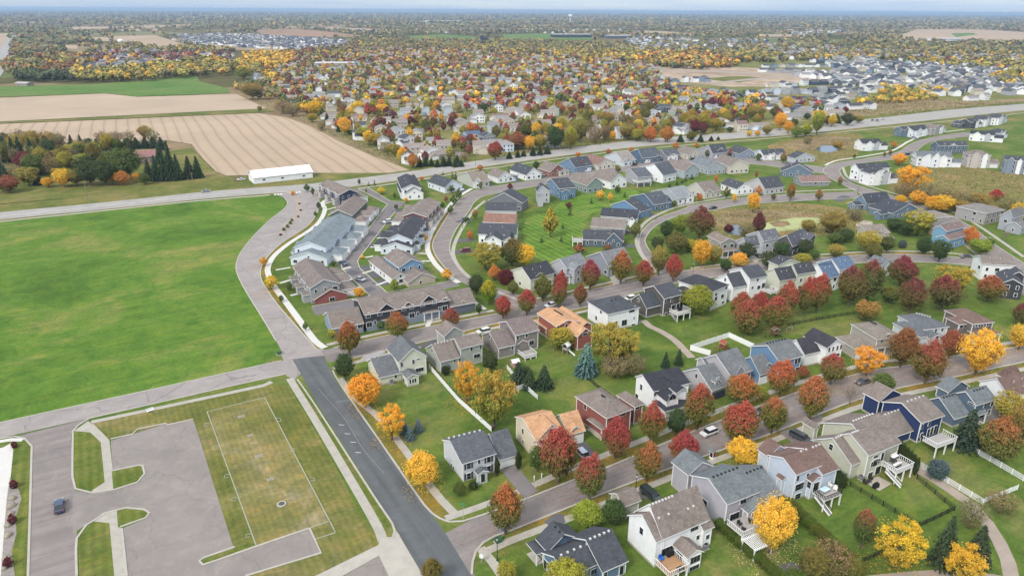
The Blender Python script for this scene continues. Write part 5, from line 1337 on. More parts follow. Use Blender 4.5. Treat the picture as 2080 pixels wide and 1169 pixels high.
    V('tall white gabled house near the county road', 'F8', WHITE, GB, [('v', (1640, 160), (1812, 117), 9, 6.6, 2.4)])
    V('white barn like house with black roof', 'F8', WHITE, (0.05, 0.053, 0.062), [('u', (1198, 412), (1612, 442), 8, ('c', (1198, 522)), 2.4)])
    V('pale blue house with hipped slate roof', 'F8', (0.52, 0.57, 0.62), GB, [('h', (1640, 402), (1802, 372), 10, 5.8, 2.2)])
    V('navy house with three white gables', 'F8', (0.10, 0.15, 0.22), GB, [('u', (700, 612), (1182, 602), 9, 5.6, 2.6), ('v', (745, 610), (832, 606), 2.5, 5.4, (790, 572), W), ('v', (860, 622), (1007, 620), 3, 5.0, (940, 562), W), ('v', (1030, 590), (1112, 588), 2.5, 5.8, (1080, 547), W)])
    V('white walkout house with grey roof and arched doors', 'F8', (0.70, 0.72, 0.74), (0.15, 0.165, 0.18), [('u', (345, 780), (935, 800), 11, 6.6, 2.8), ('v', (582, 800), (735, 805), 5, 6.6, (690, 712))])
    V('beige three storey house with hipped roof', 'F8', (0.50, 0.45, 0.40), R_TAUPE, [('h', (1180, 752), (1562, 765), 10, 8.4, 2.4)])
    V('blue grey three storey house at the estate edge', 'F8', (0.20, 0.25, 0.32), GB, [('u', (1768, 835), (2110, 860), 9, 8.4, 2.2)])
    # farm
    H = House('long white machine shed with white metal roof beside the stubble field', 'B8', WHITE, (0.78, 0.78, 0.77), [('u', (1572, 648), (1946, 608), None, ('c', (1582, 686)), (1550, 600), {'noauto': 1})], name='machine_shed', cat='shed')
    for q in ((1640, 657), (1755, 646), (1887, 633)): H.win(0, 'f', q, 1.6, .8, 1)
    House('red roofed barn hidden in the farm grove', 'B8', (0.38, 0.20, 0.18), (0.30, 0.155, 0.145), [('u', (840, 520), (985, 505), 11, 4.5, 3.0)], name='barn', cat='barn')
    House('small white farm building among the grove trees', 'B8', WHITE, (0.74, 0.74, 0.73), [('u', (495, 525), (560, 520), 6, 3.2, 1.6)], name='farm_building', cat='building')
    House('low grey roofed building beside the rye field', 'C1', (0.30, 0.24, 0.20), (0.42, 0.40, 0.38), [('u', (115, 675), (215, 678), 12, 3.6, 1.4)], name='farm_building', cat='building')
villas()
# ================================================================ TREES
def leaf_material(name, rough=0.8, transl=0.25):
    """leaves: object colour above, property c2 below (turning crowns), mottled per clump and per leaf"""
    m = bpy.data.materials.new(name); m.use_nodes = True
    n, l = m.node_tree.nodes, m.node_tree.links
    b = n['Principled BSDF']; out = n['Material Output']
    oi = n.new('ShaderNodeObjectInfo')
    c2 = n.new('ShaderNodeAttribute'); c2.attribute_type = 'OBJECT'; c2.attribute_name = 'c2'
    sp = n.new('ShaderNodeAttribute'); sp.attribute_type = 'OBJECT'; sp.attribute_name = 'sp'
    tn = n.new('ShaderNodeAttribute'); tn.attribute_type = 'GEOMETRY'; tn.attribute_name = 'tone'
    tcn = n.new('ShaderNodeTexCoord'); sx = n.new('ShaderNodeSeparateXYZ'); l.new(tcn.outputs['Object'], sx.inputs[0])
    st = n.new('ShaderNodeSeparateColor'); l.new(tn.outputs['Color'], st.inputs[0])
    def mth(op, a, b_):
        k = n.new('ShaderNodeMath'); k.operation = op
        for i, v in enumerate((a, b_)):
            if isinstance(v, (int, float)): k.inputs[i].default_value = v
            else: l.new(v, k.inputs[i])
        return k.outputs[0]
    # height + jitter - split point
    z = mth('ADD', sx.outputs['Z'], mth('MULTIPLY', mth('SUBTRACT', st.outputs['Red'], 0.5), 0.34))
    z = mth('ADD', z, mth('MULTIPLY', mth('SUBTRACT', st.outputs['Green'], 0.5), 0.26))
    z = mth('ADD', z, mth('MULTIPLY', sx.outputs['X'], 0.25))
    f = mth('SUBTRACT', z, sp.outputs['Fac'])
    mr = n.new('ShaderNodeMapRange'); mr.interpolation_type = 'SMOOTHSTEP'
    mr.inputs['From Min'].default_value = -0.22; mr.inputs['From Max'].default_value = 0.22
    l.new(f, mr.inputs['Value'])
    col = mixc(n, l, c2.outputs['Color'], oi.outputs['Color'], mr.outputs['Result'])
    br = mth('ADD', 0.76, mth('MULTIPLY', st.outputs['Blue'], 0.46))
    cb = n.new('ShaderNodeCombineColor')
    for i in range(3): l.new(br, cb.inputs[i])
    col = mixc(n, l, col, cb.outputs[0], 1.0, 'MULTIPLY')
    l.new(col, b.inputs['Base Color'])
    b.inputs['Roughness'].default_value = rough; b.inputs['Specular IOR Level'].default_value = 0.15
    tr = n.new('ShaderNodeBsdfTranslucent'); l.new(col, tr.inputs['Color'])
    ms = n.new('ShaderNodeMixShader'); ms.inputs[0].default_value = transl
    l.new(b.outputs[0], ms.inputs[1]); l.new(tr.outputs[0], ms.inputs[2]); l.new(ms.outputs[0], out.inputs['Surface'])
    return m
M_LEAF = leaf_material('autumn_leaves')
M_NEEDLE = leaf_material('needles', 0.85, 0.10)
M_BARK = mat('bark', (0.13, 0.10, 0.08), 0.95, 0.25, 3.0)
M_BIRCH = mat('pale_bark', (0.40, 0.36, 0.31), 0.9, 0.2, 3.0)

def quads_mesh(name, C, N, S, tone, m, asp=1.0):
    """one leaf quad per row: centre C, normal N, size S, tone rgb"""
    n_ = len(C)
    r_ = np.random.default_rng(len(C))
    t = np.cross(N, r_.normal(size=(n_, 3))); t /= np.linalg.norm(t, axis=1)[:, None] + 1e-9
    b_ = np.cross(N, t)
    S = S[:, None]
    V = np.stack([C - t * S - b_ * S * asp, C + t * S - b_ * S * asp, C + t * S + b_ * S * asp, C - t * S + b_ * S * asp], 1).reshape(-1, 3)
    me = bpy.data.meshes.new(name)
    me.vertices.add(n_ * 4); me.vertices.foreach_set('co', V.astype(np.float32).ravel())
    me.loops.add(n_ * 4); me.loops.foreach_set('vertex_index', np.arange(n_ * 4, dtype=np.int32))
    me.polygons.add(n_); me.polygons.foreach_set('loop_start', np.arange(0, n_ * 4, 4, dtype=np.int32))
    me.polygons.foreach_set('loop_total', np.full(n_, 4, dtype=np.int32))
    a = me.color_attributes.new('tone', 'FLOAT_COLOR', 'POINT')
    col = np.concatenate([np.repeat(tone, 4, 0), np.ones((n_ * 4, 1))], 1).astype(np.float32)
    a.data.foreach_set('color', col.ravel())
    me.materials.append(m); me.update(calc_edges=True); me.validate()
    return me

def crown(seed, shape, nleaf=4200, leaf=0.030, nclump=80, airy=False):
    r_ = np.random.default_rng(seed)
    # clump centres through the volume, most of them near the surface
    P = []
    while len(P) < nclump:
        d = r_.normal(size=3); d /= np.linalg.norm(d)
        rad = 0.5 * (0.35 + 0.65 * r_.random() ** 0.45)
        p = d * rad
        z = p[2] + 0.5
        if shape == 'oval': k = 0.50 + 0.46 * math.sin(math.pi * min(1, max(0, z * 0.84 + 0.16)))
        elif shape == 'round': k = 1.0
        elif shape == 'cone': k = max(0.12, 1.35 * (1 - z) ** 0.8)
        elif shape == 'column': k = 0.9
        else: k = 0.75 + 0.55 * z           # spreading, vase-like
        p = np.array([p[0] * k, p[1] * k, z])
        P.append(p)
    P = np.array(P)
    P[:, :2] *= 0.90 * (1 + 0.12 * np.sin(P[:, 2:3] * 9 + seed) * np.array([1, -1]))
    lump = r_.uniform(0.055, 0.095, nclump) * (1.25 if airy else 1)
    idx = r_.integers(0, nclump, nleaf)
    off = r_.normal(size=(nleaf, 3)); off /= np.linalg.norm(off, axis=1)[:, None]
    off *= (r_.random((nleaf, 1)) ** 0.5) * lump[idx][:, None]
    off[:, 2] *= 0.85
    C = P[idx] + off
    # feathery outer shell between the clumps
    k = nleaf // (14 if airy else 4)
    d = r_.normal(size=(k, 3)); d /= np.linalg.norm(d, axis=1)[:, None]
    zz = d[:, 2] * 0.5 + 0.5
    kk = {'oval': 0.50 + 0.46 * np.sin(np.pi * np.clip(zz * 0.84 + 0.16, 0, 1)), 'cone': np.maximum(.12, 1.35 * np.clip(1 - zz, 0, 1) ** .8), 'column': np.full(k, .9), 'round': np.ones(k)}.get(shape, 0.75 + 0.55 * zz)
    # low-frequency bulges and bays so that no outline is a smooth egg
    w1 = r_.normal(size=(7, 3)) * 3.2; ph = r_.uniform(0, 6.28, 7)
    bul = 1 + 0.085 * np.sin(d @ w1.T + ph).sum(1)
    rr = r_.uniform(.33, .50, k) * bul
    C[:k] = np.stack([d[:, 0] * rr * kk, d[:, 1] * rr * kk, d[:, 2] * rr * .98 + .5], 1)
    off[:k] = d * .1
    N = off / (np.linalg.norm(off, axis=1)[:, None] + 1e-9) + r_.normal(size=(nleaf, 3)) * 0.55 + np.array([0, 0, 0.35])
    N /= np.linalg.norm(N, axis=1)[:, None]
    S = leaf * r_.uniform(0.55, 1.15, nleaf)
    ct = r_.random((nclump, 3))
    tone = np.stack([ct[idx, 0], r_.random(nleaf), 0.55 * ct[idx, 2] + 0.45 * r_.random(nleaf)], 1)
    return quads_mesh('crown', C, N, S, tone, M_LEAF, 0.8)

def conifer_crown(seed, tiers=17, nb=15, blue=False):
    r_ = np.random.default_rng(seed)
    C, N, S, T = [], [], [], []
    for k in range(tiers):
        z = 0.05 + 0.92 * (k / (tiers - 1)) ** 0.92
        R_ = 0.56 * (1 - z) ** 0.80 + 0.025
        m_ = max(4, int(nb * (1 - z * 0.6)))
        for j in range(m_):
            a = 2 * math.pi * (j + r_.random() * .8) / m_ + k * 0.7
            L_ = R_ * r_.uniform(0.75, 1.08)
            br = r_.random()
            ns = max(3, int(L_ / 0.035))
            for q in range(ns):
                t = (q + .6) / ns
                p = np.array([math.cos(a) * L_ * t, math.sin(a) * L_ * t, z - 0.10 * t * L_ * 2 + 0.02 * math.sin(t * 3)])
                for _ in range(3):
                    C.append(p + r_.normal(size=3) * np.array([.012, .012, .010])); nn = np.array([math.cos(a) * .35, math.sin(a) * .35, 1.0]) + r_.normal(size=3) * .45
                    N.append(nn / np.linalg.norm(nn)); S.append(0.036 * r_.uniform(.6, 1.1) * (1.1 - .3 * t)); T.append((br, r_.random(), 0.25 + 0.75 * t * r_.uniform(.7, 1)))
    return quads_mesh('crown', np.array(C), np.array(N), np.array(S), np.array(T), M_NEEDLE, 0.7)

def trunk_mesh(seed, limbs=6, top=0.72, spread=0.30, m=None, r0=0.030, twigs=0):
    r_ = random.Random(seed)
    mb = MB()
    mb.tube([(0, 0, -0.02), (0.004, 0.003, top * .35), (-.006, 0.004, top * .7), (0, 0, top)], [r0, r0 * .8, r0 * .5, r0 * .18], 7)
    for i in range(limbs):
        a = 2 * math.pi * i / limbs + r_.uniform(-.4, .4); z0 = r_.uniform(0.22, 0.5)
        L_ = spread * r_.uniform(.7, 1.1)
        p0 = Vector((0, 0, z0)); p2 = Vector((math.cos(a) * L_, math.sin(a) * L_, z0 + r_.uniform(.22, .36))); p1 = (p0 + p2) / 2 + Vector((0, 0, -.03))
        mb.tube([p0, p1, p2], [r0 * .42, r0 * .28, r0 * .09], 5)
        for j in range(twigs):
            t = r_.uniform(.35, .95); q0 = p0.lerp(p2, t); q1 = q0 + Vector((r_.uniform(-.12, .12), r_.uniform(-.12, .12), r_.uniform(.06, .2)))
            mb.tube([q0, q1], [r0 * .14, r0 * .05], 3)
    return mesh('trunk', mb.v, mb.f, m or M_BARK)

CROWNS = {'oval': [crown(s, 'oval', 15000, .0140, 230) for s in (1, 2, 3, 4)], 'round': [crown(s, 'round', 14000, .0145, 190) for s in (11, 12, 13)],
          'cone': [crown(s, 'cone', 10000, .0150, 180) for s in (21, 22)], 'column': [crown(s, 'column', 9000, .0165, 140) for s in (31,)],
          'vase': [crown(s, 'vase', 14000, .0140, 190) for s in (41, 42, 43)], 'sparse': [crown(s, 'vase', 5200, .0125, 130) for s in (51, 52)],
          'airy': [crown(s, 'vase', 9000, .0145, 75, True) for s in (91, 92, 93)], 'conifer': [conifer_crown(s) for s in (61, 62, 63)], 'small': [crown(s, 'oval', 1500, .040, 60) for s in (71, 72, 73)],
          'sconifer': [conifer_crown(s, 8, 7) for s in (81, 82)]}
TRUNKS = [trunk_mesh(s) for s in (1, 2, 3)]
T_BARE = trunk_mesh(9, 10, .9, .34, mat('bare_twigs', (0.24, 0.19, 0.15), .9), .024, 14)
T_SPARSE = trunk_mesh(8, 9, .85, .36, M_BARK, .026, 10)
T_STRAIGHT = trunk_mesh(5, 0, .9)

GR, OL, DGR = (0.085, 0.125, 0.020), (0.150, 0.140, 0.022), (0.035, 0.062, 0.018)
# kind: shape, colour above, colour below, split, words
TK = {
 'R': ('oval', (0.39, 0.098, 0.068), (0.175, 0.170, 0.045), .64, 'red maple with green lower leaves', 'maple_tree'),
 'RR': ('oval', (0.38, 0.085, 0.070), (0.225, 0.150, 0.050), .50, 'bright red maple', 'maple_tree'),
 'O': ('oval', (0.43, 0.155, 0.062), (0.185, 0.180, 0.045), .62, 'orange red maple with green lower leaves', 'maple_tree'),
 'OO': ('oval', (0.56, 0.210, 0.060), (0.46, 0.220, 0.060), .40, 'orange maple', 'maple_tree'),
 'RU': ('oval', (0.31, 0.115, 0.060), (0.200, 0.145, 0.050), .40, 'rust coloured maple', 'maple_tree'),
 'P': ('oval', (0.245, 0.070, 0.062), (0.150, 0.142, 0.045), .72, 'dark purple red maple with olive skirts', 'maple_tree'),
 'PP': ('oval', (0.175, 0.046, 0.055), (0.130, 0.070, 0.045), .35, 'dark purple maple', 'maple_tree'),
 'RG': ('oval', (0.30, 0.120, 0.065), (0.115, 0.135, 0.040), .72, 'green maple with reddening top', 'maple_tree'),
 'Y': ('round', (0.72, 0.455, 0.060), (0.58, 0.385, 0.055), .40, 'golden yellow tree', 'yellow_tree'),
 'YO': ('round', (0.68, 0.385, 0.045), (0.56, 0.365, 0.050), .45, 'amber yellow tree', 'yellow_tree'),
 'YG': ('round', (0.375, 0.320, 0.055), (0.235, 0.230, 0.045), .50, 'yellow green tree', 'shade_tree'),
 'LG': ('round', (0.270, 0.300, 0.045), (0.175, 0.230, 0.040), .50, 'light green tree', 'shade_tree'),
 'GO': ('vase', (0.350, 0.265, 0.065), (0.215, 0.190, 0.050), .50, 'olive gold tree', 'shade_tree'),
 'GY': ('oval', (0.42, 0.36, 0.030), (0.150, 0.200, 0.024), .72, 'green tree with yellow top', 'shade_tree'),
 'G': ('round', (0.120, 0.160, 0.040), (0.090, 0.130, 0.032), .50, 'green tree', 'shade_tree'),
 'OLV': ('oval', (0.180, 0.165, 0.045), (0.120, 0.130, 0.038), .50, 'olive green tree', 'shade_tree'),
 'DG': ('round', (0.076, 0.108, 0.040), (0.060, 0.088, 0.034), .50, 'dark green tree', 'shade_tree'),
 'BR': ('sparse', (0.255, 0.205, 0.095), (0.190, 0.160, 0.075), .50, 'thin brown tree losing its leaves', 'thin_tree'),
 'YV': ('airy', (0.68, 0.385, 0.045), (0.56, 0.365, 0.050), .45, 'spreading amber yellow tree', 'yellow_tree'),
 'YGV': ('airy', (0.385, 0.320, 0.055), (0.250, 0.235, 0.045), .50, 'spreading yellow green tree', 'shade_tree'),
 'BARE': ('bare', (0, 0, 0), (0, 0, 0), .5, 'bare leafless tree', 'bare_tree'),
 'C': ('conifer', (0.048, 0.074, 0.038), (0.042, 0.064, 0.034), .5, 'dark green spruce', 'spruce_tree'),
 'BS': ('conifer', (0.150, 0.210, 0.200), (0.105, 0.155, 0.145), .5, 'blue spruce', 'spruce_tree'),
 'COL': ('column', (0.050, 0.075, 0.022), (0.042, 0.062, 0.020), .5, 'columnar evergreen shrub', 'evergreen_shrub'),
 'SH': ('shrub', (0.050, 0.070, 0.022), (0.042, 0.060, 0.020), .5, 'round dark green shrub', 'shrub'),
 'SHG': ('shrub', (0.110, 0.140, 0.026), (0.085, 0.115, 0.022), .5, 'round green shrub', 'shrub'),
 'SHB': ('shrub', (0.105, 0.150, 0.135), (0.080, 0.120, 0.105), .5, 'round blue green shrub', 'shrub'),
 'SHR': ('shrub', (0.150, 0.030, 0.035), (0.11, 0.03, 0.03), .5, 'dark red shrub', 'shrub'),
}
TREE_N = [0]
TREE_POS = []
def depth_of(x, y, z): return cP * y - sP * (z - CAMH)

def plant(k, x, y, H, W, zone, rng=rnd, small=False, group=None, jit=0.13):
    shape, ca, cb_, sp, words, nm = TK[k]
    TREE_N[0] += 1
    lab = words + ' ' + zone
    root = empty(nm, (x, y, 0), rng.uniform(0, 6.28), lab, 'shrub' if 'shrub' in nm else 'tree', group or lab)
    TREE_POS.append((x, y, W, k))
    if shape == 'bare':
        t = link('trunk', T_BARE, root); t.scale = (H * .9, H * .9, H); return root
    con = shape == 'conifer'
    if shape == 'shrub':
        me = rng.choice(CROWNS['round'] if W > 2.2 else CROWNS['small']); z0, Hc = -0.05 * H, H * 1.05
    elif con: me = rng.choice(CROWNS['sconifer'] if small else CROWNS['conifer']); z0, Hc = H * .03, H * .97
    else:
        me = rng.choice(CROWNS['small'] if small else (CROWNS[shape] + CROWNS['vase'] if shape == 'round' else CROWNS[shape]))
        z0 = H * (0.15 if shape in ('oval', 'vase', 'round', 'airy') else 0.05); Hc = H - z0
    c = link('crown', me, root, (0, 0, z0)); c.scale = (W * rng.uniform(.97, 1.08), W * rng.uniform(.97, 1.08), Hc)
    j = lambda q: tuple(max(0, v * (1 + rng.uniform(-jit, jit))) for v in q)
    a = j(ca); c.color = (*(min(.9, q * 1.18) for q in a), 1); c['c2'] = [min(.9, q * 1.12) for q in j(cb_)]; c['sp'] = sp + rng.uniform(-.12, .12)
    if shape != 'shrub':
        t = link('trunk', T_STRAIGHT if con else (T_SPARSE if shape == 'sparse' else rng.choice(TRUNKS)), root)
        ts = min(H, W * 1.6); t.scale = (ts, ts, H)
    return root

def trees(zone, items, crop='', small=False):
    for it in items:
        (bx, by, ty, w, k) = it
        if crop:
            bx, by = px(crop, (bx, by)); ty = px(crop, (0, ty))[1]; w = w / CROPS[crop][2]
        g = G((bx, by))
        H = max(1.0, height_at((bx, by), ty) * 0.95)
        W = w * depth_of(g.x, g.y, H * .5) / FPX * 1.0
        sh = TK[k][0]
        if sh == 'conifer': W = max(W * 1.2, H * .36)
        H = max(H, W * (.55 if sh == 'shrub' else .82))
        plant(k, g.x, g.y, H, W, zone, small=small)

trees('on the verge beside the dark road', [(742, 826, 758, 70, 'YO'), (797, 893, 822, 62, 'YV'), (858, 985, 918, 70, 'Y'), (702, 772, 714, 38, 'DG'), (822, 880, 848, 17, 'BS'), (833, 892, 864, 20, 'BS'), (850, 876, 848, 18, 'BS')])
trees('on the verge of the townhouse street', [(711, 722, 650, 54, 'O'), (808, 690, 630, 50, 'O'), (916, 668, 624, 39, 'RR'), (1022, 646, 598, 37, 'RR'), (1070, 640, 585, 42, 'R'), (993, 618, 566, 36, 'GY'), (967, 598, 556, 33, 'DG'), (1134, 624, 570, 35, 'R'), (1138, 604, 548, 34, 'RR'),
    (1178, 623, 573, 28, 'RU'), (1102, 612, 555, 38, 'OLV'), (1198, 590, 524, 43, 'RR'), (1260, 576, 506, 48, 'O'), (1306, 581, 526, 41, 'R'), (1337, 559, 497, 35, 'GO'), (1367, 571, 514, 37, 'RR'), (1423, 541, 484, 41, 'YO'), (1449, 538, 497, 29, 'GO'), (1473, 552, 526, 24, 'DG'), (1500, 540, 519, 34, 'Y'),
    (1516, 527, 492, 34, 'DG'), (1560, 547, 509, 34, 'DG'), (1584, 527, 488, 32, 'DG'), (1634, 521, 485, 30, 'DG'), (1630, 541, 513, 34, 'YG'), (1651, 528, 505, 24, 'G'), (1694, 496, 483, 30, 'G'), (1697, 523, 499, 34, 'GO'), (1773, 528, 493, 35, 'OLV'), (1800, 512, 478, 29, 'G'), (1874, 517, 479, 31, 'DG'), (1906, 532, 484, 37, 'DG'), (1987, 518, 494, 42, 'LG'), (2009, 501, 486, 20, 'G')])
trees('around the townhouses', [(774, 669, 650, 17, 'G'), (676, 686, 666, 22, 'YG'), (973, 639, 614, 15, 'DG'), (572, 613, 598, 12, 'G'), (621, 672, 652, 12, 'G'), (624, 389, 373, 15, 'DG'), (636, 398, 378, 8, 'G'), (648, 425, 409, 10, 'DG'), (641, 440, 428, 8, 'G'), (595, 396, 388, 11, 'YO'), (536, 540, 520, 17, 'YO'), (553, 587, 557, 32, 'YO'), (588, 591, 572, 17, 'G'), (677, 542, 528, 11, 'G'), (730, 603, 586, 26, 'YO'), (736, 526, 517, 10, 'Y'),
    (802, 591, 564, 19, 'LG'), (908, 569, 545, 23, 'YO'), (730, 375, 362, 7, 'DG'), (749, 378, 368, 6, 'C'), (761, 377, 364, 7, 'C'), (775, 395, 379, 17, 'Y'), (744, 392, 381, 6, 'YG'), (802, 403, 390, 8, 'G'), (825, 412, 400, 11, 'Y'), (805, 426, 413, 9, 'G'), (757, 442, 429, 9, 'Y'), (736, 467, 456, 11, 'DG'), (862, 492, 473, 17, 'YO'), (857, 368, 357, 9, 'OO'), (840, 366, 352, 8, 'OLV'), (700, 398, 388, 8, 'G'), (690, 470, 458, 9, 'OLV'), (704, 505, 492, 11, 'GO'), (684, 525, 512, 10, 'RU')], small=True)
trees('on the boulevard median', [(577, 468, 461, 8, 'SHG'), (584, 462, 455, 8, 'SHG'), (590, 455, 448, 8, 'SHG'), (593, 449, 443, 7, 'SHG'), (608, 415, 411, 5, 'SHR'), (611, 428, 424, 5, 'SHR'), (606, 441, 437, 5, 'SHR'), (570, 478, 475, 7, 'SHR')], small=True)
trees('on the villa street', [(922, 416, 394, 18, 'G'), (932, 406, 383, 15, 'G'), (915, 435, 416, 14, 'G'), (906, 411, 397, 9, 'RR'), (899, 423, 410, 10, 'DG'), (917, 392, 375, 11, 'G'), (900, 356, 348, 6, 'C'), (919, 365, 347, 9, 'C'), (926, 363, 348, 8, 'C'), (975, 347, 334, 15, 'OO'), (1034, 350, 336, 9, 'C'), (1089, 345, 325, 15, 'DG'), (1084, 363, 339, 10, 'R'), (976, 385, 366, 9, 'OLV'), (1036, 386, 371, 13, 'PP'), (965, 445, 424, 15, 'O'), (946, 453, 439, 11, 'G'), (955, 487, 467, 14, 'OO'),
    (1131, 353, 339, 15, 'OO'), (1174, 319, 308, 13, 'OO'), (1236, 314, 301, 14, 'OO'), (1282, 309, 298, 12, 'OO'), (1181, 347, 323, 15, 'R'), (1229, 341, 322, 14, 'OLV'), (1280, 332, 318, 12, 'RR'), (1255, 350, 337, 13, 'OLV'), (1372, 305, 287, 13, 'OO'), (1415, 301, 290, 12, 'OO'), (1431, 309, 293, 11, 'DG'), (1437, 320, 302, 14, 'OLV'), (1484, 317, 303, 13, 'RU'), (1540, 327, 309, 15, 'G'), (1590, 332, 309, 15, 'O')], small=True)
trees('on the striped lawn behind the villas', [(1118, 482, 421, 36, 'YG'), (1155, 425, 409, 15, 'PP'), (1219, 407, 384, 21, 'Y'), (1239, 411, 389, 12, 'Y'), (1254, 393, 375, 15, 'G'), (1201, 413, 400, 7, 'C'), (1158, 437, 421, 10, 'C'), (1269, 401, 388, 8, 'C'), (1143, 464, 452, 8, 'C'), (1140, 490, 478, 8, 'C'), (1176, 515, 494, 25, 'RU'), (1234, 509, 495, 17, 'RU'), (1100, 492, 480, 9, 'C'), (1454, 371, 353, 8, 'OO'), (1536, 361, 347, 8, 'RU'), (1385, 372, 363, 9, 'C'), (1375, 375, 366, 9, 'C'), (1392, 368, 358, 9, 'C'), (1405, 364, 355, 9, 'C'), (1360, 380, 370, 9, 'C')], small=True)
trees('at the villa street corner garden', [(986, 548, 492, 66, 'YGV'), (1066, 541, 495, 42, 'Y'), (1040, 540, 482, 62, 'OLV'), (1004, 569, 538, 29, 'OO'), (1042, 598, 568, 26, 'OLV'), (1030, 575, 545, 40, 'SHR')])
trees('along the pond street', [(1420, 409, 391, 15, 'OO'), (1540, 397, 376, 14, 'OO'), (1475, 403, 378, 15, 'OLV'), (1491, 412, 391, 11, 'Y'), (1570, 407, 391, 12, 'OLV'), (1369, 421, 405, 13, 'G'), (1705, 377, 357, 12, 'O'), (1604, 409, 369, 19, 'O'), (1662, 408, 384, 17, 'O'), (1722, 433, 418, 7, 'C'), (1290, 483, 449, 26, 'OLV'), (1796, 318, 308, 8, 'OLV'), (1735, 322, 312, 8, 'OLV'), (1808, 315, 304, 9, 'RR'), (1815, 300, 286, 13, 'OO')], small=True)
trees('in the thicket beside the pond', [(1353, 485, 446, 29, 'DG'), (1380, 479, 435, 30, 'LG'), (1420, 488, 416, 58, 'P'), (1372, 516, 468, 46, 'OLV'), (1334, 509, 479, 27, 'DG'), (1538, 481, 428, 27, 'PP'), (1515, 483, 449, 36, 'BR'), (1528, 432, 389, 25, 'Y'), (1690, 474, 429, 56, 'GO'), (1716, 491, 463, 34, 'DG'), (1400, 510, 485, 30, 'YG'), (1480, 470, 455, 20, 'SHR'), (1735, 448, 432, 34, 'BR'), (1640, 470, 450, 30, 'GO')])
trees('on the lawns around the pond houses', [(1760, 512, 466, 47, 'YG'), (1832, 503, 486, 17, 'SHB'), (1862, 479, 424, 58, 'YGV'), (1967, 497, 459, 35, 'OO'), (1911, 431, 412, 43, 'Y'), (1949, 432, 412, 31, 'GO'), (2016, 446, 435, 21, 'DG'), (2020, 411, 383, 29, 'RR'), (1840, 478, 455, 40, 'DG'), (1815, 470, 452, 34, 'DG'), (1885, 470, 440, 30, 'DG'), (2000, 462, 440, 22, 'BARE'), (2040, 490, 462, 24, 'BARE')])
trees('in the row of back garden maples', [(1515, 682, 607, 62, 'R'), (1573, 675, 598, 58, 'R'), (1503, 656, 590, 52, 'R'), (1540, 646, 589, 38, 'RR'), (1594, 646, 566, 48, 'R'), (1632, 641, 562, 42, 'R'), (1657, 635, 552, 54, 'R'), (1722, 622, 535, 64, 'P'), (1760, 613, 524, 60, 'P'), (1827, 582, 517, 58, 'P'), (1845, 635, 559, 60, 'P'), (1911, 631, 555, 68, 'P')])
trees('on the back gardens between the two streets', [(1927, 605, 535, 76, 'YGV'), (2005, 613, 557, 56, 'O'), (1805, 615, 580, 42, 'OLV'), (1758, 652, 609, 47, 'GO'), (2070, 662, 613, 42, 'P'), (1416, 640, 576, 58, 'LG'), (1385, 626, 590, 36, 'DG'), (1351, 746, 712, 17, 'C'), (1378, 741, 707, 17, 'C'), (1190, 760, 694, 42, 'BS'), (1236, 742, 656, 84, 'YGV'), (1268, 736, 666, 62, 'YGV'), (1248, 766, 728, 60, 'BR'), (1288, 762, 716, 54, 'BR'), (1053, 777, 733, 32, 'C'), (1076, 789, 748, 30, 'C'), (1105, 787, 739, 36, 'C'),
    (1140, 706, 667, 54, 'YG'), (996, 757, 710, 36, 'DG'), (948, 814, 732, 56, 'YV'), (1003, 870, 752, 92, 'YGV'), (1065, 765, 745, 30, 'DG'), (930, 740, 722, 22, 'SH'), (908, 752, 736, 16, 'SHB'), (1535, 640, 615, 30, 'DG'), (1570, 620, 596, 30, 'DG')])
trees('on the north verge of the maple street', [(1027, 1083, 981, 78, 'O'), (1133, 980, 863, 84, 'R'), (1197, 1016, 917, 74, 'R'), (1249, 930, 843, 66, 'RR'), (1321, 900, 816, 58, 'R'), (1415, 872, 776, 68, 'R'), (1502, 822, 757, 66, 'O'), (1583, 806, 726, 66, 'O'), (1686, 781, 715, 60, 'R'), (1758, 764, 704, 58, 'YV'), (1828, 745, 662, 62, 'RU'), (1926, 728, 667, 48, 'RU'), (2068, 710, 655, 42, 'Y'), (1630, 770, 742, 26, 'RU')])
trees('on the south verge of the maple street', [(1313, 977, 895, 64, 'O'), (1386, 944, 873, 62, 'RR'), (1498, 902, 812, 82, 'R'), (1505, 944, 890, 58, 'Y'), (1566, 880, 804, 58, 'O'), (1644, 852, 759, 64, 'O'), (1724, 823, 763, 30, 'BARE'), (1789, 800, 756, 44, 'G'), (1878, 778, 689, 68, 'R'), (1980, 762, 666, 68, 'Y')])
trees('in the front gardens of the maple street', [(1091, 957, 904, 38, 'G'), (933, 1006, 978, 27, 'G'), (962, 992, 975, 21, 'SH'), (1010, 966, 928, 15, 'COL'), (1053, 953, 914, 16, 'COL'), (1372, 884, 828, 38, 'DG'), (1545, 812, 783, 28, 'LG'), (1192, 1068, 1018, 60, 'LG'), (1246, 1066, 1013, 48, 'DG'), (878, 1188, 1132, 46, 'OLV'), (1028, 1186, 1140, 38, 'YG'), (1150, 1205, 1138, 84, 'YG'), (905, 760, 742, 20, 'SH')])
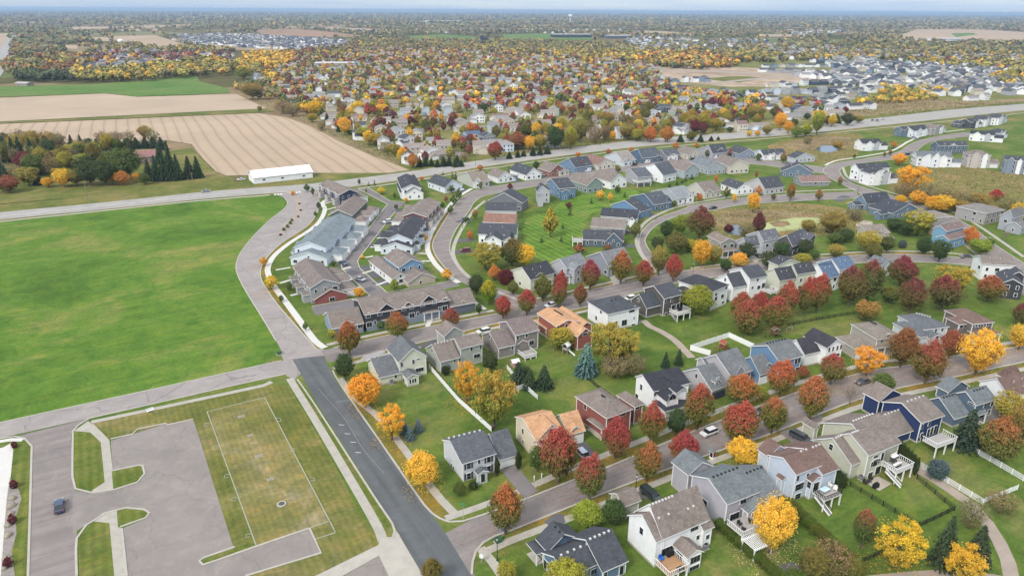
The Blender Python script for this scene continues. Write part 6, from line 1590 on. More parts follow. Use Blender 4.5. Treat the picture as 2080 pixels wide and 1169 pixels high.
trees('in the back gardens below the maple street', [(1562, 1122, 1010, 78, 'Y'), (1748, 1112, 1030, 54, 'RG'), (1819, 1152, 1060, 94, 'YV'), (1912, 1148, 1044, 48, 'C'), (1979, 1145, 1064, 50, 'C'), (1950, 1190, 1106, 80, 'YV'), (1960, 908, 828, 52, 'C'), (2019, 938, 846, 88, 'O'), (1968, 1072, 1012, 58, 'BR'), (2032, 1038, 998, 58, 'BR'), (1903, 968, 932, 42, 'SHB'), (2046, 856, 796, 62, 'YG'), (2074, 900, 812, 50, 'GO'), (1678, 1160, 1100, 84, 'BR'), (1650, 1175, 1110, 70, 'OLV'), (1730, 1175, 1130, 50, 'OLV'),
    (1600, 985, 965, 30, 'SHG'), (1625, 1000, 985, 26, 'SHG'), (1700, 985, 955, 40, 'SH'), (1612, 1190, 1160, 60, 'SHG')])
trees('in the arborvitae screen beside the white deck', [(1822 + 7 * i, 930 + 7 * i, 890 + 7 * i, 13, 'COL') for i in range(6)])
trees('in the clipped hedge behind the lavender house', [(1462 + 13 * i, 1072 + 11.5 * i, 1052 + 11.5 * i, 26, 'SHG') for i in range(11)])
trees('in the long hedge between two back gardens', [(1600 + 14.5 * i, 1030 + 13 * i, 1010 + 13 * i, 30, 'SHG') for i in range(10)])
trees('in the marsh thicket behind the bend', [(1850, 396, 334, 62, 'YV'), (1835, 402, 366, 42, 'BR'), (1880, 412, 375, 52, 'BR'), (1912, 422, 386, 52, 'BR'), (1862, 416, 386, 32, 'Y'), (1892, 429, 396, 32, 'YO'), (1932, 417, 386, 42, 'BR'), (1828, 414, 396, 22, 'YO'), (1956, 426, 394, 46, 'BR'), (1986, 426, 392, 42, 'GO'), (2045, 442, 394, 52, 'BR'), (2070, 452, 410, 42, 'Y'), (1825, 336, 310, 26, 'YO'), (1700, 304, 288, 22, 'GO'), (1640, 292, 282, 20, 'BR')])
# the farm grove
trees('in the farm grove', [(45, 545, 380, 60, 'C'), (92, 540, 384, 55, 'C'), (135, 535, 384, 60, 'C'), (205, 540, 388, 60, 'C'), (10, 640, 520, 60, 'C'), (40, 660, 560, 50, 'C'), (452, 480, 372, 50, 'C'), (510, 480, 374, 50, 'C'), (560, 478, 396, 60, 'DG'), (605, 476, 400, 60, 'C'), (650, 472, 400, 60, 'C'), (700, 470, 396, 60, 'DG'), (745, 468, 400, 60, 'C'), (800, 466, 396, 60, 'DG'), (850, 462, 392, 60, 'C'), (905, 460, 390, 60, 'C'), (955, 458, 388, 60, 'C'), (1005, 470, 390, 60, 'C'),
    (930, 662, 520, 62, 'C'), (975, 664, 500, 62, 'C'), (1022, 664, 500, 62, 'C'), (1068, 662, 405, 66, 'C'), (1110, 660, 490, 62, 'C'), (1180, 652, 505, 66, 'C'), (1232, 646, 505, 66, 'C'), (1000, 560, 425, 60, 'C'),
    (775, 650, 448, 225, 'G'), (182, 695, 570, 135, 'GO'), (400, 702, 580, 112, 'Y'), (482, 694, 580, 112, 'GO'), (62, 738, 650, 135, 'RU'), (300, 704, 640, 72, 'YO'), (100, 655, 560, 90, 'BR'), (165, 595, 478, 135, 'PP'), (275, 570, 498, 105, 'GO'), (452, 530, 444, 115, 'YG'), (565, 695, 498, 155, 'DG'), (655, 695, 528, 125, 'DG'), (700, 684, 600, 62, 'YO'), (765, 690, 598, 95, 'OO'), (850, 674, 610, 42, 'YO'), (902, 688, 614, 72, 'G'),
    (905, 405, 316, 82, 'GO'), (955, 440, 338, 80, 'BR'), (240, 470, 348, 90, 'BR'), (310, 470, 350, 90, 'GO'), (375, 470, 352, 90, 'BR'), (640, 440, 345, 90, 'BR'), (720, 436, 345, 90, 'BR'), (800, 430, 345, 90, 'BR'), (330, 600, 480, 100, 'OLV'), (380, 560, 480, 110, 'GO'), (240, 690, 585, 50, 'C'), (20, 730, 655, 70, 'OO'), (530, 660, 570, 90, 'DG'), (360, 620, 530, 100, 'DG'), (260, 620, 520, 90, 'YO')], 'B8')

_r = random.Random(31)
_n = 0
while _n < 46:      # thin brown and olive trees filling the grove
    bx, by = _r.uniform(0, 1040), _r.uniform(440, 640)
    if bx > 640 and by > 520: continue
    p = px('B8', (bx, by)); g = G(p); H = _r.uniform(9, 14)
    plant(_r.choice(('BR', 'BR', 'GO', 'OLV', 'DG', 'YG', 'BR', 'G')), g.x, g.y, H, H * _r.uniform(.6, .9), 'in the farm grove', small=False); _n += 1
# ================================================================ VEHICLES, FENCES AND SMALL THINGS
def paint(name, c):
    if name in MATS: return MATS[name]
    m, n, l, b = nodes_of(name)
    b.inputs['Base Color'].default_value = (*c, 1); b.inputs['Roughness'].default_value = 0.28; b.inputs['Specular IOR Level'].default_value = 0.5
    b.inputs['Coat Weight'].default_value = 0.6
    MATS[name] = m
    return m
M_TYRE = mat('tyre', (0.02, 0.02, 0.021), .8, .1); M_RIM = mat('rim', (0.45, 0.45, 0.46), .35, .05, metal=.6)
M_LAMPW = mat('headlight_glass', (0.75, 0.76, 0.78), .2, .02); M_LAMPR = mat('tail_light_glass', (0.35, 0.02, 0.02), .3, .05)
def car_meshes(kind):
    """length along x; profile lofted across the width"""
    if kind == 'suv': L, W, H, prof, cab = 4.6, 1.86, 1.68, [(-2.3, .45), (-2.28, .95), (-1.25, 1.02), (2.25, 1.05), (2.3, .5)], [(-1.35, 1.02), (-.75, 1.60), (1.75, 1.62), (2.2, 1.05)]
    elif kind == 'truck': L, W, H, prof, cab = 5.6, 1.95, 1.85, [(-2.8, .55), (-2.78, 1.1), (-1.5, 1.18), (2.75, 1.18), (2.8, .6)], [(-1.6, 1.15), (-.95, 1.78), (2.6, 1.80), (2.75, 1.18)]
    else: L, W, H, prof, cab = 4.6, 1.8, 1.42, [(-2.3, .38), (-2.25, .78), (-1.1, .88), (1.7, .92), (2.28, .88), (2.3, .42)], [(-1.15, .87), (-.35, 1.38), (1.0, 1.38), (1.85, .92)]
    def loft(pr, w0, w1, zb):
        V = []; n_ = len(pr)
        for s in (-1, 1):
            for (x_, z_) in pr:
                w = w0 if z_ < zb else w1
                V.append((x_, s * w / 2, z_))
        F = [tuple(range(n_ - 1, -1, -1)), tuple(range(n_, 2 * n_))] + [(i, (i + 1) % n_, n_ + (i + 1) % n_, n_ + i) for i in range(n_)]
        return V, F
    b = loft(prof, W, W * .96, .8); g = loft(cab, W * .94, W * .80, 1.2)
    return L, W, b, g, [(x_, z_) for x_, z_ in cab]
def car(p, ang, kind, col, lab, z=0.04):
    g0 = G(p); L, W, b, g, cab = car_meshes(kind)
    t = empty('car' if kind != 'truck' else 'pickup_truck', (g0.x, g0.y, z), ang, lab, 'car' if kind != 'truck' else 'truck')
    pm = paint('car_paint_%02x%02x%02x' % tuple(int(c * 255) for c in col), col)
    bo = link('body', mesh('body', *b, pm), t)
    gl = link('window_band', mesh('window_band', *g, M_GLASS), t)
    x0, x1 = cab[1][0] + .05, cab[2][0] - .05; zt = cab[1][1]
    box('roof_panel', x0, -W * .39, zt - .03, x1, W * .39, zt + .05, pm, t)
    mb = MB(); mb.tube([(0, -.11, 0), (0, .11, 0)], .34, 12); wm = mesh('wheel', mb.v, mb.f, M_TYRE)
    mb = MB(); mb.tube([(0, -.12, 0), (0, .12, 0)], .2, 10); rmm = mesh('rim', mb.v, mb.f, M_RIM)
    for sx in (-L * .31, L * .31):
        for sy in (-W / 2 + .08, W / 2 - .08):
            w = link('wheel', wm, t, (sx, sy, .33)); link('rim', rmm, w)
    for s in (-1, 1):
        box('headlight', -L / 2 - .03, s * W * .36 - .17, .62, -L / 2 + .08, s * W * .36 + .17, .80, M_LAMPW, t)
        box('tail_light', L / 2 - .08, s * W * .38 - .12, .70, L / 2 + .03, s * W * .38 + .12, .95, M_LAMPR, t)
        box('mirror', cab[0][0] + .35, s * (W / 2 + .08) - .09, .92, cab[0][0] + .55, s * (W / 2 + .08) + .09, 1.06, pm, t)
    return t
U, V_ = R(31), R(121)
def adir(p, q): d = G(q) - G(p); return math.atan2(d.y, d.x)
WH, BK, SV = (0.75, 0.75, 0.74), (0.02, 0.021, 0.024), (0.36, 0.38, 0.40)
car((122, 1032), adir((110, 1100), (112, 960)) + math.pi, 'sedan', (0.030, 0.050, 0.105), 'dark blue sedan driving on the side street beside the vacant lot')
car((1440, 882), adir((1368, 918), (1480, 875)), 'suv', WH, 'white suv with black roof parked on the maple street')
car((1626, 893), R(125), 'truck', (0.06, 0.07, 0.085), 'dark grey pickup truck with a cap on the driveway')
car((1185, 928), R(118), 'suv', (0.42, 0.48, 0.58), 'pale blue minivan on the driveway of the cream house')
car((1752, 778), adir((1695, 790), (1800, 762)), 'sedan', (0.11, 0.115, 0.125), 'grey sedan parked under the leaning yellow tree')
car((1548, 838), adir((1500, 862), (1600, 828)), 'sedan', BK, 'black sedan parked behind an orange maple')
car((1322, 1010), R(120), 'truck', (0.030, 0.045, 0.040), 'dark green pickup truck in front of the white house')
car((1119, 622), adir((1090, 630), (1160, 613)), 'sedan', WH, 'white sedan on the townhouse street between red maples')
car((1280, 609), R(30), 'suv', WH, 'white suv beside the dark brown house')
car((983, 676), R(30), 'suv', WH, 'white suv beside the taupe house')
car((418, 390), adir((400, 396), (460, 390)), 'sedan', SV, 'silver sedan on the county road')
car((490, 366), R(20), 'sedan', WH, 'white sedan parked at the machine shed')
car((727, 473), R(5), 'suv', WH, 'white suv on a townhouse driveway')
car((794, 450), R(5), 'sedan', (0.02, 0.03, 0.06), 'dark blue sedan on a townhouse driveway')
car((1448, 424), adir((1420, 428), (1480, 418)), 'sedan', BK, 'black sedan on the pond street')
car((1961, 523), R(5), 'sedan', (0.10, 0.105, 0.11), 'dark grey sedan near the bend of the eastern street')
car((1842, 315), R(20), 'suv', BK, 'black suv at the mouth of a driveway on the eastern street')
car((1742, 360), R(5), 'suv', (0.05, 0.05, 0.05), 'black suv beside the white modern house')
car((1541, 522), R(100), 'sedan', (0.05, 0.055, 0.06), 'dark sedan on the driveway of the grey dormer house')
car((1407, 325), R(20), 'suv', BK, 'black suv before the beige villa garage')
car((1288, 336), R(30), 'sedan', BK, 'black sedan before the pale blue villa')
for i, (p, c, lab) in enumerate([((899, 300), WH, 'white car on the cul de sac of the maple suburb'), ((925, 298), WH, 'white car beside the lawn of the maple suburb'), ((908, 307), BK, 'black car on the cul de sac of the maple suburb'), ((917, 304), SV, 'silver car on the cul de sac of the maple suburb'), ((1772, 245), BK, 'black car at the road works lay by'), ((1782, 246), SV, 'silver car at the road works lay by'), ((1792, 243), WH, 'white van at the road works lay by')]):
    car(p, R(20 + 35 * (i % 3)), 'suv' if i % 2 else 'sedan', c, lab)

# ---------------------------------------------------------------- fences: posts and panels one by one
M_VINYL = mat('white_vinyl', (0.80, 0.80, 0.79), .45, .03)
M_WIRE = mat('black_fence', (0.025, 0.028, 0.025), .6, .1)
def fence(pts, lab, m, h=1.3, step=2.4, solid=True, crop=''):
    P = [G(px(crop, p)) for p in pts]
    t = empty('fence', (P[0].x, P[0].y, 0), 0, lab, 'fence')
    o0 = P[0]
    for a, b_ in zip(P[:-1], P[1:]):
        ln = (b_ - a).length; n_ = max(1, round(ln / step)); an = math.atan2(b_.y - a.y, b_.x - a.x); sl = ln / n_
        for i in range(n_ + 1):
            q = a.lerp(b_, i / n_) - o0
            link('post', boxm('post', .14, .14, h + .12, m), t, (q.x, q.y, -.05), an)
        for i in range(n_):
            q = a.lerp(b_, (i + .5) / n_) - o0
            if solid: link('panel', boxm('panel', sl - .14, .06, h - .12, m), t, (q.x, q.y, .06), an)
            else:
                for zz in (.12, h * .55, h - .06): link('rail', boxm('rail', sl - .14, .04, .05, m), t, (q.x, q.y, zz), an)
                k = int(sl / .22)
                for j in range(k):
                    q2 = a.lerp(b_, (i + (j + .5) / k) / n_) - o0
                    link('picket', boxm('picket', .035 if m is M_WIRE else .10, .05, h - .1, m), t, (q2.x, q2.y, .06), an)
fence([(872, 748), (931, 816), (998, 876)], 'white vinyl fence behind the pale green corner house', M_VINYL, 1.5)
fence([(1030, 749), (1056, 780)], 'short white fence beside the spruces', M_VINYL, 1.4)
fence([(1041, 798), (1065, 787), (1092, 811)], 'white fence corner in the back garden below the spruces', M_VINYL, 1.4)
fence([(1442, 722), (1402, 711), (1480, 685), (1530, 708)], 'white fence enclosing the lawn with the red play tower', M_VINYL, 1.8)
fence([(1859, 943), (1925, 981), (1996, 1024)], 'long white picket fence along the gravel path', M_VINYL, 1.4, 2.4, False)
fence([(1943, 898), (2010, 936), (2078, 976)], 'long white picket fence beside the orange maple', M_VINYL, 1.4, 2.4, False)
fence([(2000, 1020), (2066, 994)], 'short white picket fence at the foot of the garden', M_VINYL, 1.3, 2.4, False)
fence([(1726, 986), (1866, 1070), (1938, 1036), (1862, 972)], 'black metal fence round the green house lawn', M_WIRE, 1.2, 2.4, False)
fence([(1738, 1148), (1792, 1124)], 'black metal fence behind the amber tree', M_WIRE, 1.2, 2.4, False)
fence([(1187, 764), (1216, 790), (1262, 822)], 'black metal fence behind the red house', M_WIRE, 1.2, 2.4, False)
fence([(1600, 662), (1670, 648), (1745, 636)], 'black metal fence under the back garden maples', M_WIRE, 1.2, 2.4, False)

# ---------------------------------------------------------------- vacant plot edging, pads, boulders
M_EDGE = mat('plot_edging', (0.30, 0.31, 0.22), .9, .12)
for q in ([(1250, 165), (1598, 80)], [(1598, 80), (1990, 825), (2025, 895)], [(1250, 165), (1545, 970)], [(1870, 868), (1990, 825)], [(1905, 935), (2025, 895)]):
    strip('plot_edging', q, .24, M_EDGE, .016, 'A1', .10, False)
for (x_, y_, s) in [(1265, 240, -1), (1320, 380, -1), (1385, 550, -1), (1430, 690, -1), (1515, 910, -1), (1665, 210, 1), (1745, 390, 1), (1870, 570, 1)]:
    for seg in ([(x_, y_ - 8), (x_ + 28 * s, y_ - 4)], [(x_ + 28 * s, y_ - 4), (x_ + 32 * s, y_ + 14)], [(x_ + 32 * s, y_ + 14), (x_ + 6 * s, y_ + 10)]):
        strip('plot_edging', seg, .13, M_EDGE, .014, 'A1', .08, False)
M_STONE = mat('field_stone', (0.30, 0.265, 0.20), .9, .18, 1.2, .15, 5)
def rock_mesh(seed):
    r_ = random.Random(seed); V, F = [], []
    n_, k = 9, 5
    for i in range(k + 1):
        ph = math.pi / 2 * i / k
        for j in range(n_): 
            a = 2 * math.pi * j / n_; rr = math.cos(ph) * r_.uniform(.8, 1.15) * .5
            V.append((math.cos(a) * rr, math.sin(a) * rr * .8, math.sin(ph) * .42 * r_.uniform(.85, 1.1)))
    for i in range(k):
        for j in range(n_): F.append((i * n_ + j, i * n_ + (j + 1) % n_, (i + 1) * n_ + (j + 1) % n_, (i + 1) * n_ + j))
    F.append(tuple(range(n_ - 1, -1, -1))); F.append(tuple(range(k * n_, (k + 1) * n_)))
    return mesh('boulder', V, F, M_STONE, None, True)
RK = [rock_mesh(s) for s in (1, 2, 3)]
for i, (x_, y_, s) in enumerate([(75, 690, 1.7), (70, 738, 1.9), (66, 782, 1.5), (52, 852, 1.6), (52, 912, 1.7), (42, 1050, 1.6), (30, 1110, 1.4)]):
    g = G(px('A1', (x_, y_))); o = link('boulder', RK[i % 3], None, (g.x, g.y, 0.03), i * 1.3); o.scale = (s, s, s)
    tag(o, 'tan boulder in the gravel bed beside the side street', 'boulder', 'boulders in the gravel bed')
for (x_, y_, s, lab) in [(1455, 195, 1.3, 'stone pad near the top edge of the dry plot'), (1510, 308, 1.1, 'second stone pad of the dry plot row'), (1560, 433, 1.4, 'stone pad in the middle of the dry plot'), (1630, 573, 1.2, 'square stone pad on the dry plot')]:
    g = G(px('A1', (x_, y_))); t = empty('stone_pad', (g.x, g.y, .016), U, lab, 'stone pad')
    for i in range(3):
        for j in range(2): box('slab', (i - 1.5) * s * .42 + .03, (j - 1) * s * .5 + .03, 0, (i - .5) * s * .42 - .02 + rnd.uniform(-.05, .02), j * s * .5 - .03, .06 + .02 * ((i + j) % 2), M_STONE, t)
g = G(px('A1', (1700, 724))); t = empty('manhole', (g.x, g.y, .016), 0, 'round concrete manhole with dark lid on the dry plot', 'manhole')
mb = MB(); mb.tube([(0, 0, 0), (0, 0, .2)], .95, 18); mb.build('ring', M_CONC, t); mb = MB(); mb.tube([(0, 0, .2), (0, 0, .24)], .62, 18); mb.build('lid', mat('cast_iron', (0.08, 0.075, 0.07), .6, .1), t)
trees('in the gravel bed beside the side street', [(30, 908, 895, 14, 'SHR'), (30, 990, 972, 18, 'SHR'), (27, 1062, 1042, 18, 'SHR'), (18, 1150, 1128, 20, 'SHR')])
# bench by the footway
g = G((306, 836)); t = empty('bench', (g.x, g.y, .034), U + .2, 'white park bench beside the cross street footway', 'bench')
for i in range(3): box('seat_slat', -.9, -.25 + .18 * i, .44, .9, -.11 + .18 * i, .49, M_VINYL, t)
for i in range(3): box('back_slat', -.9, .30, .55 + .17 * i, .9, .34, .68 + .17 * i, M_VINYL, t)
for s in (-.75, .75):
    box('leg', s - .05, -.22, 0, s + .05, -.14, .44, M_VINYL, t); box('leg', s - .05, .24, 0, s + .05, .30, 1.02, M_VINYL, t)
# patio behind the green house
poly('patio', [(640, 992), (800, 925), (955, 1010), (812, 1092)], mat('patio_slab', (0.42, 0.37, 0.31), .9, .12, .8), .03, crop='D5')

# ---------------------------------------------------------------- lamps, poles, signs
M_POLE = mat('black_pole', (0.02, 0.021, 0.022), .5, .1); M_WOODP = mat('weathered_pole', (0.26, 0.21, 0.16), .9, .15)
M_LENS = mat('frosted_lens', (0.6, 0.6, 0.56), .4, .03)
def lamp(p, top, lab):
    g = G(p); H = height_at(p, top); t = empty('street_lamp', (g.x, g.y, 0), 0, lab, 'street lamp')
    mb = MB(); mb.tube([(0, 0, 0), (0, 0, .5), (0, 0, .55), (0, 0, H * .86)], [.16, .14, .075, .06], 8); mb.build('pole', M_POLE, t)
    mb = MB(); mb.tube([(0, 0, H * .86), (0, 0, H * .97)], [.12, .22], 8); mb.build('lantern', M_LENS, t)
    mb = MB(); mb.tube([(0, 0, H * .97), (0, 0, H)], [.28, .06], 8); mb.build('cap', M_POLE, t)
for p, tp, lab in [((1010, 1138), 1090, 'black street lamp in front of the blue ranch house'), ((1407, 560), 533, 'black street lamp at the pond street corner'), ((940, 463), 446, 'black street lamp on the villa street curve'), ((1332, 446), 435, 'black street lamp by the pond street curve'), ((1742, 391), 375, 'black street lamp at the east street junction'), ((966, 335), 310, 'tall lamp at the suburb entrance on the county road'), ((1290, 1010), 962, 'black street lamp on the maple street verge'), ((1870, 760), 722, 'black street lamp beside the purple street maple'), ((2006, 505), 480, 'black street lamp on the eastern street')]: lamp(p, tp, lab)
def pole(p, top, lab):
    g = G(p); H = height_at(p, top); t = empty('utility_pole', (g.x, g.y, 0), R(10), lab, 'utility pole')
    mb = MB(); mb.tube([(0, 0, 0), (0, 0, H)], [.16, .10], 8); mb.build('pole', M_WOODP, t)
    box('cross_arm', -1.1, -.06, H - .9, 1.1, .06, H - .76, M_WOODP, t)
pole((394, 383), 350, 'wooden utility pole near the spruce edge of the grove'); pole((178, 403), 368, 'wooden utility pole beside the county road and garden plot')
def sign(p, top, lab, col, w, h, two=False):
    g = G(p); H = height_at(p, top); t = empty('street_sign', (g.x, g.y, 0), R(-20), lab, 'sign')
    box('post', -.04, -.04, 0, .04, .04, H, mat('galvanised', (0.4, 0.4, 0.4), .5), t)
    box('plate', -w / 2, -.07, H - h, w / 2, -.045, H, col, t)
    if two: box('plate', -.07, -w / 2, H - h * 2.3, -.045, w / 2, H - h * 1.3, col, t)
M_SGREEN = mat('sign_green', (0.02, 0.26, 0.12), .5, .05)
sign((941, 1054), 1021, 'green street name sign at the maple street corner', M_SGREEN, 1.1, .34, True)
sign((978, 1142), 1124, 'white sign plate on a post at the corner footway', M_VINYL, .75, .95)
sign((1021, 1090), 1072, 'small blue sign beside the orange corner maple', mat('sign_blue', (0.04, 0.12, 0.35), .5), .5, .6)
g = G((1447, 930)); t = empty('book_kiosk', (g.x, g.y, .03), U, 'little white book kiosk with red panel on the verge', 'kiosk')
box('plinth', -.55, -.55, 0, .55, .55, .35, M_VINYL, t); box('cabinet', -.48, -.48, .35, .48, .48, 2.0, M_VINYL, t); box('panel', -.36, -.52, .5, .36, -.47, 1.8, mat('red_panel', (0.30, 0.03, 0.03), .6), t)
box('panel', -.52, -.36, .5, -.47, .36, 1.8, M_GLASS, t)
link('roof', roof_mesh('v', -.75, .75, -.75, .75, 2.0, 0, 2.6, shingle(R_GREY), .12), t)
for p, lab in [((567, 719), 'green utility box at the meadow corner'), ((1012, 1100), 'green utility box beside the corner maple')]:
    g = G(p); t = empty('utility_box', (g.x, g.y, 0), U, lab, 'utility box'); box('cabinet', -.6, -.5, .1, .6, .5, 1.0, mat('utility_green', (0.05, 0.12, 0.07), .6), t); box('pad', -.8, -.7, 0, .8, .7, .1, M_CONC, t)
M_HYD = mat('hydrant_red', (0.40, 0.04, 0.03), .5)
g = G((1790, 745)); t = empty('fire_hydrant', (g.x, g.y, 0), 0, 'red fire hydrant on the leaf strewn verge', 'hydrant'); mb = MB(); mb.tube([(0, 0, 0), (0, 0, .1), (0, 0, .12), (0, 0, .62), (0, 0, .78)], [.2, .2, .13, .13, .05], 8); mb.build('barrel', M_HYD, t); box('outlet', -.22, -.06, .42, .22, .06, .54, M_HYD, t)
M_MBX = mat('mailbox_black', (0.03, 0.03, 0.032), .5)
for i, p in enumerate([(1085, 975), (1100, 970)]):
    g = G(p); t = empty('marker_post', (g.x, g.y, 0), 0, 'pale marker post on the lawn beside the driveway', 'post', 'pale marker posts'); box('post', -.08, -.08, 0, .08, .08, 1.1, M_VINYL, t); box('cap', -.12, -.12, 1.1, .12, .12, 1.2, M_VINYL, t)

# ---------------------------------------------------------------- play sets and garden furniture
M_CEDAR = mat('red_cedar', (0.28, 0.075, 0.04), .8, .12); M_SLIDE = mat('white_slide', (0.72, 0.72, 0.70), .4); M_GSLIDE = mat('green_slide', (0.05, 0.20, 0.14), .4)
def playset(p, lab, wood, slide, roofm, rz=0.6):
    g = G(p); t = empty('play_set', (g.x, g.y, 0), rz, lab, 'play set')
    for sx in (-.8, .8):
        for sy in (-.8, .8): box('post', sx - .07, sy - .07, 0, sx + .07, sy + .07, 2.7, wood, t)
    box('platform', -.85, -.85, 1.35, .85, .85, 1.47, wood, t)
    for (a, b_, c_, d_) in ((-.85, -.85, .85, -.78), (-.85, .78, .85, .85), (-.85, -.7, -.78, .7)): box('side_panel', a, b_, 1.55, c_, d_, 2.15, wood, t)
    link('roof', roof_mesh('v', -1.05, 1.05, -1.05, 1.05, 2.7, 0, 3.6, roofm, .1), t)
    mb = MB(); mb.add([(.8, -.3, 1.4), (.8, .3, 1.4), (3.0, .3, .15), (3.0, -.3, .15), (.8, -.3, 1.3), (.8, .3, 1.3), (3.0, .3, .05), (3.0, -.3, .05)], BOXF); mb.build('slide', slide, t)
    box('swing_beam', -4.2, -.07, 2.2, -.8, .07, 2.34, wood, t)
    for s in (-.7, .7):
        mb = MB(); mb.tube([(-4.1, s, 0), (-4.1, 0, 2.25)], .06, 5); mb.build('swing_leg', wood, t)
    for xx in (-3.2, -1.8):
        sw = box('swing_seat', xx - .25, -.12, .5, xx + .25, .12, .55, M_MBX, t)
        for s in (-.22, .22): link('chain', boxm('chain', .03, .03, 1.68, M_MBX), sw, (s, 0, .04))
playset((1469, 712), 'red cedar play tower inside the white fence', M_CEDAR, M_GSLIDE, M_CEDAR)
playset((1150, 717), 'grey play set with white slide behind the orange roofed house', mat('grey_wood', (0.34, 0.31, 0.28), .85), M_SLIDE, M_SLIDE, -.6)
playset((1573, 684), 'brown play set with green slide under the maples', mat('brown_wood', (0.18, 0.10, 0.07), .85), M_GSLIDE, mat('brown_wood', (0.18, 0.10, 0.07), .85), .2)
g = G((1046, 742)); t = empty('playhouse', (g.x, g.y, 0), .4, 'small pink and white playhouse beside the spruces', 'playhouse')
box('wall', -1, -.9, 0, 1, .9, 1.4, mat('pink_plastic', (0.55, 0.32, 0.30), .5), t); link('roof', roof_mesh('u', -1.2, 1.2, -1.1, 1.1, 1.4, 0, 2.2, M_SLIDE, .1), t); box('door', -.3, -.95, 0, .3, -.88, 1.1, M_CEDAR, t)
g = G((1603, 672)); t = empty('soccer_goal', (g.x, g.y, 0), .5, 'small pale soccer goal on the lawn', 'goal')
for a, b_ in (((-1.2, 0, 0), (-1.2, 0, 1.5)), ((1.2, 0, 0), (1.2, 0, 1.5)), ((-1.2, 0, 1.5), (1.2, 0, 1.5)), ((-1.2, 0, 1.5), (-1.2, 1, 0)), ((1.2, 0, 1.5), (1.2, 1, 0))):
    mb = MB(); mb.tube([a, b_], .06, 6); mb.build('bar', M_SLIDE, t)
def pergola():
    z = 2.55; c = 'D3'
    T_, R_, L_ = G(px(c, (870, 1150)), z), G(px(c, (1005, 1092)), z), G(px(c, (742, 1040)), z)
    d = R_ - T_; an = math.atan2(d.y, d.x); u = d.normalized(); v = Vector((-u.y, u.x)); a = d.length + 1.2; b_ = (L_ - T_).dot(v)
    t = empty('pergola', (T_.x, T_.y, 0), an, 'white slatted pergola below the lavender house deck', 'pergola')
    for x_ in (0, a):
        for y_ in (0, b_): box('post', x_ - .09, y_ - .09, 0, x_ + .09, y_ + .09, z - .12, M_VINYL, t)
    for y_ in (0, b_): box('beam', -.3, y_ - .06, z - .12, a + .3, y_ + .06, z + .08, M_VINYL, t)
    k = 12
    for i in range(k): box('slat', -.1 + (a + .2) * i / (k - 1) - .10, -.4, z + .08, -.1 + (a + .2) * i / (k - 1) + .06, b_ + .4, z + .2, M_VINYL, t)
pergola()
M_CUSH = mat('white_cushion', (0.74, 0.73, 0.70), .9); M_WICK = mat('dark_wicker', (0.03, 0.028, 0.027), .8); M_BLUE = mat('blue_resin', (0.02, 0.12, 0.45), .5); M_GRILL = mat('black_cover', (0.015, 0.015, 0.017), .7)
def chair(p, z, rz, m_, lab, cush=None, crop=''):
    g = G(px(crop, p), z); t = empty('patio_chair', (g.x, g.y, z), rz, lab, 'chair', lab)
    box('seat', -.36, -.36, .32, .36, .36, .44, cush or m_, t); box('backrest', -.36, .30, .44, .36, .42, 1.0, cush or m_, t)
    for sx in (-.33, .33):
        box('armrest', sx - .05, -.36, .58, sx + .05, .36, .64, m_, t)
        for sy in (-.3, .3): box('leg', sx - .04, sy - .04, 0, sx + .04, sy + .04, .58 if sy < 0 else .6, m_, t)
def grill(p, z, lab, crop=''):
    g = G(px(crop, p), z); t = empty('covered_grill', (g.x, g.y, z), U, lab, 'grill')
    mb = MB(); mb.add([(-.75, -.4, 0), (.75, -.4, 0), (.75, .4, 0), (-.75, .4, 0), (-.7, -.36, .95), (.7, -.36, .95), (.7, .36, .95), (-.7, .36, .95)], BOXF); mb.build('cover', M_GRILL, t)
    mb = MB(); mb.tube([(-.42, 0, .93), (.42, 0, .93)], .33, 10); mb.build('hood', M_GRILL, t)
def sofa(p, z, rz, lab, crop=''):
    g = G(px(crop, p), z); t = empty('patio_sofa', (g.x, g.y, z), rz, lab, 'sofa')
    box('base', -1.1, -.4, 0, 1.1, .4, .3, M_WICK, t)
    for i in range(3): box('cushion', -1.05 + .7 * i, -.38, .3, -.40 + .7 * i, .25, .48, M_CUSH, t); box('back_cushion', -1.05 + .7 * i, .2, .48, -.40 + .7 * i, .38, .9, M_CUSH, t)
def table(p, z, rz, lab, crop='', m_=None, s=1.0):
    g = G(px(crop, p), z); t = empty('patio_table', (g.x, g.y, z), rz, lab, 'table')
    box('top', -.8 * s, -.5 * s, .5, .8 * s, .5 * s, .56, m_ or M_WICK, t)
    for sx in (-.7 * s, .7 * s):
        for sy in (-.4 * s, .4 * s): box('leg', sx - .04, sy - .04, 0, sx + .04, sy + .04, .5, M_WICK, t)
sofa((985, 715), 3.0, U, 'white cushioned sofa on the green house deck', 'D5'); sofa((1010, 810), 3.0, U + 3.14, 'white cushioned bench on the green house deck edge', 'D5'); table((965, 768), 3.0, U, 'dark coffee table on the green house deck', 'D5')
grill((770, 1050), .04, 'black covered grill on the patio slab', 'D5'); table((690, 1000), .04, U, 'small dark table on the patio slab', 'D5', None, .7)
for q in ((650, 1010), (715, 965)): chair(q, .04, U, M_WICK, 'dark patio chair on the slab behind the green house', None, 'D5')
table((905, 800), 2.9, U, 'pale blue dining table on the light blue house deck', 'D4', mat('pale_blue_top', (0.48, 0.62, 0.68), .4), 1.3)
chair((975, 745), 2.9, U, M_VINYL, 'large white chair beside the dining table on the deck', M_CUSH, 'D4'); chair((1030, 785), 2.9, U - 1.2, M_VINYL, 'white lounge chair at the deck corner', M_CUSH, 'D4')
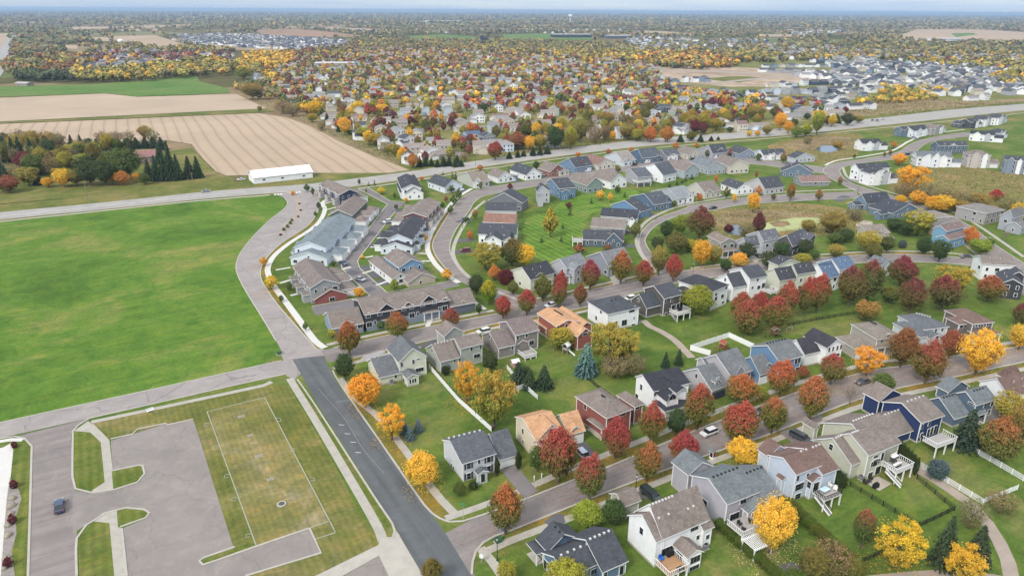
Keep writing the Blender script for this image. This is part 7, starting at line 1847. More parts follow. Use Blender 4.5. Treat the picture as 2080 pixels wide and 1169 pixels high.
chair((575, 985), 2.7, U, M_BLUE, 'bright blue chair on the cedar deck', None, 'D2'); grill((675, 930), 2.7, 'black covered grill on the cedar deck', 'D2'); table((790, 1100), 2.7, U, 'round dark table on the cedar deck', 'D2', None, .8)
for q, a in (((700, 880), 0), ((745, 935), 2), ((820, 850), 1)): chair(q, 3.0, U + a, M_WICK, 'dark chair on the lavender house deck', None, 'D3')
grill((1100, 545), 2.6, 'black covered grill on the white deck of the brown house', 'E5')
def ac(p, lab, crop):
    g = G(px(crop, p)); t = empty('air_conditioner', (g.x, g.y, 0), U, lab, 'air conditioner'); box('casing', -.5, -.5, .08, .5, .5, 1.0, mat('grey_casing', (0.22, 0.22, 0.22), .6), t); box('pad', -.6, -.6, 0, .6, .6, .08, M_CONC, t)
    mb = MB(); mb.tube([(0, 0, 1.0), (0, 0, 1.05)], .38, 12); mb.build('fan_grille', M_GRILL, t)
ac((1078, 850), 'air conditioner beside the white house with cedar deck', 'D2'); ac((607, 960), 'air conditioner beside the green house', 'D5'); ac((640, 690), 'air conditioner behind the white hipped house', 'E5'); ac((455, 820), 'air conditioner behind the pale green corner house', 'D7')

# ---------------------------------------------------------------- fallen leaves
def litter():
    r_ = np.random.default_rng(3); C, N, S, T = [], [], [], []
    spots = [((1562, 1124), 7.5, 900, (0.52, 0.36, 0.20)), ((1758, 768), 7, 700, (0.62, 0.33, 0.05)), ((1700, 790), 6, 300, (0.55, 0.28, 0.05)), ((1980, 764), 9, 900, (0.60, 0.34, 0.05)), ((2068, 712), 8, 600, (0.62, 0.36, 0.06)), ((1820, 1150), 7, 500, (0.55, 0.28, 0.05)),
             ((948, 818), 6, 500, (0.55, 0.30, 0.06)), ((742, 830), 5, 260, (0.6, 0.30, 0.05)), ((797, 896), 5, 260, (0.6, 0.30, 0.05)), ((858, 990), 5, 260, (0.62, 0.38, 0.05)), ((553, 590), 8, 400, (0.62, 0.34, 0.05)), ((536, 545), 7, 300, (0.62, 0.34, 0.05)), ((1505, 946), 5, 260, (0.6, 0.38, 0.06)),
             ((1133, 985), 6, 260, (0.30, 0.10, 0.06)), ((1197, 1020), 6, 260, (0.30, 0.10, 0.06)), ((1249, 935), 6, 260, (0.30, 0.10, 0.06)), ((1415, 876), 6, 260, (0.40, 0.12, 0.06)), ((1498, 905), 6, 260, (0.40, 0.12, 0.06)), ((1566, 885), 5, 220, (0.42, 0.17, 0.06)), ((1644, 856), 5, 220, (0.42, 0.17, 0.06)), ((1828, 750), 6, 260, (0.45, 0.20, 0.06)), ((1878, 782), 6, 260, (0.42, 0.14, 0.06)), ((1027, 1086), 6, 260, (0.42, 0.17, 0.06)), ((990, 555), 8, 260, (0.5, 0.35, 0.06)), ((1423, 545), 8, 400, (0.6, 0.3, 0.05)), ((1968, 500), 10, 500, (0.55, 0.25, 0.06)), ((1985, 505), 14, 600, (0.5, 0.28, 0.08)), ((1500, 545), 7, 260, (0.6, 0.4, 0.06))]
    for p, rad, n_, c in spots:
        g = G(p); a = r_.uniform(0, 6.28, n_); q = rad * r_.random(n_) ** .7
        C.append(np.stack([g.x + np.cos(a) * q, g.y + np.sin(a) * q, np.full(n_, .06) + r_.random(n_) * .02], 1)); nn_ = np.array([0, 0, 1.]) + r_.normal(size=(n_, 3)) * .15
        N.append(nn_ / np.linalg.norm(nn_, axis=1)[:, None]); S.append(r_.uniform(.045, .10, n_)); T.append(np.array(c) * r_.uniform(.6, 1.2, (n_, 1)))
    m, n, l, b = nodes_of('leaf_litter'); a = n.new('ShaderNodeAttribute'); a.attribute_name = 'tone'; l.new(a.outputs['Color'], b.inputs['Base Color']); b.inputs['Roughness'].default_value = .9
    tag(link('fallen_leaves', quads_mesh('fallen_leaves', np.concatenate(C), np.concatenate(N), np.concatenate(S), np.concatenate(T), m)), 'fallen yellow and red leaves scattered under the trees', 'leaves', None, 'stuff')
litter()

# cars on the villa driveways
_cc = [WH, BK, SV, (0.10, 0.105, 0.11), (0.06, 0.09, 0.16), (0.20, 0.03, 0.03), WH, SV]
_cn = ['white', 'black', 'silver', 'dark grey', 'dark blue', 'dark red', 'white', 'silver']
for i, (a_, b_) in enumerate([((945, 392), (932, 380)), ((996, 378), (978, 366)), ((1110, 361), (1096, 352)), ((1220, 342), (1206, 337)), ((930, 452), (955, 446)), ((925, 512), (962, 510)), ((1303, 475), (1270, 470)), ((1395, 416), (1380, 404)), ((1470, 402), (1448, 394)), ((1545, 325), (1536, 314)), ((1870, 284), (1846, 280)), ((1890, 290), (1915, 298)), ((706, 541), (690, 533)), ((744, 470), (722, 466)), ((775, 455), (798, 450)), ((744, 573), (722, 566))]):
    car(((a_[0] * .45 + b_[0] * .55), (a_[1] * .45 + b_[1] * .55)), adir(a_, b_), 'suv' if i % 3 else 'sedan', _cc[i % 8], _cn[i % 8] + (' suv' if i % 3 else ' sedan') + ' parked on a villa or townhouse driveway')
for o in COL.objects:
    if o.get('label', '').endswith('villa or townhouse driveway'): o['group'] = o['label']

# ---------------------------------------------------------------- reeds and rank grass in the wild ground
def tufts():
    r_ = np.random.default_rng(9); C, N, S, T = [], [], [], []
    def pip(p, P):
        c = False; j = len(P) - 1
        for i in range(len(P)):
            if (P[i][1] > p[1]) != (P[j][1] > p[1]) and p[0] < (P[j][0] - P[i][0]) * (p[1] - P[i][1]) / (P[j][1] - P[i][1] + 1e-9) + P[i][0]: c = not c
            j = i
        return c
    pal = np.array([(0.28, 0.23, 0.11), (0.22, 0.21, 0.07), (0.33, 0.27, 0.14), (0.17, 0.19, 0.05), (0.36, 0.27, 0.12), (0.19, 0.20, 0.06)])
    for P, n_, sz in [([(1830, 345), (1900, 335), (2080, 352), (2150, 362), (2150, 440), (2080, 425), (1960, 425), (1880, 405), (1810, 388)], 2600, .75), ([(1445, 432), (1520, 418), (1600, 412), (1700, 420), (1740, 440), (1770, 452), (1740, 470), (1640, 480), (1500, 490), (1440, 470)], 2600, .60), ([(1560, 296), (1640, 277), (1740, 270), (1752, 296), (1735, 318), (1680, 332), (1610, 322)], 1500, .65), ([(1700, 224), (1760, 206), (1880, 200), (2000, 206), (2080, 208), (1940, 222), (1800, 236)], 1600, 1.2), ([(1000, 312), (1270, 281), (1500, 260), (1500, 266), (1270, 287), (1000, 320)], 900, .8), ([(470, 186), (560, 222), (640, 258), (760, 316), (850, 344), (850, 338), (700, 276), (560, 212)], 900, .9)]:
        x0, x1 = min(p[0] for p in P), max(p[0] for p in P); y0, y1 = min(p[1] for p in P), max(p[1] for p in P)
        k = 0
        while k < n_:
            p = (r_.uniform(x0, x1), r_.uniform(y0, y1))
            if not pip(p, P): continue
            k += 1
            if pip(p, [(1470, 458), (1516, 456), (1535, 456), (1600, 443), (1664, 441), (1664, 453), (1600, 468), (1545, 473), (1478, 477)]) or pip(p, [(1658, 298), (1700, 295), (1702, 308), (1660, 310)]): continue
            g = G(p); c = pal[r_.integers(0, 6)] * r_.uniform(.75, 1.2)
            for _ in range(3):
                C.append((g.x + r_.normal() * sz * 1.5, g.y + r_.normal() * sz * 1.5, sz * .25)); nn_ = np.array([r_.normal() * .6, r_.normal() * .6, 1.0]); N.append(nn_ / np.linalg.norm(nn_)); S.append(sz * r_.uniform(.25, .5)); T.append(c * r_.uniform(.85, 1.15))
    m, n, l, b = nodes_of('dry_grass_blades'); a = n.new('ShaderNodeAttribute'); a.attribute_name = 'tone'; l.new(a.outputs['Color'], b.inputs['Base Color']); b.inputs['Roughness'].default_value = .95
    tag(link('reeds', quads_mesh('reeds', np.array(C), np.array(N), np.array(S), np.array(T), m, .6)), 'tan reeds and rank grass round the ponds and in the meadow', 'reeds', None, 'stuff')
tufts()
# ================================================================ BEYOND THE COUNTY ROAD
def inpoly(p, P):
    x, y = p; c = False; j = len(P) - 1
    for i in range(len(P)):
        if (P[i][1] > y) != (P[j][1] > y) and x < (P[j][0] - P[i][0]) * (y - P[i][1]) / (P[j][1] - P[i][1] + 1e-9) + P[i][0]: c = not c
        j = i
    return c

# ground of the district and its fields
SUBDIV = [(560, 190), (520, 150), (600, 118), (720, 98), (1000, 96), (1260, 112), (1330, 132), (1345, 165), (1400, 185), (1560, 200), (1660, 210), (1700, 228), (1500, 262), (1280, 280), (1000, 312), (860, 340), (790, 318), (700, 276), (640, 236)]
poly('suburb_lawn', [(560, 190), (500, 140), (600, 105), (1000, 92), (1330, 110), (1700, 100), (2080, 110), (2300, 120), (2300, 200), (1790, 238), (1500, 262), (1280, 280), (1000, 312), (850, 343), (790, 318), (700, 276), (640, 236)], grass('suburb_turf', (0.125, 0.135, 0.040), (0.165, 0.175, 0.050), (0.23, 0.195, 0.095), 0.012), -0.10)
poly('county_verge', [(840, 352), (1000, 327), (1270, 292), (1500, 272), (1790, 244), (2080, 215), (2300, 196), (2300, 188), (2080, 205), (1790, 232), (1500, 260), (1270, 281), (1000, 314), (840, 344)], M_ROUGHG, -0.03)
poly('construction_site', [(1318, 150), (1330, 138), (1400, 133), (1560, 139), (1700, 152), (1760, 168), (1640, 166), (1560, 176), (1480, 176), (1400, 168), (1340, 160)], M_DIRT, -0.05)
poly('graded_grass', [(1420, 160), (1500, 154), (1560, 158), (1500, 168)], M_ROUGHG, -0.02)
poly('fallow_meadow', [(1700, 224), (1760, 206), (1880, 200), (2000, 206), (2120, 196), (2200, 204), (2080, 212), (1940, 222), (1800, 238), (1720, 246)], M_BROWN, -0.04)
poly('green_common', [(1570, 215), (1640, 218), (1690, 222), (1650, 228), (1580, 222)], M_LAWN, -0.05)
for pts, m_ in [([(1330, 141), (1450, 144), (1560, 148), (1640, 150), (1640, 152), (1555, 151), (1450, 147), (1330, 143)], M_PATH), ([(1440, 168), (1560, 156), (1700, 152), (1700, 154), (1565, 159), (1445, 171)], M_PATH)]:
    poly('dirt_road', pts, m_, 0.0)
FIELDS = []
def far_field(pts, m_, z=0.25):
    FIELDS.append(pts); poly('far_field', pts, m_, z)
for pts in [[(41, 91), (157, 92), (158, 100), (41, 98)], [(223, 74), (316, 72), (350, 82), (385, 99), (330, 99), (235, 88)], [(183, 76), (222, 75), (228, 84), (190, 84)], [(145, 55), (260, 54), (392, 49), (372, 55), (150, 60)], [(75, 61), (320, 59), (320, 63), (80, 65)],
            [(645, 55), (740, 58), (795, 61), (740, 65), (640, 59)], [(1302, 63), (1350, 64), (1420, 70), (1400, 73), (1310, 69)], [(1820, 74), (1862, 60), (1985, 60), (2120, 68), (2120, 80), (1960, 84), (1860, 83)], [(1540, 70), (1640, 70), (1640, 75), (1540, 75)], [(1580, 60), (1640, 59), (1640, 61), (1580, 62)], [(-40, 92), (0, 68), (26, 68), (4, 100)]]:
    far_field(pts, M_TANF)
far_field([(515, 62), (600, 59), (660, 64), (735, 72), (700, 77), (540, 72)], grass('far_brown_field', (0.26, 0.17, 0.11), (0.31, 0.205, 0.13), None, 0.004))
for pts in [[(815, 74), (900, 70), (985, 76), (970, 80), (820, 79)], [(1020, 70), (1120, 68), (1215, 76), (1200, 81), (1020, 80)], [(1932, 68), (1975, 67), (1986, 70), (1942, 76)], [(1680, 64), (1708, 64), (1700, 71), (1684, 71)], [(-20, 120), (16, 105), (20, 118), (0, 150)]]:
    far_field(pts, M_GREENF, 0.28)
strip('far_highway', [(-60, 190), (-10, 145), (14, 95), (30, 66)], 24, M_HWY, 0.35)

# ---------------------------------------------------------------- houses with colour per object
def objcol(name, rough=0.75, lap=False):
    m, n, l, b = nodes_of(name)
    oi = n.new('ShaderNodeObjectInfo')
    t = noise(n, l, 0.7, 4)
    r = ramp(n, [(0.3, (0.88,) * 3), (0.7, (1.10,) * 3)]); l.new(t.outputs['Fac'], r.inputs['Fac'])
    l.new(mixc(n, l, oi.outputs['Color'], r.outputs['Color'], 1.0, 'MULTIPLY'), b.inputs['Base Color'])
    b.inputs['Roughness'].default_value = rough; b.inputs['Specular IOR Level'].default_value = 0.2
    return m
M_WALLO, M_ROOFO = objcol('painted_wall'), objcol('shingles_plain', 0.9)
PROTO = []
for (w_, d_, h_, rise, kind, wing) in [(13, 9, 5.4, 2.4, 'u', 'v'), (11, 10, 5.6, 2.6, 'v', 'u'), (15, 9, 3.4, 2.4, 'u', 'v'), (12, 10, 5.6, 2.2, 'h', 'v'), (10, 9, 6.2, 2.6, 'u', None)]:
    wm = wall_mesh(kind, -w_ / 2 + .4, w_ / 2 - .4, -d_ / 2 + .4, d_ / 2 - .4, h_ - .1, 0, h_ + rise - .3, M_WALLO)
    rm = roof_mesh(kind, -w_ / 2, w_ / 2, -d_ / 2, d_ / 2, h_, 0, h_ + rise, M_ROOFO)
    wing_m = None
    if wing:
        a_ = (-w_ / 2 - 3.2, -w_ / 2 + 3.4, -d_ / 2 - 2.2, d_ / 2 - 2)
        rp = (a_[0] + a_[1]) / 2 if wing == 'v' else (a_[2] + a_[3]) / 2
        wing_m = (wall_mesh(wing, a_[0] + .35, a_[1] - .35, a_[2] + .35, a_[3] - .35, 3.0, rp, 4.6, M_WALLO), roof_mesh(wing, *a_, 3.1, rp, 4.9, M_ROOFO), ((a_[0] + a_[1]) / 2, a_[2] + .3))
    PROTO.append((wm, rm, wing_m, w_, d_, h_, kind))
WIN_F, WIN_P, GAR = boxm('window', 1.3, .12, 1.4, M_TRIM), boxm('pane', 1.05, .06, 1.15, M_GLASS), boxm('garage_door', 4.6, .12, 2.2, M_GDOOR)

WALLS = {'white': (WHITE, 'white'), 'cream': ((0.60, 0.54, 0.44), 'cream'), 'beige': ((0.47, 0.41, 0.34), 'beige'), 'grey': ((0.36, 0.37, 0.39), 'grey'), 'blue': ((0.19, 0.27, 0.36), 'blue'), 'navy': ((0.06, 0.085, 0.12), 'dark navy'), 'sage': ((0.38, 0.42, 0.37), 'sage'), 'lb': ((0.50, 0.57, 0.63), 'pale blue')}
ROOFS = {'taupe': ((0.255, 0.215, 0.195), 'taupe'), 'grey': ((0.23, 0.225, 0.225), 'grey'), 'slate': ((0.075, 0.080, 0.095), 'slate'), 'brown': ((0.20, 0.135, 0.12), 'brown'), 'blue': ((0.10, 0.15, 0.22), 'blue')}
def far_house(x, y, ang, wall, roof, zone, proto=None, sc=1.0, parts=True):
    k = rnd.randrange(5) if proto is None else proto
    wm, rm, wing, w_, d_, h_, kind = PROTO[k]
    wc, wn_ = WALLS[wall]; rc, rn = ROOFS[roof]
    lab = f'{wn_} house with {rn} roof {zone}'
    root = empty('house', (x, y, 0), ang, lab, 'house', lab)
    root.scale = (sc, sc, sc)
    j = rnd.uniform(.9, 1.1)
    def put(nm, me, c, loc=None, par=None):
        o = link(nm, me, par or root, loc); o.color = (c[0] * j, c[1] * j, c[2] * j, 1); return o
    put('wall', wm, wc); put('roof', rm, rc)
    if wing: put('wall', wing[0], wc); put('roof', wing[1], rc)
    if parts:
        for fl in range(2 if h_ > 5 else 1):
            for xx in (-w_ * .12, w_ * .14, w_ * .33):
                f = link('window', WIN_F, root, (xx, -d_ / 2 + .36, 0.9 + 2.7 * fl)); link('pane', WIN_P, f, (0, -.07, .12))
        if wing: link('garage_door', GAR, root, (wing[2][0], wing[2][1], .1))
    return root

HN = 'in the maple suburb beyond the county road'
def hand(crop, items, zone=HN, base=0.0):
    for (x, y, a, w, r, k) in items:
        g = G(px(crop, (x, y))); far_house(g.x, g.y, R(a), w, r, zone, k)
hand('C5', [(1045, 575, 20, 'white', 'slate', 4), (1365, 615, 40, 'white', 'grey', 1), (1445, 685, 40, 'white', 'slate', 1), (1505, 760, 15, 'beige', 'taupe', 0), (1640, 790, 30, 'white', 'taupe', 1), (1735, 790, 30, 'beige', 'taupe', 2), (1385, 540, 10, 'beige', 'taupe', 0), (1040, 475, 5, 'cream', 'brown', 2), (1240, 500, 5, 'white', 'taupe', 2), (1640, 505, 10, 'white', 'grey', 2), (1850, 490, 5, 'cream', 'brown', 0), (2030, 490, 10, 'white', 'grey', 1), (1925, 575, 25, 'cream', 'taupe', 1), (1990, 650, 30, 'grey', 'blue', 0), (810, 460, 10, 'beige', 'taupe', 2), (960, 350, 30, 'white', 'grey', 1), (1110, 345, 10, 'cream', 'taupe', 2), (1325, 365, 0, 'beige', 'taupe', 0), (1610, 310, 10, 'cream', 'taupe', 2), (1770, 385, 15, 'white', 'grey', 1), (530, 245, 60, 'grey', 'grey', 2), (600, 200, 60, 'white', 'taupe', 2), (180, 125, 60, 'lb', 'grey', 1), (315, 160, 10, 'beige', 'brown', 2), (1180, 240, 10, 'cream', 'grey', 0), (990, 220, 10, 'beige', 'taupe', 2), (730, 150, 10, 'white', 'grey', 1), (1210, 130, 10, 'white', 'taupe', 1), (1470, 270, 10, 'cream', 'slate', 2), (1690, 220, 10, 'white', 'grey', 2), (1850, 240, 10, 'white', 'taupe', 0), (2010, 220, 10, 'cream', 'grey', 2)])
hand('C6', [(425, 575, 8, 'lb', 'grey', 4), (370, 665, 30, 'grey', 'slate', 1), (595, 560, 20, 'white', 'taupe', 2), (845, 545, 12, 'cream', 'taupe', 0), (880, 455, 5, 'cream', 'taupe', 0), (690, 475, 5, 'white', 'taupe', 1), (485, 470, 5, 'cream', 'brown', 2), (300, 490, 10, 'white', 'grey', 1), (700, 400, 10, 'cream', 'taupe', 0), (460, 400, 10, 'white', 'slate', 1), (1495, 375, 25, 'white', 'grey', 1), (1305, 385, 10, 'white', 'taupe', 2), (1860, 405, 5, 'navy', 'slate', 0), (1385, 320, 5, 'cream', 'grey', 1), (1230, 325, 10, 'white', 'grey', 0), (2030, 335, 30, 'lb', 'grey', 1), (1875, 275, 20, 'white', 'grey', 1), (1455, 490, 20, 'beige', 'brown', 1), (1290, 490, 10, 'beige', 'brown', 2), (1750, 505, 5, 'beige', 'taupe', 2), (2005, 580, 40, 'white', 'slate', 1), (390, 320, 10, 'white', 'grey', 0), (520, 330, 10, 'white', 'taupe', 2), (830, 330, 5, 'lb', 'grey', 0), (650, 290, 10, 'cream', 'grey', 2), (1000, 270, 5, 'white', 'taupe', 0), (400, 230, 10, 'cream', 'taupe', 2), (590, 215, 10, 'white', 'taupe', 1), (880, 130, 10, 'white', 'taupe', 2), (960, 150, 20, 'lb', 'grey', 1), (1100, 170, 20, 'cream', 'taupe', 1), (1160, 190, 0, 'navy', 'slate', 2), (170, 190, 10, 'cream', 'taupe', 0), (60, 110, 10, 'white', 'grey', 1), (250, 180, 10, 'white', 'grey', 2), (1050, 390, 30, 'cream', 'taupe', 1), (790, 390, 10, 'cream', 'brown', 2)])
hand('C7', [(365, 580, 40, 'white', 'grey', 1), (540, 470, 20, 'white', 'taupe', 1), (690, 450, 30, 'white', 'slate', 1), (845, 565, 8, 'cream', 'brown', 4), (1010, 550, 10, 'lb', 'taupe', 2), (1290, 465, 10, 'beige', 'grey', 2), (840, 390, 10, 'grey', 'grey', 0), (390, 345, 20, 'white', 'grey', 1), (1650, 430, 10, 'beige', 'taupe', 2), (1560, 390, 10, 'white', 'grey', 2)])
NEWZ = 'in the newly built estate near the construction site'
def rowz(x0, y0, x1, y1, n_, pal, zone, parts=True, ang=15):
    for i in range(n_):
        t_ = (i + .5 + rnd.uniform(-.12, .12)) / n_
        g = G((x0 + (x1 - x0) * t_, y0 + (y1 - y0) * t_ + rnd.uniform(-.6, .6)))
        w, r = rnd.choice(pal)
        far_house(g.x, g.y, R(ang + rnd.uniform(-8, 8) + rnd.choice((0, 90, 180, 270))), w, r, zone, None, rnd.uniform(.92, 1.08), parts)
NEW = [('white', 'slate')] * 4 + [('grey', 'slate'), ('navy', 'slate'), ('lb', 'grey'), ('blue', 'slate'), ('white', 'grey'), ('cream', 'taupe'), ('grey', 'grey')]
OLD = [('cream', 'taupe'), ('white', 'taupe'), ('beige', 'taupe'), ('white', 'grey'), ('cream', 'grey'), ('lb', 'grey'), ('white', 'slate'), ('sage', 'taupe')]
for q in [(1352, 184, 1460, 191, 6), (1460, 192, 1570, 202, 6), (1545, 192, 1790, 186, 13), (1556, 206, 1722, 215, 8), (1600, 222, 1780, 221, 6), (1650, 200, 1760, 202, 5), (1870, 191, 2060, 179, 9), (1380, 167, 1440, 165, 3), (1290, 150, 1340, 147, 4), (1255, 142, 1290, 145, 2), (1310, 165, 1380, 170, 4), (1560, 178, 1680, 171, 6), (1690, 172, 1800, 178, 6)]:
    rowz(*q, NEW, NEWZ)
rowz(1952, 204, 2014, 203, 2, [('white', 'grey')], 'standing alone above the fallow meadow')
far_rows = []
ESTZ = 'in the eastern estate beyond the construction site'
for q in [(1690, 152, 1800, 160, 7), (1800, 162, 2010, 168, 11), (1700, 143, 1960, 152, 13), (1540, 146, 1640, 149, 6), (1545, 137, 1700, 136, 9), (1820, 140, 2060, 146, 10)]:
    for i in range(q[4]):
        t_ = (i + .5) / q[4]; g = G((q[0] + (q[2] - q[0]) * t_, q[1] + (q[3] - q[1]) * t_)); far_rows.append((g.x, g.y, rnd.choice(NEW)))

# rows of the older suburb filled in behind the hand-placed front
occupied = [(o.location.x, o.location.y) for o in COL.objects if o.type == 'EMPTY' and o.get('category') == 'house']
strip('suburb_street', [(868, 258), (880, 285), (905, 302), (950, 318), (1000, 336)], 8.5, M_ROAD, -.04)
strip('suburb_street', [(700, 258), (800, 262), (868, 262), (960, 258), (1060, 250)], 8.5, M_ROAD, -.05)
strip('suburb_street', [(1560, 222), (1640, 226), (1700, 232), (1740, 238)], 8.5, M_ROAD, -.04)
strip('suburb_street', [(1360, 217), (1420, 220), (1500, 222)], 9, M_ROAD, -.04)
SUBG = [G(p) for p in SUBDIV]
SUBG2 = [(p.x, p.y) for p in SUBG]
cand = []
ca, sa = math.cos(R(9)), math.sin(R(9))
for i in range(-40, 90):
    for j in range(0, 60):
        xx, yy = i * 21.0 + (j % 2) * 6 - 300, 480 + j * 29.0 + (j % 2) * 8
        x_, y_ = xx * ca - (yy - 480) * sa, 480 + xx * sa * 0.4 + (yy - 480) * ca
        x_ += rnd.uniform(-3, 3); y_ += rnd.uniform(-3, 3)
        if not inpoly((x_, y_), SUBG2): continue
        if min((x_ - a) ** 2 + (y_ - b_) ** 2 for a, b_ in occupied) < 18 ** 2: continue
        if rnd.random() < .38: continue
        cand.append((x_, y_))
cand.sort(key=lambda p: p[1])
far_stuff_houses = far_rows
for k, (x_, y_) in enumerate(cand):
    if k < 55:
        w, r = rnd.choice(OLD)
        far_house(x_, y_, R(rnd.choice((8, 12, 98)) + rnd.uniform(-6, 6)), w, r, HN, None, rnd.uniform(.9, 1.05), k < 40)
        occupied.append((x_, y_))
    else: far_stuff_houses.append((x_, y_, rnd.choice(OLD)))

# ---------------------------------------------------------------- trees of the suburb: the nearest ones as single trees
FZ = 'in the belt along the county road'
trees('along the edge of the stubble field', [(1085, 640, 560, 130, 'YG'), (1180, 690, 600, 130, 'GO'), (1260, 745, 640, 120, 'BR'), (1340, 780, 665, 110, 'GO'), (1410, 830, 700, 110, 'YO'), (1490, 880, 745, 105, 'OO'), (920, 600, 440, 110, 'Y'), (660, 440, 305, 130, 'YO'), (770, 510, 410, 60, 'C'), (835, 540, 460, 50, 'C'), (870, 570, 510, 50, 'C'), (960, 600, 560, 50, 'DG'), (1010, 630, 575, 50, 'DG'), (140, 300, 160, 170, 'GO'), (60, 130, 50, 130, 'YG'), (400, 420, 360, 140, 'BR'), (480, 440, 370, 130, 'BR'), (540, 400, 320, 90, 'GO'), (900, 440, 300, 80, 'BR'), (1030, 415, 305, 115, 'Y'), (1240, 430, 335, 110, 'Y'), (645, 490, 420, 90, 'YG'), (720, 560, 470, 80, 'BR'), (200, 400, 350, 40, 'GO')], 'C5')
trees('in the spruce windbreak by the suburb entrance', [(1550 + 50 * i, 870 - 4 * (i % 3), 770 + 10 * (i % 4), 50, 'C') for i in range(8)], 'C5')
trees(FZ, [(630, 720, 590, 180, 'RU'), (720, 620, 490, 120, 'OLV'), (730, 730, 600, 90, 'Y'), (815, 720, 590, 130, 'YG'), (945, 720, 520, 150, 'DG'), (1075, 720, 520, 130, 'YG'), (1100, 600, 440, 110, 'OLV'), (1150, 660, 430, 120, 'GO'), (1280, 670, 490, 140, 'BR'), (1370, 650, 500, 90, 'BR'), (1430, 650, 560, 60, 'Y'), (1550, 640, 500, 130, 'GO'), (1640, 650, 540, 120, 'YG'), (1750, 660, 520, 120, 'OO'), (1880, 660, 520, 110, 'OO'), (440, 810, 645, 150, 'RR'), (560, 800, 735, 50, 'C'), (630, 790, 720, 45, 'C'), (680, 780, 720, 45, 'C'), (760, 775, 690, 55, 'C'), (820, 770, 690, 50, 'C'), (880, 760, 680, 60, 'C'), (210, 740, 640, 70, 'BS'), (275, 745, 685, 55, 'RG'), (120, 840, 760, 45, 'C'), (10, 860, 780, 45, 'C'), (50, 860, 775, 45, 'C'), (180, 820, 740, 70, 'BR'), (1210, 560, 380, 100, 'OLV'), (1700, 500, 350, 110, 'OLV')], 'C6')
trees(FZ, [(65, 650, 520, 110, 'GO'), (230, 660, 520, 110, 'OO'), (340, 660, 590, 60, 'C'), (430, 650, 570, 100, 'OLV'), (460, 590, 460, 90, 'PP'), (530, 600, 480, 80, 'PP'), (640, 570, 450, 110, 'YG'), (720, 530, 450, 80, 'P'), (760, 580, 530, 60, 'DG'), (510, 655, 590, 50, 'C'), (600, 650, 605, 40, 'C'), (660, 640, 610, 30, 'C'), (920, 610, 560, 50, 'Y'), (990, 610, 560, 50, 'YO'), (1070, 600, 510, 80, 'GO'), (1180, 560, 400, 110, 'Y'), (1250, 590, 480, 80, 'YO'), (1320, 620, 520, 100, 'LG'), (1400, 610, 500, 100, 'GY'), (1490, 600, 380, 100, 'YG'), (1500, 520, 380, 110, 'Y'), (1580, 520, 430, 70, 'DG'), (1660, 500, 420, 70, 'C'), (1620, 530, 420, 70, 'YO'), (1750, 520, 410, 110, 'DG'), (1840, 500, 430, 80, 'GO'), (1300, 530, 460, 60, 'DG'), (1240, 400, 270, 100, 'YO'), (980, 470, 360, 150, 'GO'), (1140, 460, 350, 110, 'OLV'), (1410, 470, 410, 60, 'DG'), (1660, 410, 360, 50, 'PP'), (1730, 420, 355, 60, 'PP'), (280, 310, 220, 60, 'PP'), (110, 280, 195, 60, 'PP'), (600, 380, 275, 80, 'PP'), (700, 370, 275, 70, 'OO'), (750, 360, 285, 50, 'PP'), (830, 460, 385, 60, 'PP'), (910, 350, 300, 50, 'YO'), (500, 350, 300, 60, 'RR'), (70, 430, 310, 120, 'OLV')], 'C7')
_n = 0
while _n < 46:      # continuous belt of tall trees north of the county road
    p = (rnd.uniform(1060, 1480), rnd.uniform(246, 300))
    if not inpoly(p, [(1060, 300), (1200, 284), (1330, 272), (1480, 258), (1480, 246), (1330, 252), (1200, 258), (1060, 280)]): continue
    g = G(p); H = rnd.uniform(9, 14); plant(rnd.choice(('GO', 'YG', 'BR', 'OLV', 'Y', 'GO', 'YG', 'BR')), g.x, g.y, H, H * rnd.uniform(.6, .85), FZ); _n += 1
PAL_SUB = ['PP'] * 9 + ['RR'] * 4 + ['R'] * 2 + ['P'] * 4 + ['OO'] * 2 + ['YO'] * 3 + ['Y'] * 3 + ['YG'] * 9 + ['GO'] * 7 + ['G'] * 3 + ['OLV'] * 3 + ['DG'] * 2 + ['C'] * 2 + ['RU'] * 2
pts = []
xs = [p[0] for p in SUBG2]; ys = [p[1] for p in SUBG2]
for _ in range(17000):
    x_, y_ = rnd.uniform(min(xs), max(xs)), rnd.uniform(min(ys), max(ys))
    if not inpoly((x_, y_), SUBG2): continue
    if min((x_ - a) ** 2 + (y_ - b_) ** 2 for a, b_ in occupied) < 8.0 ** 2: continue
    pts.append((x_, y_))
pts = pts[:3500]
pts.sort(key=lambda p: p[1])
STUFF = []   # (x, y, H, W, rgb above, rgb below)
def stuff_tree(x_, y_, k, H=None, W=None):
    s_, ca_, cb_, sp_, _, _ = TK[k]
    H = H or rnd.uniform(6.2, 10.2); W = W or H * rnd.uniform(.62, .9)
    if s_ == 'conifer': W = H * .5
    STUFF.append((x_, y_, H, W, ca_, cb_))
nn = 0
for (x_, y_) in pts:
    if nn < 260:
        k = rnd.choice(PAL_SUB); H = rnd.uniform(7, 11.5); plant(k, x_, y_, H, H * (.45 if k == 'C' else rnd.uniform(.62, .85)), 'among the houses of the maple suburb', small=True); nn += 1
    else: stuff_tree(x_, y_, rnd.choice(PAL_SUB))

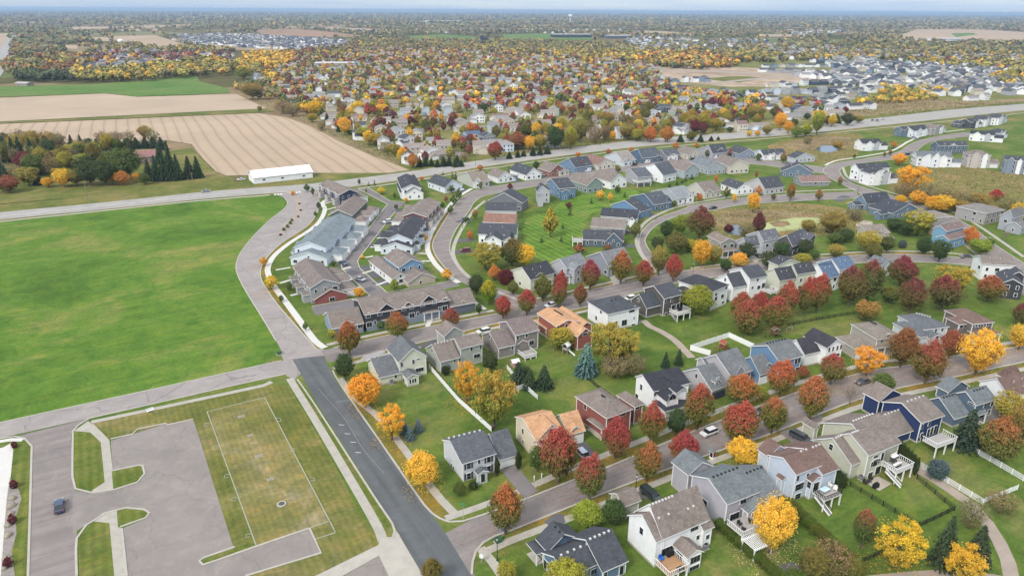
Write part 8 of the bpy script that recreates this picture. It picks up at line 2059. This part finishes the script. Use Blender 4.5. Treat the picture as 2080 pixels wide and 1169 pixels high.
# ---------------------------------------------------------------- woods and hedgerows, read as masses
def wood(pts_px, n_, pal, h=(8, 14), avoid=True):
    x0, x1 = min(p[0] for p in pts_px), max(p[0] for p in pts_px); y0, y1 = min(p[1] for p in pts_px), max(p[1] for p in pts_px)
    k = 0; tries = 0
    while k < n_ and tries < n_ * 8:
        tries += 1
        p = (rnd.uniform(x0, x1), rnd.uniform(y0, y1))
        if not inpoly(p, pts_px) or (avoid and any(inpoly(p, f) for f in FIELDS)): continue
        g = G(p); H = rnd.uniform(*h); stuff_tree(g.x, g.y, rnd.choice(pal), H, H * rnd.uniform(.7, 1.05)); k += 1
GOLD = ['YO', 'Y', 'GO', 'GO', 'YG', 'YG', 'BR', 'OLV', 'YG', 'GO', 'OLV']
MIXW = ['GO', 'BR', 'BR', 'OLV', 'YG', 'DG', 'RU', 'OLV', 'G', 'BR', 'GO', 'YO', 'BR', 'RU']
BRN = ['BR', 'BR', 'RU', 'GO', 'BR', 'OLV', 'YO']
wood([(150, 168), (300, 166), (400, 158), (520, 152), (560, 170), (520, 138), (480, 128), (400, 125), (300, 140), (150, 150)], 330, GOLD, (9, 15))
wood([(8, 152), (150, 160), (175, 140), (130, 100), (30, 85), (15, 110)], 300, MIXW + ['PP'], (9, 14))
wood([(30, 166), (150, 167), (150, 158), (30, 157)], 90, ['C', 'C', 'DG'], (10, 14))
wood([(470, 180), (560, 150), (620, 180), (650, 235), (600, 235), (540, 205)], 110, MIXW, (5, 9))
wood([(160, 108), (240, 92), (400, 96), (480, 105), (450, 112), (250, 106)], 130, GOLD, (9, 14))
wood([(90, 90), (180, 80), (190, 88), (120, 92)], 60, MIXW)
wood([(490, 140), (500, 112), (590, 115), (600, 128), (560, 142)], 160, ['YO', 'YO', 'GO', 'Y'], (10, 14))
wood([(560, 112), (720, 96), (730, 104), (600, 122)], 170, ['PP', 'PP', 'YO', 'OLV', 'GO', 'RU'])
wood([(700, 98), (720, 84), (1000, 82), (1250, 90), (1340, 104), (1600, 100), (1560, 128), (1300, 128), (1000, 108)], 1500, GOLD + ['DG', 'OLV', 'PP'], (8, 13))
wood([(1290, 112), (1480, 114), (1505, 138), (1420, 142), (1320, 136), (1285, 126)], 420, ['YO', 'GO', 'RU', 'BR', 'OO', 'YO', 'DG'], (9, 14))
wood([(1560, 128), (1600, 84), (1800, 82), (1900, 95), (2120, 98), (2120, 150), (1950, 142), (1850, 130), (1700, 122)], 1100, GOLD + ['PP', 'PP', 'BR', 'DG', 'C'], (8, 13))
wood([(1740, 205), (1900, 195), (1905, 205), (1740, 215)], 60, ['Y', 'YG', 'YO', 'YG'], (4, 7))
wood([(1790, 175), (1950, 185), (1900, 200), (1780, 196)], 70, ['Y', 'YG', 'YO', 'YG'], (5, 9))
wood([(2010, 150), (2120, 150), (2120, 185), (2020, 175)], 60, GOLD)
wood([(150, 138), (470, 128), (470, 108), (150, 112)], 160, ['PP', 'PP', 'YO', 'OLV', 'RR'])
from mathutils import noise as nz_
# open country to the horizon, thinning into one canopy
for (ya, yb, n_) in [(70, 100, 2100), (48, 72, 4600), (36, 50, 7000), (30, 38, 6500), (27, 31, 4500)]:
    k = 0
    while k < n_:
        p = (rnd.uniform(-60, 2140), rnd.uniform(ya, yb) + 0)
        p = (p[0], p[1] + (p[0] - 1040) * 0.0053)
        if any(inpoly(p, f) for f in FIELDS) or inpoly(p, [(345, 70), (520, 66), (712, 84), (700, 103), (400, 100)]): k += 1; continue
        g = G(p)
        if g.y < 700: k += 1; continue
        if nz_.noise(Vector((g.x / 420, g.y / 700, 3.1))) + .5 * nz_.noise(Vector((g.x / 140, g.y / 220, 7.7))) < -.16 and rnd.random() < .93: k += 1; continue      # open fields between the woods
        big = max(1.0, g.y / 3500)
        H = rnd.uniform(8, 13) * min(1.5, .8 + .2 * big)
        stuff_tree(g.x, g.y, rnd.choice(MIXW + ['BR', 'OLV', 'BR']), H, H * rnd.uniform(.9, 1.4) * min(4.0, big)); k += 1

def canopy(name, rows, label):
    """many crowns in one mesh: leaf quads spread over each crown, coloured by attribute"""
    r_ = np.random.default_rng(5)
    C, N, S, T = [], [], [], []
    for (x_, y_, H, W, ca_, cb_) in rows:
        d = math.hypot(x_, y_)
        k = 120 if d < 800 else (84 if d < 1400 else (30 if d < 2600 else (11 if d < 5000 else 6)))
        q = r_.normal(size=(k, 3)); q /= np.linalg.norm(q, axis=1)[:, None]
        q[:, 2] = np.abs(q[:, 2]) * np.sign(r_.random(k) - .22)
        rad = r_.uniform(.72, 1.06, (k, 1))
        c = q * rad * np.array([W / 2, W / 2, H * .42]) + np.array([x_, y_, H * .56])
        C.append(c)
        nn_ = q + r_.normal(size=(k, 3)) * .5 + np.array([0, 0, .3]); N.append(nn_ / np.linalg.norm(nn_, axis=1)[:, None])
        S.append(np.full(k, math.sqrt(W * H) * (1.05 / math.sqrt(k)) * .95) * r_.uniform(.7, 1.25, k))
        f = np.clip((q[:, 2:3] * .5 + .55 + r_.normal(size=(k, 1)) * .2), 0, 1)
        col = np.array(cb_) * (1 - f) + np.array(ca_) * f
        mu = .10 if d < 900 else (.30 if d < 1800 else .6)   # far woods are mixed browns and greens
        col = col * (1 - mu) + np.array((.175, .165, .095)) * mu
        T.append((.62 + .62 * f) * 1.1 * col * r_.uniform(.8, 1.2, (k, 1)) * r_.uniform(.85, 1.15))  # undersides darker, tops brighter: crown shade painted into the leaf colour
    m, n, l, b = nodes_of(name + '_leaves')
    a = n.new('ShaderNodeAttribute'); a.attribute_name = 'tone'
    l.new(a.outputs['Color'], b.inputs['Base Color']); b.inputs['Roughness'].default_value = .9; b.inputs['Specular IOR Level'].default_value = .1
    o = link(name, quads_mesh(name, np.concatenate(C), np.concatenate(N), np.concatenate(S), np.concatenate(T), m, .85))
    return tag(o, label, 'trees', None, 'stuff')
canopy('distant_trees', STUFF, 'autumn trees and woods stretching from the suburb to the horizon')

# ---------------------------------------------------------------- distant houses, past counting
def house_mass(name, rows, label):
    V, F, Cc = [], [], []
    for (x_, y_, w_, d_, h_, rr, ang, wc, rc) in rows:
        c_, s_ = math.cos(ang), math.sin(ang)
        L = [(-w_, -d_, 0), (w_, -d_, 0), (w_, d_, 0), (-w_, d_, 0), (-w_, -d_, h_), (w_, -d_, h_), (w_, d_, h_), (-w_, d_, h_), (-w_, 0, h_ + rr - .1), (w_, 0, h_ + rr - .1)]
        k = len(V); V += [(x_ + p[0] * c_ - p[1] * s_, y_ + p[0] * s_ + p[1] * c_, p[2]) for p in L]
        F += [(k, k + 1, k + 5, k + 4), (k + 2, k + 3, k + 7, k + 6), (k + 1, k + 2, k + 6, k + 9, k + 5), (k + 3, k, k + 4, k + 8, k + 7)]; Cc += [wc] * 4
        e = .5
        Lr = [(-w_ - e, -d_ - e, h_ - .2), (w_ + e, -d_ - e, h_ - .2), (w_ + e, d_ + e, h_ - .2), (-w_ - e, d_ + e, h_ - .2), (-w_ - e, 0, h_ + rr), (w_ + e, 0, h_ + rr)]
        k = len(V); V += [(x_ + p[0] * c_ - p[1] * s_, y_ + p[0] * s_ + p[1] * c_, p[2]) for p in Lr]
        F += [(k, k + 1, k + 5, k + 4), (k + 2, k + 3, k + 4, k + 5)]; Cc += [rc] * 2
    m, n, l, b = nodes_of(name + '_paint')
    a = n.new('ShaderNodeAttribute'); a.attribute_name = 'tone'; l.new(a.outputs['Color'], b.inputs['Base Color']); b.inputs['Roughness'].default_value = .8
    me = mesh(name, V, F, m)
    at = me.color_attributes.new('tone', 'FLOAT_COLOR', 'CORNER')
    arr = []
    for p, c in zip(me.polygons, Cc): arr += [*c, 1] * p.loop_total
    at.data.foreach_set('color', arr)
    return tag(link(name, me), label, 'houses', None, 'stuff')
rows = []
for (x_, y_, (w, r)) in far_stuff_houses:
    rows.append((x_, y_, rnd.uniform(5, 7), rnd.uniform(4, 5), rnd.uniform(3.4, 5.6), 2.4, R(rnd.choice((8, 98)) + rnd.uniform(-8, 8)), WALLS[w][0], ROOFS[r][0]))
def hm(poly_px, n_, pal):
    x0, x1 = min(p[0] for p in poly_px), max(p[0] for p in poly_px); y0, y1 = min(p[1] for p in poly_px), max(p[1] for p in poly_px)
    k = 0; got = []; tries = 0
    while k < n_ and tries < n_ * 12:
        tries += 1
        p = (rnd.uniform(x0, x1), rnd.uniform(y0, y1))
        if not inpoly(p, poly_px): continue
        g = G(p)
        if any((g.x - a) ** 2 + (g.y - b_) ** 2 < 15 ** 2 for a, b_ in got): continue
        got.append((g.x, g.y)); w, r = rnd.choice(pal); k += 1
        rows.append((g.x, g.y, rnd.uniform(5, 7), rnd.uniform(4.5, 5.5), rnd.uniform(5, 6), 2.6, R(rnd.choice((8, 98, 50)) + rnd.uniform(-10, 10)), WALLS[w][0], ROOFS[r][0]))
hm([(345, 73), (430, 70), (520, 72), (712, 84), (700, 103), (560, 100), (400, 92), (350, 82)], 620, NEW + [('white', 'slate')] * 4)
hm([(150, 128), (200, 106), (330, 105), (480, 112), (470, 132), (300, 138), (160, 140)], 170, [('white', 'slate'), ('beige', 'taupe'), ('grey', 'slate'), ('white', 'grey'), ('cream', 'grey')])
hm([(1230, 96), (1290, 76), (1560, 84), (1580, 100), (1420, 104), (1260, 106)], 260, NEW)
hm([(1540, 100), (1600, 86), (1720, 100), (1980, 112), (2120, 118), (2120, 135), (1900, 128), (1700, 122), (1560, 122)], 420, NEW + OLD)
hm([(1640, 126), (1900, 132), (2120, 142), (2120, 160), (2000, 152), (1700, 140)], 130, NEW)
hm([(1600, 66), (1720, 62), (1720, 68), (1620, 72)], 60, NEW)
hm([(1600, 150), (1800, 148), (2120, 152), (2120, 180), (1850, 184), (1700, 174)], 150, NEW)
hm([(1840, 182), (2120, 172), (2120, 192), (1900, 196)], 40, NEW)
hm([(700, 62), (1100, 58), (1300, 62), (1300, 70), (1000, 68), (700, 66)], 90, NEW)
house_mass('distant_houses', rows, 'hundreds of pale houses in the far estates towards the horizon')

# trees that share a label are told apart by the house they stand nearest to
_by = {}
for o in list(COL.objects):
    if o.type == 'EMPTY' and o.get('category') in ('tree', 'shrub') and o.location.y < 420: _by.setdefault(o['label'], []).append(o)
_hp = [(h_.root.location + Vector((h_.u.x, h_.u.y, 0)) * 5 + Vector((h_.v.x, h_.v.y, 0)) * 5, lab) for h_, lab in HOUSES]
_WORDS = {v[4] for v in TK.values()}
for lab, os_ in _by.items():
    if len(os_) < 2: continue
    wd = max((w for w in _WORDS if lab.startswith(w)), key=len)
    for o in os_:
        near = min(_hp, key=lambda q: (q[0] - o.location).length)[1].split()
        k = 14 - len(wd.split())
        cut = near[:k]
        while cut and cut[-1] in ('with', 'and', 'the', 'of', 'on', 'in', 'by', 'beside', 'behind', 'a', 'to', 'at', 'front', 'black', 'white', 'grey', 'red', 'brown', 'orange', 'taupe', 'below', 'next', 'dark', 'small', 'its', 'from', 'seen', 'low', 'pale'): cut.pop()
        o['label'] = wd + ' near the ' + ' '.join(cut); o['group'] = o['label']

# single landmarks
def thing_at(p, z=0.0): g = G(p); return g.x, g.y
M_STEELW = mat('white_steel', (0.80, 0.80, 0.79), .5, .03)
def water_tower(p, H, lab):
    x_, y_ = thing_at(p); t = empty('water_tower', (x_, y_, 0), 0, lab, 'water tower')
    mb = MB(); mb.tube([(0, 0, 0), (0, 0, H * .1), (0, 0, H * .62)], [H * .12, H * .08, H * .08], 14); mb.build('shaft', M_STEELW, t)
    mb = MB(); mb.tube([(0, 0, H * .6), (0, 0, H * .68), (0, 0, H * .8), (0, 0, H * .94), (0, 0, H)], [H * .1, H * .26, H * .31, H * .26, H * .05], 16); mb.build('tank', M_STEELW, t)
water_tower((1158, 44), 62, 'white water tower far off near the horizon'); water_tower((248, 100), 24, 'small white water tower beyond the golden treeline')
def silos(p):
    x_, y_ = thing_at(p)
    m_ = mat('dark_silo_steel', (0.035, 0.045, 0.07), .4, .1)
    for i, (dx, h_) in enumerate(((0, 22), (9, 19), (17, 15))):
        t = empty('silo', (x_ + dx, y_, 0), 0, ['tallest dark silo on the far farm', 'middle dark silo on the far farm', 'shortest dark silo on the far farm'][i], 'silo')
        mb = MB(); mb.tube([(0, 0, 0), (0, 0, h_)], 4.2, 14); mb.build('barrel', m_, t); mb = MB(); mb.tube([(0, 0, h_), (0, 0, h_ + 2.2)], [4.2, .6], 14); mb.build('cap', m_, t)
silos((978, 88))
def block(name, p, w_, d_, h_, c, lab, cat='building'):
    x_, y_ = thing_at(p); t = empty(name, (x_, y_, 0), R(8), lab, cat)
    box('wall', -w_ / 2, -d_ / 2, -1, w_ / 2, d_ / 2, h_, mat(name + lab[:6].replace(' ', '_'), c, .8, .05), t)
    box('roof', -w_ / 2 - .6, -d_ / 2 - .6, h_, w_ / 2 + .6, d_ / 2 + .6, h_ + .7, mat('membrane_roof', (0.55, 0.55, 0.54), .8, .05), t)
    for i in range(int(w_ // 9)): box('window', -w_ / 2 + 9 * i + 2, -d_ / 2 - .15, 1.5, -w_ / 2 + 9 * i + 7, -d_ / 2 + .02, min(h_ - 1, 5), M_GLASS, t)
block('school', (1160, 76), 150, 50, 11, (0.06, 0.065, 0.08), 'long dark school building in a green field')
block('warehouse', (905, 46), 330, 110, 14, (0.75, 0.75, 0.74), 'long white warehouse far off')
block('school', (1254, 78), 90, 50, 10, (0.12, 0.13, 0.17), 'dark blue commercial building beside the far fields')
block('church', (680, 136), 66, 30, 7, (0.56, 0.48, 0.38), 'low tan church hall among the suburb trees')
block('warehouse', (1920, 82), 130, 40, 7, (0.70, 0.72, 0.74), 'pale greenhouse in the far tan field')

# ---------------------------------------------------------------- haze
m = bpy.data.materials.new('haze_air'); m.use_nodes = True
n, l = m.node_tree.nodes, m.node_tree.links
n.remove(n['Principled BSDF'])
pv = n.new('ShaderNodeVolumePrincipled')
pv.inputs['Color'].default_value = (0.55, 0.75, 1.0, 1); pv.inputs['Density'].default_value = 0.000072; pv.inputs['Anisotropy'].default_value = 0.2
l.new(pv.outputs[0], n['Material Output'].inputs['Volume'])
hz = link('haze', mesh('haze', boxv(-30000, -900, -2, 30000, 45000, 108), BOXF, m))
tag(hz, 'thin blue autumn haze over the countryside', 'haze', None, 'stuff')
